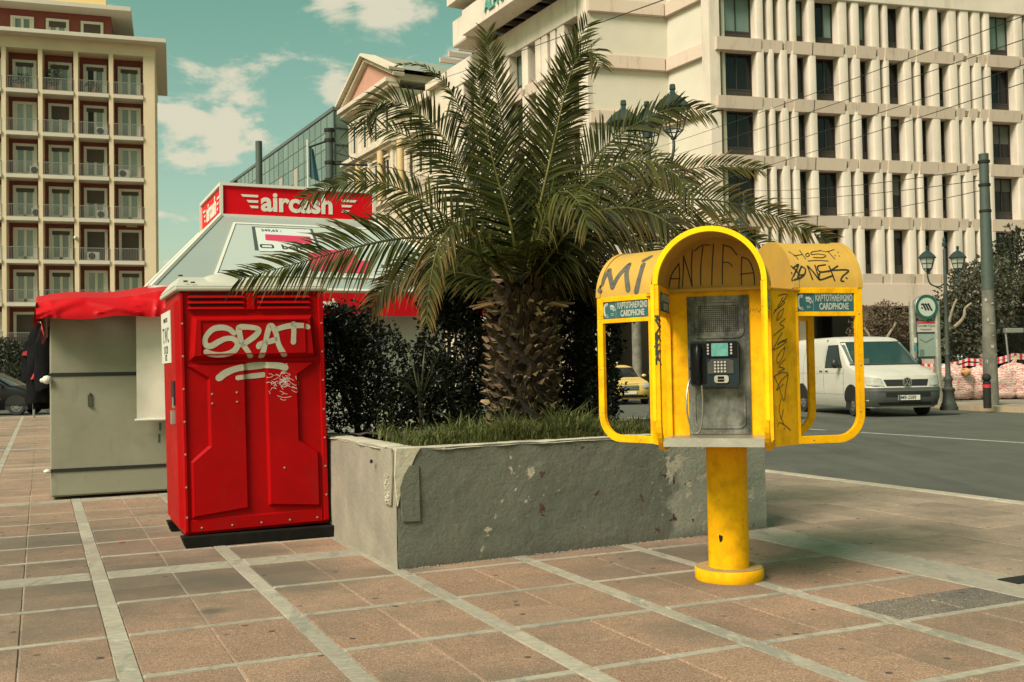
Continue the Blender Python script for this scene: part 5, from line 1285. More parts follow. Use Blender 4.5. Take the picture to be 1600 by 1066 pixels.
for x0, x1 in ((.055, .475), (.56, .975)):
    for k in range(3): 
        z = 1.745 + k * .042
        b.hexa([(x0, YF - .030, z), (x1, YF - .030, z), (x1, YF + .002, z), (x0, YF + .002, z), (x0 + .015, YF - .012, z + .022), (x1 - .015, YF - .012, z + .022), (x1 - .015, YF + .002, z + .022), (x0 + .015, YF + .002, z + .022)])
lv = tb('vent_louvre', b, red, body, bevel=.004)
b = MB()
for x0, x1 in ((.055, .475), (.56, .975)):
    for k in range(3): b.bx(x0 + .02, x1 - .02, YF - .003, YF + .001, 1.770 + k * .042, 1.785 + k * .042)
tb('vent_slot', b, dark, body)
b = MB(); plate(b, [(.478, 1.735), (.555, 1.735), (.545, 1.88), (.488, 1.88)], YF, YF - .02, .008); tb('rib', b, red, body)
rme = MB().lathe([(0, .0), (.008, 0), (.0068, -.004), (0, -.0055)], (0, 0, 0), 10, 'y').mesh('rivet', rivet_m)
rv = [(TW - .022, z) for z in (1.63, 1.41, 1.19, .965, .745, .525, .305)] + [(.016, z) for z in (1.64, 1.40, 1.16, .92, .68, .44, .22)] + [(x, .135 + .0 * x) for x in (.12, .34, .555, .77, .98)]
rv2 = [(.215, 1.115), (.395, 1.12), (.215, 1.045), (.395, 1.05), (.735, .535)]
for x, z in rv: put('rivet', rme, body, (x + math.tan(tilt) * z, YF - (.021 if abs(z - .135) > .01 else .011), z - math.tan(tilt) * x))
for x, z in rv2: put('rivet', rme, body, (x + math.tan(tilt) * z, YF - .027, z - math.tan(tilt) * x))
# roof
b = MB(); rx0, rx1, ry0, ry1 = -.035, TW + .03, YF - .035, YF + TD
b.bx(rx0, rx1, ry0, ry1, Z1 - .005, Z1 + .030)
b.hexa([(rx0, ry0, Z1 + .031), (rx1, ry0, Z1 + .031), (rx1, ry1, Z1 + .031), (rx0, ry1, Z1 + .031), (rx0 + .06, ry0 + .22, Z1 + .115), (rx1 - .06, ry0 + .22, Z1 + .115), (rx1 - .06, ry1 - .22, Z1 + .115), (rx0 + .06, ry1 - .22, Z1 + .115)])
ro_ = tb('roof', b, roofw, bevel=.012)
b = MB(); pr = [(.20 + .14 * (1 - math.cos(math.pi * i / 12)) / 1, .040 * math.sin(math.pi * i / 12)) for i in range(13)]
b.grid([[(x, ry0 + .04 + (.17) * t_, Z1 + .03 + .070 * t_ + z * (.25 + .75 * t_)) for t_ in (0, .35, .7, 1)] + [(x, ry1 - .2, Z1 + .10 + z)] for x, z in pr]); tb('roof_rib', b, roofw, ro_)
b = MB()
for x, y, z in ((.02, .10, 2.0), (.05, .06, 1.955), (.10, .045, 1.945)): b.box((x, y, z), (.03, .012, .01))
tb('roof_slot', b, dark, ro_)
# left (door) side
b = MB(); plate_pts = [(YF + .06, .13), (YF + TD - .12, .13), (YF + TD - .12, 1.82), (YF + .06, 1.82)]
q = inset(plate_pts, .02); b.add([(0, y, z) for y, z in plate_pts] + [(-.028, y, z) for y, z in q], [(4, 5, 6, 7)] + [(i, (i + 1) % 4, 4 + (i + 1) % 4, 4 + i) for i in range(4)])
dr_ = tb('door', b, red, toilet)
b = MB(); b.bx(-.034, -.0285, YF + .30, YF + .92, 1.36, 1.76); stk = tb('door_sign', b, mat('white_sticker', (.55, .55, .46), .5), dr_)
b = MB()
for s_, sz, z in (('www.t.wc', .07, 1.70), ('T.WC', .17, 1.57), ('210 220', .085, 1.46), ('6922', .07, 1.40)):
    text_mb(b, s_, sz, shear @ frame(Vector((-.0345, YF + .61, z)), (0, -1, 0), (0, 0, 1)), .001, 'CENTER', 1, .001)
b.build('sign_text', blk, stk, fix=False)
b = MB(); b.bx(-.055, -.028, YF + .16, YF + .24, .90, 1.0); b.bx(-.045, -.028, YF + .14, YF + .20, 1.02, 1.10); tb('door_latch', b, ss2, dr_)
b = MB(); b.bx(-.040, -.028, YF + .12, YF + .30, 1.04, 1.22); tb('door_handle_recess', b, dark, dr_)
# tags
Tb = bvh_of([body, trim_o, hb, panels, lv])
tagm = mat('grey_tag_paint', (.40, .385, .28), .75, (.34, .33, .24), 20)
z4 = dict(x0=300, y0=480, sc=6.27)
spray('graffiti', [[(410, 255), (360, 215), (290, 200), (210, 215), (150, 270), (125, 330), (142, 375), (190, 380), (260, 340), (330, 310), (400, 310), (446, 350), (430, 410), (370, 450), (280, 467), (190, 460), (140, 440)],
      [(490, 372), (460, 235), (465, 200), (530, 195), (620, 205), (655, 230), (620, 280), (540, 340), (505, 368), (545, 430), (572, 482)], [(678, 482), (702, 420), (735, 270), (760, 190), (786, 190), (820, 250), (850, 370), (905, 470)], [(652, 388), (660, 365), (740, 342), (820, 320)], [(825, 218), (920, 190), (1000, 180), (1090, 182), (1135, 195)], [(995, 165), (997, 240), (993, 342)]], .041, Tb, tagm, body, **z4)
spray('graffiti', [([(265, 693), (340, 640), (450, 600), (600, 578), (720, 568), (850, 575), (910, 592)], .05), ([(448, 693), (540, 680), (640, 670), (700, 662)], .038)], .05, Tb, tagm, body, **z4)
rr = random.Random(77); scr = []
for k in range(54):
    x, y = rr.gauss(895, 66), rr.gauss(745, 46); a_ = rr.uniform(0, 6.28); l = rr.uniform(12, 34); c = rr.uniform(-30, 30)
    scr.append([(x - l * math.cos(a_), y - l * .6 * math.sin(a_)), (x + c * .4, y + c * .5), (x + l * math.cos(a_), y + l * .5 * math.sin(a_))])
scr += [[(900 + 34 * math.cos(t_ / 3), 750 + 34 * math.sin(t_ / 3)) for t_ in range(0, 19)], [(835, 868), (900, 886), (970, 876)], [(865, 898), (895, 912), (920, 908)], [(862, 655), (905, 642), (960, 658)], [(870, 640), (920, 634)], [(1035, 725), (1042, 765)]]
spray('graffiti', scr, .0030, Tb, mat('white_marker', (.62, .56, .48), .6), body, step=1.0, **z4)

# ================================================================ kiosk
white_p = mat('white_panel', (.50, .50, .42), .6, (.44, .44, .37), 2, dirt=.3, dirtscale=1.5)
paleblue = mat('pale_blue_roof_panel', (.27, .315, .275), .4, (.25, .29, .255), .8)
redk = mat('red_sign', (.62, .004, .010), .45, (.57, .004, .009), 2, spec=.10)
wht = mat('white_trim', (.58, .57, .48), .5)
KC = ab2w(3.32, 15.30)
kiosk = thing('kiosk', 'news kiosk with pale blue pyramid roof and red sign box on top', 'kiosk', KC, TH)
MB().bx(-1.7, 1.7, -2.1, 2.1, 0, 2.35).build('cabin', white_p, kiosk)
ex, ey, ez, tx, ty_, tz = 2.13, 2.52, 2.30, 1.08, .96, 3.42
b = MB(); b.add([(-ex, -ey, ez), (ex, -ey, ez), (ex, ey, ez), (-ex, ey, ez), (-tx, -ty_, tz), (tx, -ty_, tz), (tx, ty_, tz), (-tx, ty_, tz)], [(0, 1, 5, 4), (1, 2, 6, 5), (2, 3, 7, 6), (3, 0, 4, 7), (4, 5, 6, 7), (3, 2, 1, 0)])
pyr = b.build('roof', paleblue, kiosk)
b = MB()
for sx, sy in ((-1, -1), (1, -1), (1, 1), (-1, 1)): b.tube([(sx * ex, sy * ey, ez), (sx * tx, sy * ty_, tz)], .035, 6)
for p_, q_ in (((-ex, -ey), (ex, -ey)), ((-ex, -ey), (-ex, ey)), ((ex, -ey), (ex, ey))): b.tube([(*p_, ez), (*q_, ez)], .03, 6)
b.build('roof_edge', wht, kiosk)
b = MB(); b.bx(-1.06, 1.06, -.94, .94, 3.425, 3.85); sb = b.build('sign_box', redk, kiosk)
b = MB(); 
for x0, x1, y0, y1 in ((-1.09, 1.09, -.97, -.93), (-1.09, 1.09, .93, .97), (-1.09, -1.05, -.93, .93), (1.05, 1.09, -.93, .93)):
    for z0, z1_ in ((3.405, 3.445), (3.835, 3.875)): b.bx(x0, x1, y0, y1, z0, z1_)
for sx, sy in ((-1, -1), (1, -1), (1, 1), (-1, 1)): b.bx(sx * 1.07 - .02, sx * 1.07 + .02, sy * .95 - .02, sy * .95 + .02, 3.446, 3.834)
b.build('sign_frame', wht, kiosk)
letw = mat('sign_white', (.62, .60, .50), .5)
def wings(b, T, sgn):
    for (x0, x1, y, h, sl) in ((0, .235, .075, .034, .03), (.075, .235, .0, .034, .03), (.115, .235, -.075, .034, .03)):
        q = [(x0 + sl, y - h / 2), (x1, y - h / 2), (x1, y + h / 2), (x0, y + h / 2)]
        b.add([T @ Vector((sgn * p[0], p[1], .0)) for p in q], [(0, 1, 2, 3) if sgn > 0 else (3, 2, 1, 0)])
b = MB(); Tf = frame(Vector((0, -.944, 3.635)), (1, 0, 0), (0, 0, 1)); text_mb(b, 'aircash', .37, Tf @ Matrix.Translation((-.03, -.005, 0)), .012, 'CENTER', .98, .006)
wings(b, Tf @ Matrix.Translation((-.81, 0, .003)), 1); wings(b, Tf @ Matrix.Translation((.83, 0, .003)), -1); b.build('sign_letters', letw, kiosk, fix=False); b = MB()
Ts = frame(Vector((-1.064, 0, 3.635)), (0, -1, 0), (0, 0, 1)); text_mb(b, 'aircash', .36, Ts, .012, 'CENTER', .9, .006); wings(b, Ts @ Matrix.Translation((-.78, 0, .003)), 1); wings(b, Ts @ Matrix.Translation((.78, 0, .003)), -1)
b.build('sign_letters', letw, kiosk, fix=False)
# fascia: slightly rippled red vinyl
def ripple(u0, u1, z0, z1_, f, nx=60, nz=5, amp=.02, seed=0.0):
    P = []
    for i in range(nx + 1):
        u = u0 + (u1 - u0) * i / nx; row = []
        for j in range(nz + 1):
            z = z0 + (z1_ - z0) * j / nz; d = mnoise.noise(Vector((u * 3.1 + seed, z * 2, seed))) * amp * (1 - .6 * j / nz) + mnoise.noise(Vector((u * 9 + seed, z * 5, 2))) * amp * .3
            row.append(f(u, z, d))
        P.append(row)
    return P
vinyl = mat('red_vinyl', (.48, .004, .008), .42, (.42, .004, .007), 3, .05, 30, spec=.15)
b = MB(); b.grid(ripple(-ex - .02, ex + .02, 1.98, 2.27, lambda u, z, d: (u, -ey - .05 + d, z))); fz = b.build('fascia', vinyl, kiosk, fix=False)
b = MB()
for x in (-1.2, -.35, 1.33): 
    Tt = frame(Vector((x, -ey - .078, 2.13)), (1, 0, 0), (0, 0, 1)); text_mb(b, 'aircash', .155, Tt, .005, 'LEFT', 1, .002); wings(b, Tt @ Matrix.Translation((-.17, .0, 0)) @ Matrix.Scale(.6, 4), 1)
b.build('fascia_letters', letw, fz, fix=False)
# poster on the front slope
Fv = Vector((0, ty_ * -1 + ey, tz - ez)); Fv = Vector((0, ey - ty_, tz - ez)).normalized()
def slope(x, s_, d=.0): return Vector((x, -ey, ez)) + Fv * s_ + Vector((0, -Fv.z, Fv.y)) * d
SL_ = math.hypot(ey - ty_, tz - ez)
def quad(b, pts, d0, d1): b.hexa([slope(x, s_, d0) for x, s_ in pts] + [slope(x, s_, d1) for x, s_ in pts])
po = MB(); quad(po, [(-1.35, .32), (1.35, .32), (.93, 1.66), (-.93, 1.66)], .004, .016); poster = po.build('poster', mat('poster_white', (.36, .41, .36), .5), kiosk)
b = MB(); pts = [(-1.38, .29), (1.38, .29), (.95, 1.69), (-.95, 1.69)]; qn = inset(pts, .035)
b.ring(pts, qn, lambda u, v: slope(u, v, .003), lambda u, v: slope(u, v, .028)); b.build('poster_frame', wht, poster)
b = MB(); quad(b, [(-.78, .95), (.10, .95), (.10, 1.60), (-.72, 1.60)], .017, .022); b.build('phone_picture', mat('phone_dark', (.05, .07, .065), .4), poster)
b = MB(); quad(b, [(-.73, .92), (.06, .92), (.06, 1.57), (-.68, 1.57)], .023, .026); b.build('phone_screen', mat('poster_pale', (.50, .54, .48), .4), poster)
b = MB(); quad(b, [(-.60, 1.22), (.02, 1.15), (.02, 1.36), (-.58, 1.38)], .027, .029); quad(b, [(-.15, .45), (.50, .45), (.55, 1.02), (-.10, 1.02)], .017, .021); quad(b, [(.2, .42), (.62, .42), (.70, .75), (.2, .75)], .022, .024); b.build('pink_card', mat('pink_card', (.48, .035, .085), .4), poster)
b = MB(); Tm = lambda x, s_: frame(slope(x, s_, .028), (1, 0, 0), Fv)
text_mb(b, '349,63 :', .085, Tm(-.48, 1.49), .002, 'CENTER', 1, .001); text_mb(b, 'bon', .17, Tm(-.42, 1.04), .006, 'LEFT', 1, .001)
text_mb(b, 'aircash', .15, Tm(1.03, .62), .003, 'CENTER', 1, .001)
for x0, x1 in ((.70, .98), (1.02, 1.22)): b.ring([(x0, .40), (x1, .40), (x1, .48), (x0, .48)], [(x0 + .01, .41), (x1 - .01, .41), (x1 - .01, .47), (x0 + .01, .47)], lambda u, v: slope(u, v, .017), lambda u, v: slope(u, v, .02))
b.ring(rr_(-.70, -.52, 1.00, 1.10, .03), rr_(-.675, -.545, 1.02, 1.08, .02), lambda u, v: slope(u, v, .027), lambda u, v: slope(u, v, .03))
b.build('poster_text', mat('print_dark', (.03, .04, .04), .5), poster, fix=False)
# awning over the left end, grey lock-up cabinets and blind (plaza frame)
def KL(a, b_, z=0): return Vector((a - 3.32, b_ - 15.30, z))
b = MB()
def aw_top(a): return 2.02 + .17 * (a + .12) / 1.6 + .02 * math.sin(a * 6)
def aw_bot(a): return 1.845 + .065 * (a + .12) / 1.6 + .012 * math.sin(a * 9 + 1)
def crease(a, t_):
    d = .012 * mnoise.noise(Vector((a * 4, t_ * 2, 7)))
    for (a0, t0, a1, t1, h) in ((.42, .95, -.02, .25, .050), (.46, .9, .95, .15, .045), (.10, 1, .16, .0, .03), (.95, .95, 1.45, .35, .030), (.55, .25, 1.0, .55, .022), (1.15, .9, 1.10, .0, .025), (1.33, 1, 1.22, .3, .03), (.22, .55, .02, .0, .03)):
        p = np.array([a, t_ * .25]); u = np.array([a0, t0 * .25]); v_ = np.array([a1, t1 * .25]); k = np.clip(np.dot(p - u, v_ - u) / np.dot(v_ - u, v_ - u), 0, 1)
        d = max(d, h * (1 - .3 * k) - .62 * np.linalg.norm(p - u - k * (v_ - u)))
    return d
P = []
for i in range(71):
    a = -.03 + 1.52 * i / 70; row = []
    for j in range(13):
        t_ = j / 12; z = aw_bot(a) + (aw_top(a) - aw_bot(a)) * t_
        d = crease(a, t_)
        row.append(KL(a, 11.42 + .20 * t_ ** 2 - d, z))
    P.append(row)
b.grid(P)
b.grid([[KL(-.03 + 1.52 * i / 20, 11.62 + 1.3 * j / 6, aw_top(-.03 + 1.52 * i / 20) + .16 * j / 6 - .05 * math.sin(math.pi * j / 6)) for j in range(7)] for i in range(21)])
Pl = []
for j in range(25):   # ragged side flap
    v_ = j / 24; row = []
    for i in range(9):
        t_ = i / 8; z = aw_top(-.03) + .08 * v_ - t_ * (.18 + .26 * v_ + .06 * math.sin(v_ * 17)); row.append(KL(-.03 - .03 * t_ * math.sin(v_ * 9 + 1) + .10 * v_, 11.50 + 1.2 * v_, z))
    Pl.append(row)
b.grid(Pl); b.build('awning', vinyl, kiosk, fix=False)
grey_s = mat('grey_sheet_metal', (.275, .265, .185), .55, (.24, .23, .16), 1.6, .06, 30, dirt=.35, dirtscale=2.5, dirtcol=(.16, .15, .105), speck=((6, .58, .70, (.17, .165, .12), .5, (1, 1, .2)), (50, .68, .74, (.34, .33, .24), .5, (1, 1, .3))))
cab = thing('storage_cabinet', 'tall grey sheet-metal lock-up cabinet beside the red toilet', 'cabinet', ab2w(.105, 11.78), TH)
CW = 1.17
MB().bx(0, CW, .02, .9, .03, 1.96).build('carcass', grey_s, cab)
for z0, z1_ in ((.045, .286), (.318, 1.278), (1.312, 1.95)): MB().bx(.004, CW - .004, .0, .02, z0, z1_).build('door_panel', grey_s, cab, bevel=.003)
MB().bx(CW + .003, CW + .16, .12, .8, .03, 1.96).build('side_panel', mat('grey_green_sheet', (.125, .14, .105), .6, (.11, .12, .092), 3), cab)
strap_m = mat('black_strap', (.014, .014, .012), .6)
for z in (.302, 1.295): MB().bx(-.02, CW, -.008, .0, z - .016, z + .016).build('strap', strap_m, cab)
b = MB(); b.bx(.355, .40, -.012, -.001, .96, 1.08); b.bx(.360, .395, -.022, -.012, .955, .975); b.cyl((.377, -.012, 1.08), (.377, -.012, 1.10), .01, n=8); b.build('hasp', mat('brown_steel', (.09, .085, .065), .5, metal=.4), cab)
rag = MB(); rag.sphere((-.035, -.01, 1.245), (.05, .045, .045), 10); rag.sphere((-.075, .0, 1.24), (.03, .03, .025), 8); rag.build('white_rag', wht, cab); rag = MB(); rag.sphere((-.035, 0, .30), (.04, .03, .025), 8); rag.build('white_rag', wht, cab)
for k in range(3): MB().bx(CW - .115 + .01 * (k % 2), CW - .095 + .01 * (k % 2), -.003, .0, .55 + .13 * k, .64 + .12 * k).build('rust_bracket', mat('brown_steel', (.09, .085, .065), .5), cab)
bl = thing('roller_blind', 'cream canvas roller blind hanging beside the grey cabinet', 'blind', ab2w(.935, 11.66), TH)
b = MB(); b.grid([[(.48 * i / 12, .012 * math.sin(i * .5) + .006 * math.sin(j * .8 + i * .2), .80 + 1.12 * j / 20) for j in range(21)] for i in range(13)]); b.build('canvas', mat('cream_canvas', (.76, .70, .57), .8, (.70, .645, .52), 2, .1, 60, dirt=.2, dirtscale=3), bl, fix=False)
b = MB(); b.cyl((-.02, .01, .80), (.50, .01, .80), .016, n=10); b.build('bottom_bar', wht, bl)
b = MB(); b.bx(1.30, 1.44, -.006, .0, 1.93, 2.10); cd_ = b.build('price_card', wht, None, ab2w(.105, 11.62), TH); tag(cd_, 'small white card with a green mark at the end of the red awning', 'card')
MB().sphere((1.39, -.008, 2.0), (.02, .004, .03), 8).build('green_mark', green_let, cd_)
# garments and bags hanging on the left end of the kiosk
cloth_b = mat('black_cloth', (.003, .003, .003), .85, (.008, .008, .009), 6, .4, 18, spec=.1); cloth_r = mat('red_cloth', (.40, .012, .02), .7)
def garment(px, py, Y, w, h, t_, label, cat, red_patch=None, seed=0, nm='hanging_jacket'):
    p = PY(px, py, Y); o = thing(nm, label, cat, p, TH + .3 * math.sin(seed)); o['group'] = 'goods hanging on the kiosk end'
    b = MB(); n = 22; P = []
    for j in range(19):
        v_ = j / 18; z = h * (.5 - v_); wd = w * (.55 + .45 * min(1, v_ * 3.5)) * (1 - .12 * max(0, v_ - .7)); row = []
        for i in range(n + 1):
            a_ = 2 * math.pi * i / n; f = 1 + .22 * mnoise.noise(Vector((math.cos(a_) * 1.6 + seed, math.sin(a_) * 1.6, v_ * 3)))
            row.append((wd * .5 * math.cos(a_) * f, t_ * .5 * math.sin(a_) * f * (.5 + .6 * v_), z + .03 * mnoise.noise(Vector((a_, seed, v_ * 2)))))
        P.append(row)
    b.grid(P); b.build('cloth', cloth_b, o)
    b = MB(); b.tube([(0, 0, h * .48), (0, 0, h * .58), (.02, 0, h * .61), (.04, 0, h * .58)], .006, 6); b.build('hook', iron, o)
    if red_patch:
        b = MB(); x_, z_, s_ = red_patch; b.hexa([(x_ - s_, -t_ * .62, z_ - s_ * .8), (x_ + s_, -t_ * .62, z_ - s_), (x_ + s_, -t_ * .3, z_ - s_), (x_ - s_, -t_ * .3, z_ - s_ * .8), (x_ - s_ * .4, -t_ * .62, z_ + s_ * .5), (x_ + s_, -t_ * .62, z_ + s_), (x_ + s_, -t_ * .3, z_ + s_), (x_ - s_ * .4, -t_ * .3, z_ + s_ * .5)]); b.build('red_panel', cloth_r, o)
    return o
garment(72, 560, 12.0, .24, .72, .22, 'black jacket hanging nearest the grey cabinet edge', 'jacket', None, 1)
garment(60, 590, 12.3, .28, .60, .25, 'black bag hanging low with a red panel on its left', 'bag', (-.06, .02, .05), 2, 'hanging_bag')
garment(62, 540, 12.5, .26, .52, .22, 'black jacket hanging just under the torn red flap', 'jacket', None, 3)
garment(50, 565, 12.8, .24, .50, .20, 'black bag hanging outermost with a small red edge', 'bag', (-.06, .1, .03), 4, 'hanging_bag')
garment(66, 635, 12.4, .20, .30, .20, 'dark bag hanging lowest above the black van', 'bag', None, 5, 'hanging_bag').location.z += .12
pst = G(53, 653); o = thing('thin_post', 'thin grey post at the far edge of the square beside the black van', 'post', (pst.x, pst.y, 0))
MB().cyl((0, 0, 0), (0, 0, 1.55), .04, n=8).build('pole', steel, o); MB().bx(-.16, .06, -.05, .05, 1.36, 1.50).build('bracket', steel, o)
# ================================================================ vehicles (local: x from the nose backwards, y sideways)
def alpha_glass(name, col, al, rough=.06):
    M = bpy.data.materials.new(name); M.use_nodes = True; b = M.node_tree.nodes['Principled BSDF']
    b.inputs['Base Color'].default_value = (*col, 1); b.inputs['Roughness'].default_value = rough; b.inputs['Alpha'].default_value = al; return M
wind_m = alpha_glass('teal_windscreen', (.03, .075, .066), .62)
tyre_m = mat('tyre', (.010, .010, .009), .8, (.018, .018, .016), 20); hub_m = mat('wheel_cover', (.24, .24, .21), .4, (.12, .12, .10), 6, metal=.4)
hl_m = mat('headlamp', (.42, .41, .35), .12, (.28, .28, .24), 18, spec=.8)
seam_m = mat('panel_gap', (.03, .03, .026), .8); blackp = mat('black_trim', (.012, .012, .011), .5)
class Car:
    def __init__(s, rows): s.r = rows
    def at(s, z):
        R = s.r
        if z <= R[0][0]: return R[0][1:]
        for a, b in zip(R, R[1:]):
            if a[0] <= z <= b[0]:
                t = (z - a[0]) / (b[0] - a[0]); return tuple(p + (q - p) * t for p, q in zip(a[1:], b[1:]))
        return R[-1][1:]
    def fx(s, y, z):
        xf, xr, hw, r, bow = s.at(z); y = max(-hw, min(hw, y)); e = abs(y) - (hw - r)
        return xf + bow * (y / hw) ** 2 + (r - math.sqrt(max(0, r * r - e * e)) if e > 0 else 0)
    def hw(s, x, z):
        xf, xr, hw, r, bow = s.at(z); x0 = xf + bow
        if x < x0 + r: d = max(-r, min(r, x0 + r - x)); return hw - r + math.sqrt(max(0, r * r - d * d))
        if x > xr - .12: d = min(.12, x - xr + .12); return hw - .12 + math.sqrt(max(0, .0144 - d * d))
        return hw
    def loop(s, z):
        xf, xr, hw, r, bow = s.at(z); P = []
        k = 5
        for i in range(9):
            y = -(hw - r) + 2 * (hw - r) * i / 8; P.append((s.fx(y, z), y, z))
        for i in range(1, k + 1):
            a = math.pi / 2 * i / k; P.append((xf + bow + r - r * math.cos(a), hw - r + r * math.sin(a), z))
        for i in range(1, 8): P.append((xf + bow + r + (xr - .12 - xf - bow - r) * i / 8, hw, z))
        for i in range(0, 4): a = math.pi / 2 * i / 3; P.append((xr - .12 + .12 * math.sin(a), hw - .12 + .12 * math.cos(a), z))
        n = len(P); P2 = [(x, -y, z_) for x, y, z_ in P[9:]][::-1]
        return P + P2
    def body(s, m_, parent, skip=None, zs=None):
        b = MB(); L = [s.loop(r[0]) for r in s.r]; n = len(L[0])
        vs = [p for l in L for p in l]; fs = []
        for i in range(len(L) - 1):
            for j in range(n):
                if skip and skip(i, j): continue
                fs.append((i * n + j, i * n + (j + 1) % n, (i + 1) * n + (j + 1) % n, (i + 1) * n + j))
        b.add(vs, fs, True); b.add(L[-1], [tuple(range(n))], True); b.add(L[0], [tuple(range(n))[::-1]], False)
        o = b.build('body', m_, parent, weld=True); 
        md = o.modifiers.new('edges', 'EDGE_SPLIT'); md.split_angle = math.radians(38); return o
    def front(s, b, q, off, nu=8, nv=3):   # quad of (y, z) corners
        P = []
        for i in range(nu + 1):
            u = i / nu; row = []
            for j in range(nv + 1):
                v_ = j / nv; y = (q[0][0] * (1 - u) + q[1][0] * u) * (1 - v_) + (q[3][0] * (1 - u) + q[2][0] * u) * v_; z = (q[0][1] * (1 - u) + q[1][1] * u) * (1 - v_) + (q[3][1] * (1 - u) + q[2][1] * u) * v_
                row.append((s.fx(y, z) - off, y, z + off * .3))
            P.append(row)
        b.grid(P); return b
    def side(s, b, q, off, sg, nu=6, nv=4):
        P = []
        for i in range(nu + 1):
            u = i / nu; row = []
            for j in range(nv + 1):
                v_ = j / nv; x = (q[0][0] * (1 - u) + q[1][0] * u) * (1 - v_) + (q[3][0] * (1 - u) + q[2][0] * u) * v_; z = (q[0][1] * (1 - u) + q[1][1] * u) * (1 - v_) + (q[3][1] * (1 - u) + q[2][1] * u) * v_
                row.append((x, sg * (s.hw(x, z) + off), z))
            P.append(row)
        b.grid(P); return b
    def arch(s, parent, x, r, zc, both=(1, -1)):
        for sg in both:
            b = MB(); P = [(x, zc)] + [(x + r * math.cos(math.pi * i / 14), max(.2, zc + r * math.sin(math.pi * i / 14))) for i in range(15)]
            b.add([(u, sg * (s.hw(u, v) + .022), v) for u, v in P], [(0, i, i + 1) for i in range(1, 15)]); 
            b.add([(x - r, sg * (s.hw(x, zc) + .004), .2), (x + r, sg * (s.hw(x, zc) + .004), .2), (x + r, sg * (s.hw(x, zc) + .004), zc), (x - r, sg * (s.hw(x, zc) + .004), zc)], [(0, 1, 2, 3)])
            b.build('wheel_arch', blackp, parent, fix=False)
def wheel(parent, x, y, r, w, sg, spokes=8, steer=0):
    o = MB().lathe([(r * .62, -w / 2), (r * .93, -w / 2), (r, -w * .35), (r, w * .35), (r * .93, w / 2), (r * .62, w / 2), (r * .58, w * .3), (0, w * .28)], (0, 0, 0), 28, 'y').build('wheel', tyre_m, parent, (x, y, r), (0, 0, steer))
    b = MB(); f = sg * (w / 2 - .012)
    b.ring([(r * .62 * math.cos(2 * math.pi * i / 24), r * .62 * math.sin(2 * math.pi * i / 24)) for i in range(24)], [(r * .50 * math.cos(2 * math.pi * i / 24), r * .50 * math.sin(2 * math.pi * i / 24)) for i in range(24)], lambda u, v: (u, f - sg * .02, v), lambda u, v: (u, f + sg * .004, v))
    for k in range(spokes):
        a = 2 * math.pi * k / spokes; b.box(((r * .33) * math.cos(a), f - sg * .008, (r * .33) * math.sin(a)), (r * .40, .02, r * .13), Matrix.Rotation(-a, 3, 'Y'))
    b.cyl((0, f - sg * .02, 0), (0, f + sg * .012, 0), r * .16, n=12); b.build('rim', hub_m, o)
    return o
# ---- white van
van_w = mat('van_white', (.52, .50, .42), .35, (.48, .46, .385), 1.2, dirt=.35, dirtscale=1.4, dirtcol=(.34, .32, .25), coat=.4)
bump_m = mat('grey_bumper', (.060, .066, .056), .6, (.048, .054, .046), 3)
vr = [(.22, .12, 4.80, .84, .25, .05), (.40, .02, 4.86, .93, .30, .06), (.62, .00, 4.88, .95, .30, .07), (.70, .03, 4.88, .95, .30, .07), (.98, .10, 4.88, .95, .28, .08), (1.06, .28, 4.88, .945, .26, .08), (1.20, .84, 4.87, .94, .20, .10), (1.27, 1.02, 4.87, .93, .14, .12),
      (1.45, 1.24, 4.86, .90, .12, .12), (1.63, 1.46, 4.85, .86, .12, .12), (1.80, 1.68, 4.82, .82, .12, .12), (1.90, 1.84, 4.78, .78, .14, .12), (1.95, 2.05, 4.70, .70, .2, .1), (1.98, 2.5, 4.5, .5, .25, .1)]
vp = G(1420, 652, -.1)
va = math.radians(277 - 180)     # nose direction is local -x
van = thing('white_van', 'white panel van with dark grey bumper driving past the metro sign', 'van', vp, va)
VS = 1.08; van.scale = (VS, VS, VS)
VC = Car(vr)
VC.body(van_w, van, skip=lambda i, j: 7 <= i <= 9 and j < 8)
def carpart(name, m_, parent, f): b = MB(); f(b); return b.build(name, m_, parent, fix=False)
carpart('windscreen', wind_m, van, lambda b: VC.front(b, [(-.88, 1.255), (.88, 1.255), (.80, 1.815), (-.80, 1.815)], .006, 12, 6))
carpart('windscreen_seal', blackp, van, lambda b: (VC.front(b, [(-.90, 1.235), (.90, 1.235), (.90, 1.262), (-.90, 1.262)], .010, 12, 1), VC.front(b, [(-.80, 1.805), (.80, 1.805), (.79, 1.825), (-.79, 1.825)], .009, 12, 1)))
MB().bx(1.15, 2.6, -.80, .80, .5, 1.18).build('dashboard', blackp, van); MB().bx(2.55, 2.6, -.80, .80, 1.18, 1.9).build('bulkhead', mat('cab_grey', (.05, .05, .045), .8), van)
for y in (-.42, .42): MB().bx(2.0, 2.25, y - .25, y + .25, 1.0, 1.62).build('seat', mat('cab_grey', (.05, .05, .045), .8), van, bevel=.05)
b = MB(); b.ring([(.17 * math.cos(2 * math.pi * i / 20), .17 * math.sin(2 * math.pi * i / 20)) for i in range(20)], [(.145 * math.cos(2 * math.pi * i / 20), .145 * math.sin(2 * math.pi * i / 20)) for i in range(20)], lambda u, v: (1.62 + v * .35, .42 + u, 1.28 + v), lambda u, v: (1.64 + v * .35, .42 + u, 1.29 + v)); b.build('steering_wheel', blackp, van)
carpart('bumper', bump_m, van, lambda b: (VC.front(b, [(-.93, .25), (.93, .25), (.94, .69), (-.94, .69)], .035, 24, 5), [VC.side(b, [(.12, .25), (.62, .25), (.62, .60), (.12, .69)], .012, s) for s in (1, -1)]))
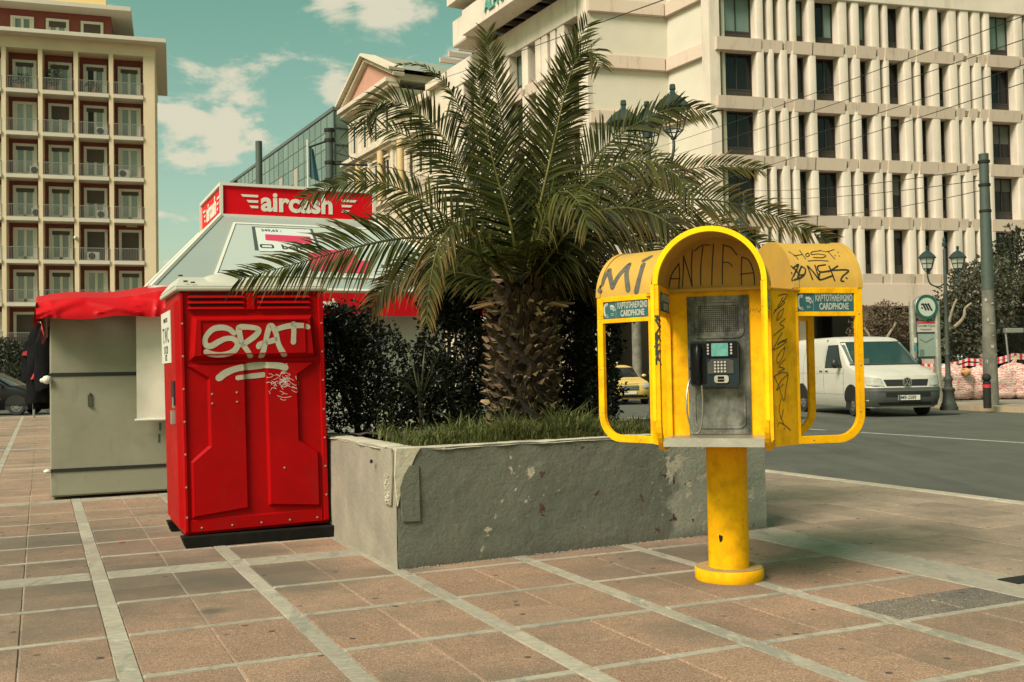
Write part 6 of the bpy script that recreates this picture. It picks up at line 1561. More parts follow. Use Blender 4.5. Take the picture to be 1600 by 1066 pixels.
carpart('bumper_ridge', mat('grey_bumper_light', (.08, .085, .07), .55), van, lambda b: VC.front(b, [(-.92, .60), (.92, .60), (.92, .635), (-.92, .635)], .05, 24, 1))
carpart('air_intake', blackp, van, lambda b: (VC.front(b, [(-.55, .47), (.55, .47), (.55, .575), (-.55, .575)], .044, 10, 1), VC.front(b, [(-.80, .28), (.80, .28), (.70, .34), (-.70, .34)], .042, 10, 1)))
carpart('grille', blackp, van, lambda b: VC.front(b, [(-.50, .735), (.50, .735), (.56, .885), (-.56, .885)], .012, 10, 2))
for s in (1, -1):
    carpart('headlight', hl_m, van, lambda b: VC.front(b, [(s * .55, .735), (s * .90, .755), (s * .92, .955), (s * .60, .915)], .014, 8, 3))
    carpart('indicator', mat('clear_indicator', (.40, .35, .26), .3), van, lambda b: VC.front(b, [(s * .87, .76), (s * .925, .77), (s * .935, .95), (s * .89, .94)], .018, 3, 2))
    carpart('door_window', dglass, van, lambda b: VC.side(b, [(1.50, 1.20), (2.44, 1.20), (2.44, 1.73), (1.92, 1.73)], .006, s))
    carpart('window_seal', blackp, van, lambda b: VC.side(b, [(1.44, 1.18), (2.48, 1.18), (2.48, 1.76), (1.88, 1.76)], .003, s))
    for x, z0, z1_ in ((2.54, .34, 1.86), (3.85, .5, 1.86), (1.38, .50, 1.16)): carpart('panel_seam', seam_m, van, lambda b: VC.side(b, [(x, z0), (x + .012, z0), (x + .012, z1_), (x, z1_)], .003, s, 1, 8))
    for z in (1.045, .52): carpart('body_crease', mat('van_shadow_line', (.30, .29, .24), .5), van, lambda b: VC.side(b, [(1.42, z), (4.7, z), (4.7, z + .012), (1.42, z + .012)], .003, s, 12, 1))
    for x in (2.26, 2.62): carpart('door_handle', blackp, van, lambda b: VC.side(b, [(x, 1.085), (x + .17, 1.085), (x + .17, 1.115), (x, 1.115)], .018, s, 2, 1))
    carpart('rear_panel_window', mat('van_panel_press', (.47, .455, .38), .4), van, lambda b: VC.side(b, [(2.66, 1.22), (3.75, 1.22), (3.75, 1.76), (2.66, 1.76)], .004, s))
    b = MB(); b.sphere((1.52, s * 1.09, 1.29), (.07, .10, .125), 12); b.bx(1.50, 1.56, min(s * .90, s * 1.05), max(s * .90, s * 1.05), 1.20, 1.25); b.build('mirror', blackp, van)
    for x in (.93, 3.93): wheel(van, x, s * .83, .335, .215, s, 8, -.12 if x < 2 else 0)
VC.arch(van, .93, .42, .36); VC.arch(van, 3.93, .42, .36)
# round emblem with V over W strokes
def disc_front(b, y, z, r, x): b.add([(x, y, z)] + [(x, y + r * math.cos(2 * math.pi * i / 24), z + r * math.sin(2 * math.pi * i / 24)) for i in range(24)], [(0, i + 1, (i + 1) % 24 + 1) for i in range(24)])
ex_ = VC.fx(0, .82) - .03
em = MB(); em.ring([(.115 * math.cos(2 * math.pi * i / 28), .82 + .115 * math.sin(2 * math.pi * i / 28)) for i in range(28)], [(.095 * math.cos(2 * math.pi * i / 28), .82 + .095 * math.sin(2 * math.pi * i / 28)) for i in range(28)], lambda u, v: (ex_, u, v), lambda u, v: (ex_ - .012, u, v))
def bar(b, p, q, w, x, t=.008):
    d = np.array(q) - np.array(p); d = d / np.linalg.norm(d); n_ = np.array([-d[1], d[0]]) * w / 2; pts = [np.array(p) - n_, np.array(q) - n_, np.array(q) + n_, np.array(p) + n_]
    b.hexa([(x, *k) for k in pts] + [(x - t, *k) for k in pts])
for p_, q_ in (((-.040, .905), (0, .832)), ((.040, .905), (0, .832)), ((-.078, .870), (-.040, .742)), ((.078, .870), (.040, .742)), ((-.040, .742), (0, .815)), ((.040, .742), (0, .815))): bar(em, p_, q_, .017, ex_)
disc = MB(); disc_front(disc, 0, .82, .10, ex_ + .004); disc.build('emblem_back', blackp, van, fix=False); em.build('emblem', mat('chrome', (.5, .5, .45), .25, metal=.9), van)
xp = VC.fx(0, .52) - .05
pl = MB().bx(xp - .012, xp, -.27, .27, .405, .520).build('number_plate', mat('plate_white', (.55, .54, .44), .5), van)
b = MB(); text_mb(b, 'IMB·2589', .115, frame(Vector((xp - .0135, .03, .462)), (0, -1, 0), (0, 0, 1)), .002, 'CENTER', .92, .001); b.build('plate_text', blk, pl, fix=False)
MB().bx(xp - .014, xp - .0125, .225, .268, .407, .518).build('plate_band', mat('plate_blue', (.03, .07, .12), .5), pl)
# ---- driver (one continuous skinned body)
def person(name, label, loc, rz, joints, edges, radii, m_skin, m_cloth, group=None, scale=1.0, head=None):
    t_ = thing(name, label, 'person', loc, rz)
    me = bpy.data.meshes.new('body'); me.from_pydata(joints, edges, []); o = put('body', me, t_)
    o.scale = (scale,) * 3
    me.materials.append(m_cloth)
    md = o.modifiers.new('skin', 'SKIN'); sv = me.skin_vertices[0].data if me.skin_vertices else None
    if sv is None:
        bpy.context.view_layer.objects.active = o
        import bmesh
        bb = bmesh.new(); bb.from_mesh(me); bb.verts.layers.skin.verify(); bb.to_mesh(me); bb.free(); sv = me.skin_vertices[0].data
    for i, r in enumerate(radii): sv[i].radius = (r, r)
    sv[0].use_root = True
    o.modifiers.new('sub', 'SUBSURF').levels = 1; o.modifiers['sub'].render_levels = 2
    return t_
skin_m = mat('skin', (.36, .20, .13), .6, (.32, .175, .11), 6)
dv = person('person', 'driver in dark clothes at the wheel of the white van holding up a yellow card', wm(van) @ Vector((2.05, .42, .90)), va,
            [(0, 0, 0), (-.02, 0, .25), (-.03, 0, .45), (-.03, 0, .56), (-.06, 0, .66), (-.05, .19, .46), (-.18, .25, .28), (-.40, .12, .38), (-.05, -.19, .46), (-.20, -.24, .30), (-.42, -.10, .45), (-.25, .10, -.02), (-.55, .11, .0), (-.25, -.10, -.02), (-.55, -.11, .0)],
            [(0, 1), (1, 2), (2, 3), (3, 4), (2, 5), (5, 6), (6, 7), (2, 8), (8, 9), (9, 10), (0, 11), (11, 12), (0, 13), (13, 14)], [.15, .14, .13, .055, .10, .07, .05, .035, .07, .05, .035, .08, .06, .08, .06], skin_m, mat('dark_jacket', (.03, .035, .04), .8))
hd = MB(); hd.sphere((-.05, 0, .70), (.095, .078, .118), 14); hd.sphere((-.145, 0, .69), (.022, .014, .02), 8)
for s in (1, -1): hd.sphere((-.04, s * .08, .70), (.02, .012, .03), 8); hd.sphere((-.132, s * .032, .72), (.012, .014, .009), 8)
hd.bx(-.142, -.13, -.025, .025, .645, .652); hd.build('face', skin_m, dv)
hr = MB(); hr.sphere((-.030, 0, .745), (.098, .084, .09), 14); hr.build('hair', mat('dark_hair', (.02, .016, .012), .7), dv)
for s, hx_, hz in ((1, -.42, .40), (-1, -.44, .47)):
    h_ = MB(); y_ = .11 * s; h_.sphere((hx_, y_, hz), (.035, .04, .03), 8)
    for q in range(4): h_.tube([(hx_ - .02, y_ - .027 + .018 * q, hz + .01), (hx_ - .055, y_ - .027 + .018 * q, hz + .018 + .004 * (q % 2)), (hx_ - .075, y_ - .025 + .018 * q, hz - .004)], [.009, .008, .006], 6)
    h_.tube([(hx_ + .0, y_ - s * .04, hz + .01), (hx_ - .04, y_ - s * .055, hz + .02)], [.010, .007], 6); h_.build('hand', skin_m, dv)
cdv = MB().bx(-.02, .0, -.13, .13, -.06, .07).build('yellow_card', mat('pale_yellow_card', (.55, .45, .20), .7), None, wm(dv) @ Vector((-.53, -.12, .47)), va); tag(cdv, 'pale yellow card held up behind the van windscreen', 'card')

# ---- taxi
tx_w = mat('taxi_yellow', (.62, .42, .10), .35, (.56, .38, .09), 2, coat=.4, dirt=.2)
tr = [(.20, .14, 4.55, .78, .25, .06), (.34, .03, 4.62, .87, .32, .08), (.52, .0, 4.64, .89, .34, .10), (.70, .06, 4.64, .89, .34, .12), (.82, .40, 4.60, .87, .30, .12), (.90, .95, 4.45, .85, .22, .1), (.95, 1.35, 4.15, .83, .16, .1), (1.15, 1.68, 3.85, .76, .14, .1), (1.34, 2.0, 3.5, .68, .14, .1), (1.42, 2.3, 3.2, .52, .2, .08)]
TC = Car(tr); tp_ = G(984, 633, -.1)
taxi = thing('taxi', 'yellow taxi saloon with black grille seen through the left booth window', 'taxi', tp_, math.radians(-66 - 180 - 16)); taxi.scale = (1.06,) * 3
TC.body(tx_w, taxi)
carpart('windscreen', dglass, taxi, lambda b: TC.front(b, [(-.76, .97), (.76, .97), (.66, 1.33), (-.66, 1.33)], .008, 10, 4))
carpart('grille', blackp, taxi, lambda b: TC.front(b, [(-.34, .52), (.34, .52), (.40, .74), (-.40, .74)], .016, 8, 2))
carpart('grille_bar', mat('chrome', (.5, .5, .45)), taxi, lambda b: [TC.front(b, [(-.36, z), (.36, z), (.36, z + .02), (-.36, z + .02)], .022, 8, 1) for z in (.55, .61, .67)])
carpart('air_intake', blackp, taxi, lambda b: TC.front(b, [(-.72, .25), (.72, .25), (.66, .34), (-.66, .34)], .012, 8, 1))
MB().bx(TC.fx(0, .43) - .03, TC.fx(0, .43) - .015, -.26, .26, .38, .49).build('number_plate', mat('plate_white', (.55, .54, .44)), taxi)
for s in (1, -1):
    carpart('headlight', hl_m, taxi, lambda b: TC.front(b, [(s * .48, .60), (s * .80, .60), (s * .80, .76), (s * .50, .76)], .014, 6, 2))
    carpart('side_window', dglass, taxi, lambda b: TC.side(b, [(1.6, .98), (3.8, .98), (3.4, 1.32), (2.15, 1.32)], .006, s, 8, 3))
    for x in (.80, 3.65): wheel(taxi, x, s * .76, .31, .19, s, 7)
    MB().sphere((1.62, s * .98, 1.02), (.06, .09, .06), 10).build('mirror', tx_w, taxi)
TC.arch(taxi, .80, .37, .33); TC.arch(taxi, 3.65, .37, .33)
MB().bx(2.5, 2.7, -.22, .22, 1.42, 1.54).build('roof_sign', mat('plate_white', (.55, .54, .44)), taxi, bevel=.02)
# ---- dark van at the far left
bk_w = mat('black_car_paint', (.004, .004, .005), .3, (.006, .007, .007), 2, coat=.15, spec=.2)
dr = [(.20, .12, 4.9, .82, .25, .06), (.40, .02, 4.95, .90, .3, .08), (.60, .0, 4.96, .92, .32, .10), (.85, .08, 4.96, .92, .3, .1), (1.0, .55, 4.95, .91, .25, .1), (1.10, 1.0, 4.94, .90, .18, .1), (1.35, 1.42, 4.92, .85, .14, .1), (1.62, 1.9, 4.88, .78, .14, .1), (1.74, 2.2, 4.8, .70, .2, .1), (1.78, 2.6, 4.6, .5, .2, .1)]
DC = Car(dr); dp_ = PY(78, 640, 40.6); dp_.z = -.1
dvan = thing('dark_van', 'black van parked beyond the square under the dark tree', 'van', dp_, math.radians(180 + 4))
DC.body(bk_w, dvan)
carpart('windscreen', mat('grey_glass', (.07, .08, .075), .1, spec=.8), dvan, lambda b: DC.front(b, [(-.82, 1.12), (.82, 1.12), (.72, 1.62), (-.72, 1.62)], .008, 10, 4))
for s in (1, -1):
    carpart('side_window', mat('grey_glass', (.07, .08, .075)), dvan, lambda b: DC.side(b, [(1.45, 1.08), (2.5, 1.08), (2.5, 1.58), (1.95, 1.58)], .006, s))
    carpart('side_strip', mat('grey_mullion', (.1, .12, .1)), dvan, lambda b: DC.side(b, [(1.5, .60), (4.8, .60), (4.8, .66), (1.5, .66)], .012, s, 12, 1))
    carpart('headlight', hl_m, dvan, lambda b: DC.front(b, [(s * .55, .68), (s * .88, .72), (s * .88, .90), (s * .62, .86)], .014, 6, 2))
    for x in (.92, 3.9): wheel(dvan, x, s * .80, .34, .2, s, 9)
    MB().sphere((1.5, s * 1.04, 1.18), (.06, .10, .10), 10).build('mirror', blackp, dvan)
    carpart('side_light', mat('orange_lens', (.5, .06, .03), .4), dvan, lambda b: DC.side(b, [(2.9, .45), (2.98, .45), (2.98, .50), (2.9, .50)], .014, s, 1, 1))
DC.arch(dvan, .92, .42, .36); DC.arch(dvan, 3.9, .42, .36)
# ---- scooter half hidden by the booth
scp = G(1236, 655, -.1); sc_ = thing('motor_scooter', 'motor scooter half hidden behind the yellow booth beside the van', 'scooter', scp, math.radians(-70 + 180))
scw = mat('scooter_white', (.5, .47, .40), .35); sco = mat('scooter_orange', (.50, .16, .06), .35)
for x in (0, 1.28):
    w_ = MB().lathe([(.17, -.05), (.25, -.055), (.275, 0), (.25, .055), (.17, .05)], (0, 0, 0), 24, 'y').build('wheel', tyre_m, sc_, (x, 0, .275)); MB().lathe([(0, -.03), (.18, -.04), (.18, .04), (0, .03)], (0, 0, 0), 16, 'y').build('rim', hub_m, w_)
b = MB(); b.tube([(0, 0, .28), (.10, 0, .62), (.24, 0, 1.02)], .035, 8); b.build('fork', blackp, sc_)
b = MB(); P = [(-.26 * math.cos(a) * 1.05, .28 + .31 * math.sin(a)) for a in np.linspace(.3, 2.2, 9)]; b.yz([(-.07, 0), (.07, 0)], 0, 0) if False else None
b.grid([[(p[0], y, p[1] - abs(y) * .4) for y in (-.08, -.04, 0, .04, .08)] for p in P]); b.build('front_fender', sco, sc_, fix=False)
b = MB(); b.hexa([(.02, -.18, .45), (.30, -.2, .35), (.30, .2, .35), (.02, .18, .45), (.10, -.15, 1.0), (.30, -.17, 1.02), (.30, .17, 1.02), (.10, .15, 1.0)]); b.build('leg_shield', scw, sc_, bevel=.04)
b = MB(); b.bx(.28, .8, -.16, .16, .26, .34); b.build('footboard', blackp, sc_, bevel=.02)
b = MB(); b.hexa([(.75, -.17, .30), (1.6, -.12, .45), (1.6, .12, .45), (.75, .17, .30), (.78, -.17, .72), (1.65, -.12, .80), (1.65, .12, .80), (.78, .17, .72)]); b.build('rear_body', scw, sc_, bevel=.05)
b = MB(); b.bx(.78, 1.5, -.15, .15, .72, .84); b.build('seat', blackp, sc_, bevel=.05)
b = MB(); b.tube([(.26, -.34, 1.06), (.22, -.1, 1.08), (.22, .1, 1.08), (.26, .34, 1.06)], .018, 8); b.build('handlebar', blackp, sc_)
MB().sphere((.05, 0, .98), (.08, .10, .08), 12).build('headlight', hl_m, sc_)
for s in (1, -1): b = MB(); b.cyl((.22, s * .28, 1.08), (.20, s * .34, 1.28), .008, n=6); b.sphere((.20, s * .36, 1.30), (.02, .07, .045), 10); b.build('mirror', blackp, sc_)

# ================================================================ street lamps
lampg = mat('green_grey_iron', (.042, .050, .036), .6, (.030, .037, .027), 6, .15, 30, dirt=.3, dirtscale=6)
lampd = mat('dark_green_iron', (.022, .042, .034), .5, (.016, .030, .025), 6); lglass = mat('milky_lantern_glass', (.40, .41, .34), .3, spec=.6)
def lantern(parent, loc, s, glass=True):
    o = put('lantern', bpy.data.meshes.get('lantern_roof') or MB().lathe([(0, .98), (.05, .97), (.06, .88), (.045, .86), (.05, .80), (.16, .74), (.27, .64), (.34, .55), (.34, .52), (.30, .51), (0, .51)], (0, 0, 0), 6, sm=False).mesh('lantern_roof', lampd), parent, loc); o.scale = (s, s, s)
    b = MB()
    for k in range(6):
        a = math.pi / 3 * k; b.tube([(.28 * math.cos(a), .28 * math.sin(a), .52), (.17 * math.cos(a), .17 * math.sin(a), .12), (.05 * math.cos(a), .05 * math.sin(a), 0)], .014, 5)
        a2 = a + math.pi / 3
        for r, z in ((.225, .32), (.17, .12)): b.tube([(r * math.cos(a), r * math.sin(a), z), (r * math.cos(a2), r * math.sin(a2), z)], .012, 5)
    b.lathe([(0, -.06), (.05, -.04), (.06, 0), (0, .01)], (0, 0, 0), 8); b.build('lantern_frame', lampd, o)
    if glass: MB().lathe([(.155, .125), (.268, .51)], (0, 0, 0), 6, sm=False).build('lantern_glass', lglass, o, fix=False)
    return o
def street_lamp(label, loc, h, arms, ls, rz=0, glass=True, reach=.45, cat='street lamp', slim=1.0, zarm=.80):
    t_ = thing('street_lamp', label, cat, loc, rz, 'ornate iron street lamps')
    k = h / 4.0 * slim
    MB().lathe([(0, 0), (.30 * k, 0), (.30 * k, .12 * k), (.26 * k, .14 * k), (.26 * k, .22 * k), (.21 * k, .28 * k), (.18 * k, .62 * k), (.21 * k, .66 * k), (.22 * k, .74 * k), (.14 * k, .80 * k), (.12 * k, .98 * k), (.16 * k, 1.06 * k), (.15 * k, 1.12 * k), (.09 * k, 1.2 * k), (.08 * k, 1.9 * k), (.10 * k, 1.94 * k), (.075 * k, 2.0 * k), (.065 * k, h * .70), (.085 * k, h * .71), (.06 * k, h * .73), (.055 * k, h * .98), (.0, h)], (0, 0, 0), 18).build('post', lampg, t_)
    MB().lathe([(0, h - .02), (.05, h), (.06, h + .08), (.03, h + .12), (.045, h + .18), (.0, h + .30)], (0, 0, 0), 10).build('finial', lampd, t_)
    for a in arms:
        d = Vector((math.cos(a), math.sin(a), 0)); z0 = h * zarm
        pts = [Vector((0, 0, z0 - .12)) + d * .04, Vector((0, 0, z0 - .20)) + d * reach * .4, Vector((0, 0, z0 - .12)) + d * reach * .85, Vector((0, 0, z0 + .05)) + d * reach, Vector((0, 0, z0 + .16)) + d * reach]
        MB().tube([tuple(p) for p in smooth_path([tuple(p) for p in pts], .06)], .028 * k, 7).build('arm', lampd, t_)
        lantern(t_, Vector((0, 0, z0 + .20)) + d * reach, ls, glass)
    return t_
l0 = G(1483, 641, .02)
street_lamp('green-grey iron street lamp with two lanterns beside the metro sign', l0, 4.30, (0.35, math.pi - .1), .70, .0, reach=.44, slim=.70)
l1_ = PY(1023, 700, 13.2); l1_.z = -.1
street_lamp('dark iron street lamp with big open lanterns behind the palm fronds', l1_, 4.3, (-.93, 2.2, 1.45), .68, 0, False, .45, slim=.62, zarm=.935)
l2_ = PY(1172, 700, 38.0); l2_.z = .03
street_lamp('distant street lamp whose green tip shows above the palm fronds', l2_, 7.35, (math.pi * .5,), .9, 0, True, .4)
# utility poles
cp_m = mat('mottled_concrete_pole', (.20, .185, .14), .9, (.11, .105, .08), 2.4, .4, 20, coord='World', dirt=.5, dirtscale=4, dirtcol=(.05, .05, .04)); gp_m = mat('green_painted_steel', (.055, .075, .058), .6, (.042, .06, .046), 5)
up = G(1549, 634, .02); t_ = thing('utility_pole', 'tall concrete pole with green upper half beside the black bollard', 'pole', up)
H1, H2 = 3.30, 7.22
MB().lathe([(0, -.1), (.215, -.1), (.190, 1.5), (.165, H1)], (0, 0, 0), 20).build('concrete_shaft', cp_m, t_)
MB().lathe([(.170, H1), (.15, H1 + 2), (.13, H2 - .5), (.135, H2 - .02), (.0, H2)], (0, 0, 0), 20).build('steel_shaft', gp_m, t_)
for z in (H2 - .28, H2 - .95, H2 - 1.7): MB().lathe([(.135, z), (.165, z), (.165, z + .07), (.135, z + .07)], (0, 0, 0), 16).build('band', iron, t_)
b = MB()
for k in range(9):
    a = -math.pi / 2 + rr.uniform(-.9, .9); b.box((.186 * math.cos(a), .186 * math.sin(a), rr.uniform(1.1, 3.2)), (rr.uniform(.04, .12), .012, rr.uniform(.03, .10)), Matrix.Rotation(a + math.pi / 2, 3, 'Z') @ Matrix.Rotation(rr.uniform(-.4, .4), 3, 'Y'))
b.build('torn_poster', mat('torn_paper', (.34, .32, .26), .9), t_)
u2 = PY(997, 640, 50); t_ = thing('utility_pole', 'mottled concrete pole across the road seen through the left booth window', 'pole', (u2.x, u2.y, .0))
MB().lathe([(0, -.1), (.24, -.1), (.20, 7.0), (0, 7.0)], (0, 0, 0), 16).build('concrete_shaft', cp_m, t_)
bo = G(1543, 638, .02); t_ = thing('bollard', 'black bollard with ball top and red band beside the concrete pole', 'bollard', bo)
MB().lathe([(0, 0), (.10, 0), (.10, .72), (.0, .73)], (0, 0, 0), 16).build('shaft', iron, t_); MB().lathe([(.1005, .55), (.104, .55), (.104, .64), (.1005, .64)], (0, 0, 0), 16).build('red_band', mat('red_band', (.50, .02, .03), .5), t_); MB().sphere((0, 0, .82), .115, 14).build('ball', iron, t_)
tpz = PY(519, 560, 30); t_ = thing('trolley_pole', 'dark iron trolley wire pole with collars behind the kiosk sign', 'pole', (tpz.x, tpz.y, -.1))
hz = PY(519, 203, 30).z + .1; b = MB(); b.cyl((0, 0, 0), (0, 0, hz), .14, .115, 14); b.build('shaft', gp_m, t_)
for dz in (.05, .35, 1.0, 1.5): MB().lathe([(.11, hz - dz), (.15, hz - dz), (.15, hz - dz + .08), (.11, hz - dz + .08)], (0, 0, 0), 14).build('collar', iron, t_)
MB().cyl((-.6, 0, hz - .5), (.15, 0, hz - .25), .03, n=6).build('bracket', iron, t_); MB().cyl((.1, 0, hz - 1.0), (1.1, 0, hz - 1.05), .035, n=6).build('bracket', iron, t_)
p4_ = PY(408, 560, 26); t_ = thing('steel_pole', 'plain grey steel pole left of the glass building', 'pole', (p4_.x, p4_.y, -.1)); MB().lathe([(0, 0), (.09, 0), (.085, PY(408, 221, 26).z + .1), (0, PY(408, 220, 26).z + .1)], (0, 0, 0), 14).build('shaft', gp_m, t_)
# flag on the glass building side
fp = PY(481, 280, 60); t_ = thing('flag', 'dark blue-green flag hanging limp from a slanted pole', 'flag', fp)
MB().cyl((0, 0, -1.5), (0, 0, 2.3), .05, n=6).build('pole', wht, t_)
b = MB(); b.grid([[(.10 + .25 * i / 6 + .35 * j / 8 * (i / 6), .08 * math.sin(i * 1.5), 2.0 - 1.9 * j / 8 - .3 * i / 6) for j in range(9)] for i in range(7)]); b.build('cloth', mat('flag_teal', (.02, .07, .075), .8), t_, fix=False)
# metro sign
mp_ = PY(1448, 600, 31.5); t_ = thing('metro_sign', 'metro station pylon with round green sign between two steel posts', 'metro sign', (mp_.x, mp_.y, .03), .18)
k = 31.5 / 1623
def mx(px): return (px - 1448) * k
def mz(py): return PY(1448, py, 31.5).z - .03
for x0 in (1427, 1468): MB().cyl((mx(x0), 0, 0), (mx(x0), 0, mz(471)), .10, n=14).build('post', ss2, t_)
R_ = .375; zc2 = mz(480); ring_m = mat('metro_green', (.012, .085, .060), .4); face_m = mat('metro_face', (.42, .47, .38), .5)
MB().lathe([(0, -.12), (R_, -.12), (R_, .12), (0, .12)], (0, 0, zc2), 36, 'y').build('drum', ss2, t_, bevel=.01)
b = MB(); b.ring([(R_ * .99 * math.cos(2 * math.pi * i / 40), zc2 + R_ * .99 * math.sin(2 * math.pi * i / 40)) for i in range(40)], [(R_ * .76 * math.cos(2 * math.pi * i / 40), zc2 + R_ * .76 * math.sin(2 * math.pi * i / 40)) for i in range(40)], lambda u, v: (u, -.1215, v), lambda u, v: (u, -.130, v)); b.build('green_ring', ring_m, t_)
b = MB(); b.add([(0, -.124, zc2)] + [(R_ * .77 * math.cos(2 * math.pi * i / 40), -.124, zc2 + R_ * .77 * math.sin(2 * math.pi * i / 40)) for i in range(40)], [(0, i + 1, (i + 1) % 40 + 1) for i in range(40)]); b.build('sign_face', face_m, t_, fix=False)
b = MB()
def mbar(x0, z0, x1, z1_, w): 
    d = Vector((x1 - x0, 0, z1_ - z0)).normalized(); n_ = Vector((-d.z, 0, d.x)) * w / 2; P = [Vector((x0, -.126, zc2 + z0)) - n_, Vector((x1, -.126, zc2 + z1_)) - n_, Vector((x1, -.126, zc2 + z1_)) + n_, Vector((x0, -.126, zc2 + z0)) + n_]; b.hexa(P + [p - Vector((0, .006, 0)) for p in P])
for x in (-.10, -.01, .08): mbar(x - .03, .09, x + .07, -.10, .055)
mbar(-.19, .07, -.10, .10, .04); mbar(-.07, .06, -.03, .105, .04); mbar(.02, .06, .06, .105, .04); b.lathe([(0, -.132), (.028, -.132), (.028, -.126), (0, -.126)], (-.16, 0, zc2 - .03), 10, 'y'); mbar(.15, -.10, .19, -.10, .03)
b.build('letter_m', blk, t_)
b = MB(); b.bx(mx(1433), mx(1467), -.05, .05, mz(519), mz(503)); npan = b.build('name_panel', mat('metro_panel', (.42, .40, .33), .5), t_)
MB().bx(mx(1433), mx(1467), -.055, -.051, mz(506), mz(503.5)).build('red_stripe', mat('red_band', (.5, .02, .03)), npan)
b = MB(); text_mb(b, 'Πανεπιστήμιο', .10, frame(Vector((0, -.052, mz(509.5))), (1, 0, 0), (0, 0, 1)), .0, 'CENTER', .92, .002); text_mb(b, 'Panepistimio', .08, frame(Vector((0, -.052, mz(515))), (1, 0, 0), (0, 0, 1)), .0, 'CENTER', .9, .002); b.build('station_name', blk, npan, fix=False)
b = MB(); b.bx(mx(1431), mx(1468), -.02, .08, mz(561), mz(501)); b.build('panel_backing', mat('panel_dark_steel', (.06, .062, .052), .5), t_)
b = MB(); b.bx(mx(1434.5), mx(1466), -.045, -.02, mz(557), mz(522)); mpn = b.build('map_panel', mat('map_green', (.20, .27, .22), .3, (.25, .31, .25), 1.2), t_)
b = MB(); b.tube([(mx(1437), -.047, mz(530)), (mx(1447), -.047, mz(535)), (mx(1460), -.047, mz(528))], .012, 4); b.bx(mx(1436), mx(1444), -.048, -.0455, mz(556), mz(546)); b.build('map_lines', mat('map_ink', (.10, .16, .14), .5), mpn)
for k_ in range(2): MB().bx(mx(1425) , mx(1430), -.105, -.100, mz(548) + .24 * k_, mz(548) + .16 + .24 * k_).build('sticker', (mat('sticker_teal', (.05, .2, .22), .5), wht)[k_ % 2], t_)

# ================================================================ road works: sacks, netting fence, tapes
def sackmat():
    M = mat('striped_sack', (.56, .47, .40), .8); t = M.node_tree; L = t.links.new; b = t.nodes['Principled BSDF']
    tcn = N(t, 'ShaderNodeTexCoord'); w = N(t, 'ShaderNodeTexWave', wave_type='BANDS', bands_direction='Z'); w.inputs['Scale'].default_value = 4; w.inputs['Distortion'].default_value = 9; w.inputs['Detail'].default_value = 4; w.inputs['Detail Scale'].default_value = 2.5; L(tcn.outputs['Object'], w.inputs['Vector'])
    r = N(t, 'ShaderNodeMapRange'); L(w.outputs[0], r.inputs[0]); r.inputs[1].default_value = .62; r.inputs[2].default_value = .8
    mx_ = N(t, 'ShaderNodeMix', data_type='RGBA'); L(r.outputs[0], mx_.inputs[0]); mx_.inputs[6].default_value = (.55, .46, .385, 1); mx_.inputs[7].default_value = (.46, .13, .11, 1); L(mx_.outputs[2], b.inputs['Base Color']); return M
sack_m = sackmat(); netr = mat('red_barrier', (.34, .055, .028), .6, (.26, .04, .022), 2, dirt=.3)
rr = random.Random(12)
spec_ = [(1462, 598, 33.0, .30, .42, 'leftmost striped rubble sack beside the lamp base'), (1484, 585, 34.5, .42, .60, 'tall pale rubble sack behind the lamp post base'), (1499, 594, 34.0, .40, .52, 'striped rubble sack between lamp post and concrete pole'), (1517, 597, 34.2, .40, .48, 'striped rubble sack left of the bollard'), (1530, 592, 34.6, .34, .55, 'striped rubble sack behind the black bollard'), (1566, 597, 34.2, .42, .52, 'striped rubble sack just right of the concrete pole'), (1584, 592, 34.4, .40, .60, 'leaning striped rubble sack near the right edge'), (1603, 600, 34.0, .40, .48, 'striped rubble sack cut by the right edge')]
for i, (px, py, Y, w_, h_, lab) in enumerate(spec_):
    p = PY(px, py, Y); o = thing('rubble_sack', lab, 'sack', (p.x, p.y, .03), rr.uniform(-.3, .3), 'striped rubble sacks')
    n = 28; P = []
    for j in range(25):
        v_ = j / 24; f = (1 - abs(2 * v_ - 1) ** 4) ** .35 if 0 < v_ < 1 else 0.0; row = []
        for i2 in range(n + 1):
            a = 2 * math.pi * i2 / n; ce = math.copysign(abs(math.cos(a)) ** .6, math.cos(a)); se = math.copysign(abs(math.sin(a)) ** .6, math.sin(a)); q = 1 + .18 * mnoise.noise(Vector((ce * 1.5 + i * 3, se * 1.5, v_ * 3))) + .10 * mnoise.noise(Vector((ce * 4 + i * 3, se * 4, v_ * 9)))
            row.append((w_ * ce * f * q, w_ * .8 * se * f * q, v_ * h_ * 2.0 + .04 * mnoise.noise(Vector((a, i, v_)))))
        P.append(row)
    b = MB(); b.grid(P); b.build('sack', sack_m, o, fix=False); b = MB(); b.tube([(-w_ * .3, 0, h_ * 1.9), (0, 0, h_ * 2.12), (w_ * .3, 0, h_ * 1.9)], .02, 5); b.build('handle', sack_m, o)
p = PY(1509, 578, 33.6); o = thing('orange_bag', 'crumpled orange bag lying on top of the striped sacks', 'bag', p); b = MB(); n = 14
b.grid([[((.20 * math.cos(2 * math.pi * i / n) * math.sin(math.pi * j / 8)) * (.75 + .6 * mnoise.fractal(Vector((math.cos(6.283 * i / n) * 1.7, math.sin(6.283 * i / n) * 1.7, j * .5)), .8, 2, 4)), .22 * math.sin(2 * math.pi * i / n) * math.sin(math.pi * j / 8), (-.05 + .11 * math.cos(math.pi * j / 8)) * (1 + .9 * mnoise.noise(Vector((math.cos(6.283 * i / n) * 2, math.sin(6.283 * i / n) * 2, j * .6 + 5))))) for j in range(9)] for i in range(n + 1)])
b.build('plastic', mat('orange_plastic', (.62, .20, .05), .5, (.58, .33, .18), 3), o, fix=False)
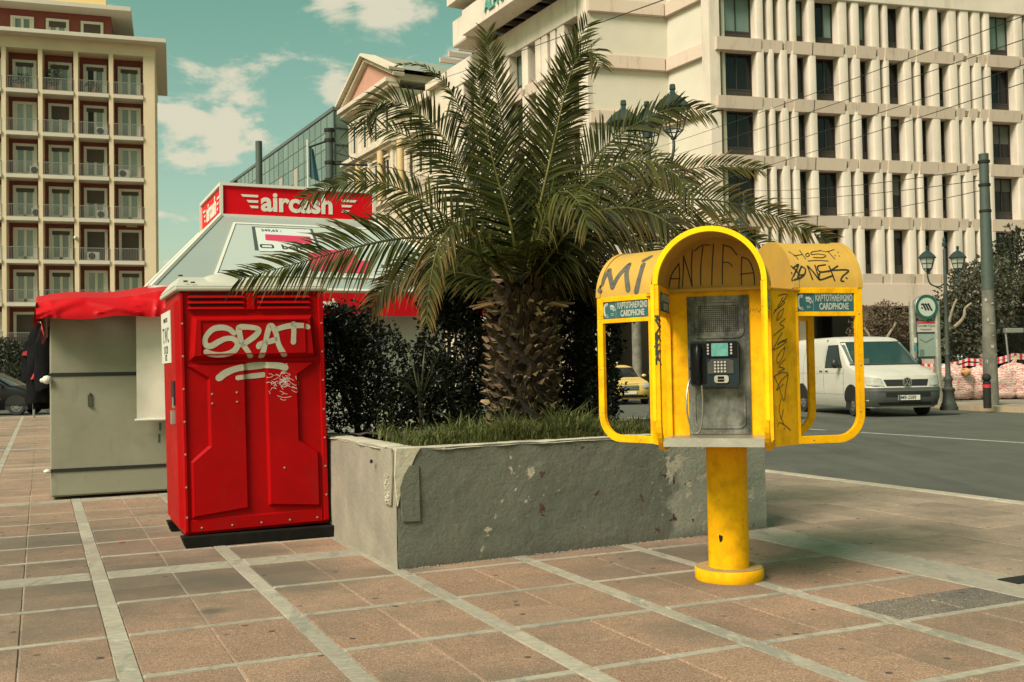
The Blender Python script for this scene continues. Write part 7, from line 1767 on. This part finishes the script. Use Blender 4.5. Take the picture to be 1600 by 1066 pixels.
f0, f1 = PY(1445, 570, 36.5), PY(1640, 570, 36.5); o = thing('safety_fence', 'red slatted barrier fence behind the striped sacks', 'fence', (f0.x, f0.y, .03), 0)
for i in range(40):
    x = (f1.x - f0.x) * i / 40; MB().bx(x, x + .085, -.02, .02, .10, .98 + .05 * math.sin(i * .4)).build('slat', netr, o)
for z in (.30, .86): MB().bx(0, f1.x - f0.x, .022, .05, z, z + .07).build('rail', netr, o)
tape_m = sack_m
for k_, (ya, yb2, lab) in enumerate(((570, 562, 'upper red and white warning tape strung along the red barrier'), (579, 566, 'lower red and white warning tape strung along the red barrier'))):
    a_, b_ = PY(1440, ya, 35.5), PY(1620, yb2 - 12, 35.5); P = []
    for i in range(41):
        q = a_.lerp(b_, i / 40); q.z -= .10 * math.sin(math.pi * ((i / 40 * 2.5) % 1)); P.append([(q.x, q.y, q.z - .05), (q.x, q.y + .01, q.z + .05)])
    b = MB(); b.grid(P); o = b.build('warning_tape', mat('tape_white', (.56, .48, .42), .6), None, fix=False); tag(o, lab, 'tape', 'warning tapes')
    bb_ = MB(); [bb_.grid([[(p_[0], p_[1] - .004, p_[2]) for p_ in P[i]], [(p_[0], p_[1] - .004, p_[2]) for p_ in P[i + 1]]]) for i in range(0, 40, 2)]; bb_.build('red_stripe', mat('red_band', (.5, .02, .03)), o, fix=False)
pk = PY(1577, 590, 34.8); o = MB().box((0, 0, 0), (.10, .05, 1.5), Matrix.Rotation(.35, 3, 'Y')).build('timber_plank', mat('pale_timber', (.45, .36, .22), .8), None, pk, bevel=.005); tag(o, 'pale timber plank leaning over the sacks near the right edge', 'plank')
mb0 = PY(1512, 575, 35.2); o = thing('parked_motorbike', 'dark parked motorbike with round mirrors behind the sacks', 'motorbike', (mb0.x, mb0.y, .03), 2.6)
for x in (0, 1.3): MB().lathe([(.20, -.05), (.29, -.055), (.31, 0), (.29, .055), (.20, .05)], (0, 0, 0), 20, 'y').build('wheel', tyre_m, o, (x, 0, .31))
b = MB(); b.hexa([(.2, -.15, .4), (1.3, -.12, .45), (1.3, .12, .45), (.2, .15, .4), (.3, -.14, .9), (1.4, -.1, .85), (1.4, .1, .85), (.3, .14, .9)]); b.build('body', blackp, o, bevel=.08); b = MB(); b.tube([(0, 0, .31), (.25, 0, 1.0)], .04, 6); b.tube([(.25, -.36, 1.08), (.25, .36, 1.08)], .02, 6); b.build('fork', blackp, o)
for s in (1, -1): b = MB(); b.cyl((.25, s * .3, 1.08), (.22, s * .42, 1.33), .01, n=5); b.lathe([(0, -.01), (.11, -.01), (.11, .01), (0, .01)], (.22, s * .44, 1.40), 14, 'x'); b.build('mirror', mat('mirror_glass', (.10, .20, .18), .15, spec=.9), o)
fl = PY(1590, 512, 35); o = thing('site_floodlight', 'small floodlight on a thin stand over the road works', 'floodlight', (fl.x, fl.y, .03)); b = MB(); b.cyl((-.25, 0, 0), (-.42, 0, 2.35), .03, n=6); b.build('stand', steel, o); b = MB(); b.bx(-.45, .15, -.12, .12, 2.2, 2.36); b.build('lamp_head', steel, o, bevel=.02)

# ================================================================ trees
tl_dark = leaf_mat('dark_tree_leaf', (.030, .037, .017), (.064, .068, .034)); tl_brown = leaf_mat('dry_brown_leaf', (.10, .075, .045), (.17, .125, .08), rough=.8); tl_grey = leaf_mat('olive_tree_leaf', (.050, .052, .030), (.085, .082, .050))
limb_m = mat('pale_limb', (.30, .24, .155), .85, (.20, .16, .105), 5, .4, 20); trunk2 = mat('dark_bark', (.07, .055, .038), .95, (.045, .036, .026), 8, .6, 20)
def tree(label, loc, ells, n, size, lm_, limbs, bm_m, seed, cat='tree', trunk_r=.18, **kw):
    g = Vector(loc); t_ = thing('tree', label, cat, g); e2 = [(e[0] - g.x, e[1] - g.y, e[2] - g.z, *e[3:]) for e in ells]
    put('crown', leaves_mesh('crown', e2, n, size, lm_, seed, **kw), t_)
    b = MB(); top = Vector(e2[0][:3]); b.tube([(0, 0, -.1), (top.x * .2, top.y * .2, top.z * .4), (top.x * .6, top.y * .6, top.z * .8)], [trunk_r, trunk_r * .75, trunk_r * .5], 9); b.build('trunk', bm_m, t_)
    for l in limbs: MB().tube([tuple(p) for p in smooth_path([tuple(Vector(q) - g) for q in l], .15)], [max(.02, .075 - .003 * i) for i in range(len(smooth_path([tuple(Vector(q) - g) for q in l], .15)))], 7).build('limb', limb_m, t_)
    return t_
tg = PY(1490, 600, 39); tg.z = .03
tree('broad dark tree with pale forking limbs behind the green lamp post', tg, [ell(1520, 480, 38.5, 1.6, 1.2, 1.2), ell(1500, 530, 38, 1.1, 1.0, .8), ell(1545, 440, 39, 1.3, 1.2, .9), ell(1490, 500, 38.4, 1.0, .9, .9)], 5200, .20, tl_grey,
     [[PY(1478, 545, 37.6), PY(1483, 505, 37.4), PY(1490, 478, 37.3), PY(1495, 468, 37.3)], [PY(1478, 520, 37.5), PY(1495, 508, 37.3), PY(1506, 495, 37.2), PY(1508, 482, 37.2), PY(1518, 474, 37.2)]], trunk2, 41, gap=.15)
tg = PY(1600, 600, 42); tg.z = .03
tree('big dark tree at the right edge beyond the concrete pole', tg, [ell(1590, 430, 41.5, 1.7, 1.4, 1.6), ell(1600, 500, 41, 1.5, 1.2, 1.3), ell(1630, 420, 42, 1.8, 1.4, 2.0)], 6500, .20, tl_dark, [], trunk2, 42, gap=.2)
tg = PY(1375, 590, 40); tg.z = .03
tree('low bare-looking shrub tree with dry brown leaves behind the white van', tg, [ell(1385, 500, 40, 1.0, .8, .72), ell(1355, 515, 40, .75, .7, .55), ell(1415, 520, 40, .5, .6, .5)], 3600, .12, tl_brown, [[PY(1375, 560, 39.6), PY(1385, 530, 39.4), PY(1400, 505, 39.3)], [PY(1372, 555, 39.6), PY(1362, 530, 39.5), PY(1350, 512, 39.5)]], trunk2, 43, trunk_r=.07, gap=.1, shell=.3)
tg = PY(8, 600, 47); tg.z = 0
tree('dark leafy tree above the black van in front of the apartments', tg, [ell(5, 575, 47, 1.1, 1.2, 1.15), ell(30, 590, 46.5, .75, .8, .75), ell(-20, 560, 47.5, 1.2, 1.2, 1.3), ell(20, 550, 47, .7, .7, .55)], 6500, .16, tl_dark, [], trunk2, 44, gap=.2)
ws_ = PY(75, 640, 39.8); o = thing('weed', 'small yellowish weed at the edge of the square by the black van', 'plant', (ws_.x, ws_.y, 0)); b = MB()
for k_ in range(16):
    a = rr.uniform(0, 6.28); d = Vector((math.cos(a) * .18, math.sin(a) * .1, rr.uniform(.15, .38))); b.add([(-.01, 0, 0), (.01, 0, 0), tuple(d)], [(0, 1, 2)])
b.build('blades', straw, o, fix=False)
# potted plants on the upper balconies
pot_m = mat('terracotta', (.28, .12, .07), .8)
def balcony_plant(px, py, label, rx, rz_, n, seed):
    xx = along(px, py, Pa + Vector((-dA.y, dA.x, 0)) * .35, dA); p = Pa + dA * xx + Vector((-dA.y, dA.x, 0)) * .35; zb = 23.0
    o = thing('potted_plant', label, 'potted plant', (p.x, p.y, zb)); MB().lathe([(0, 0), (.16, 0), (.22, .38), (.0, .36)], (0, 0, 0), 10).build('pot', pot_m, o); put('foliage', leaves_mesh('foliage', [(0, 0, .5 + rz_, rx, .35, rz_)], n, .16, tl_dark, seed), o)
balcony_plant(32, 110, 'leafy potted plants spilling over the top left balcony railing', .75, .38, 260, 51)
balcony_plant(84, 100, 'tall dark potted plant on the second top balcony', .55, .75, 380, 52)
balcony_plant(148, 115, 'low potted plants behind the railing of the third top balcony', .7, .22, 160, 53)

# ================================================================ overhead wires
wire_m = mat('black_cable', (.012, .012, .012), .6)
def wire(label, a, b, sag=.3, r=.012, mids=()):
    P = []
    for i in range(25):
        t_ = i / 24; q = a.lerp(b, t_); q.z -= sag * 4 * t_ * (1 - t_); P.append(tuple(q))
    mb = MB(); mb.tube(P, r, 5); o = mb.build('overhead_wire', wire_m, None, fix=False); return tag(o, label, 'wire', 'overhead trolley wires')
PT_ = lambda px, py, Y: PY(px, py, Y)
wire('topmost of the sagging wires crossing the fins to the right edge', PT_(1800, -50, 20), PT_(1020, 233, 61.5), .1)
wire('second wire from the top crossing the ribbed facade', PT_(1800, -8, 20), PT_(1030, 250, 61.5), .1)
wire('third wire from the top crossing the ribbed facade', PT_(1800, 33, 20), PT_(1100, 262, 59.5), .1)
wire('fourth wire from the top crossing the ribbed facade', PT_(1800, 62, 20), PT_(1110, 285, 59), .1)
wire('nearly level wire running left from the top of the concrete pole', PT_(1541, 262, 29.8), PT_(1180, 298, 57.6), .2)
wire('lower level wire tied to the concrete pole under its top band', PT_(1543, 280, 29.8), PT_(1190, 310, 57.6), .2)
wire('faint lowest wire slanting up to the concrete pole', PT_(1545, 295, 29.8), PT_(1260, 338, 58), .2)
wire('thick wire rising steeply from the pediment past the roof slab', PT_(640, 140, 85), PT_(1225, -68, 18), .05, .014)
wire('thin wire from the trolley pole to the roof slab cable', PT_(519, 245, 30), PT_(640, 140, 84.5), .1, .012)
wire('thin wire running right from the trolley pole behind the palm', PT_(519, 238, 30), PT_(780, 300, 69), .1, .014)
wire('thin stay wire crossing the trolley pole towards the flag', PT_(519, 236, 30), PT_(600, 262, 91), .05, .012)
wire('thin wire slanting across the pale facade behind the palm top', PT_(700, 190, 77), PT_(900, 95, 62), .05, .010)
wire('short stay wire from the trolley pole down to the kiosk side', PT_(519, 210, 30), PT_(590, 300, 16), .0, .010)
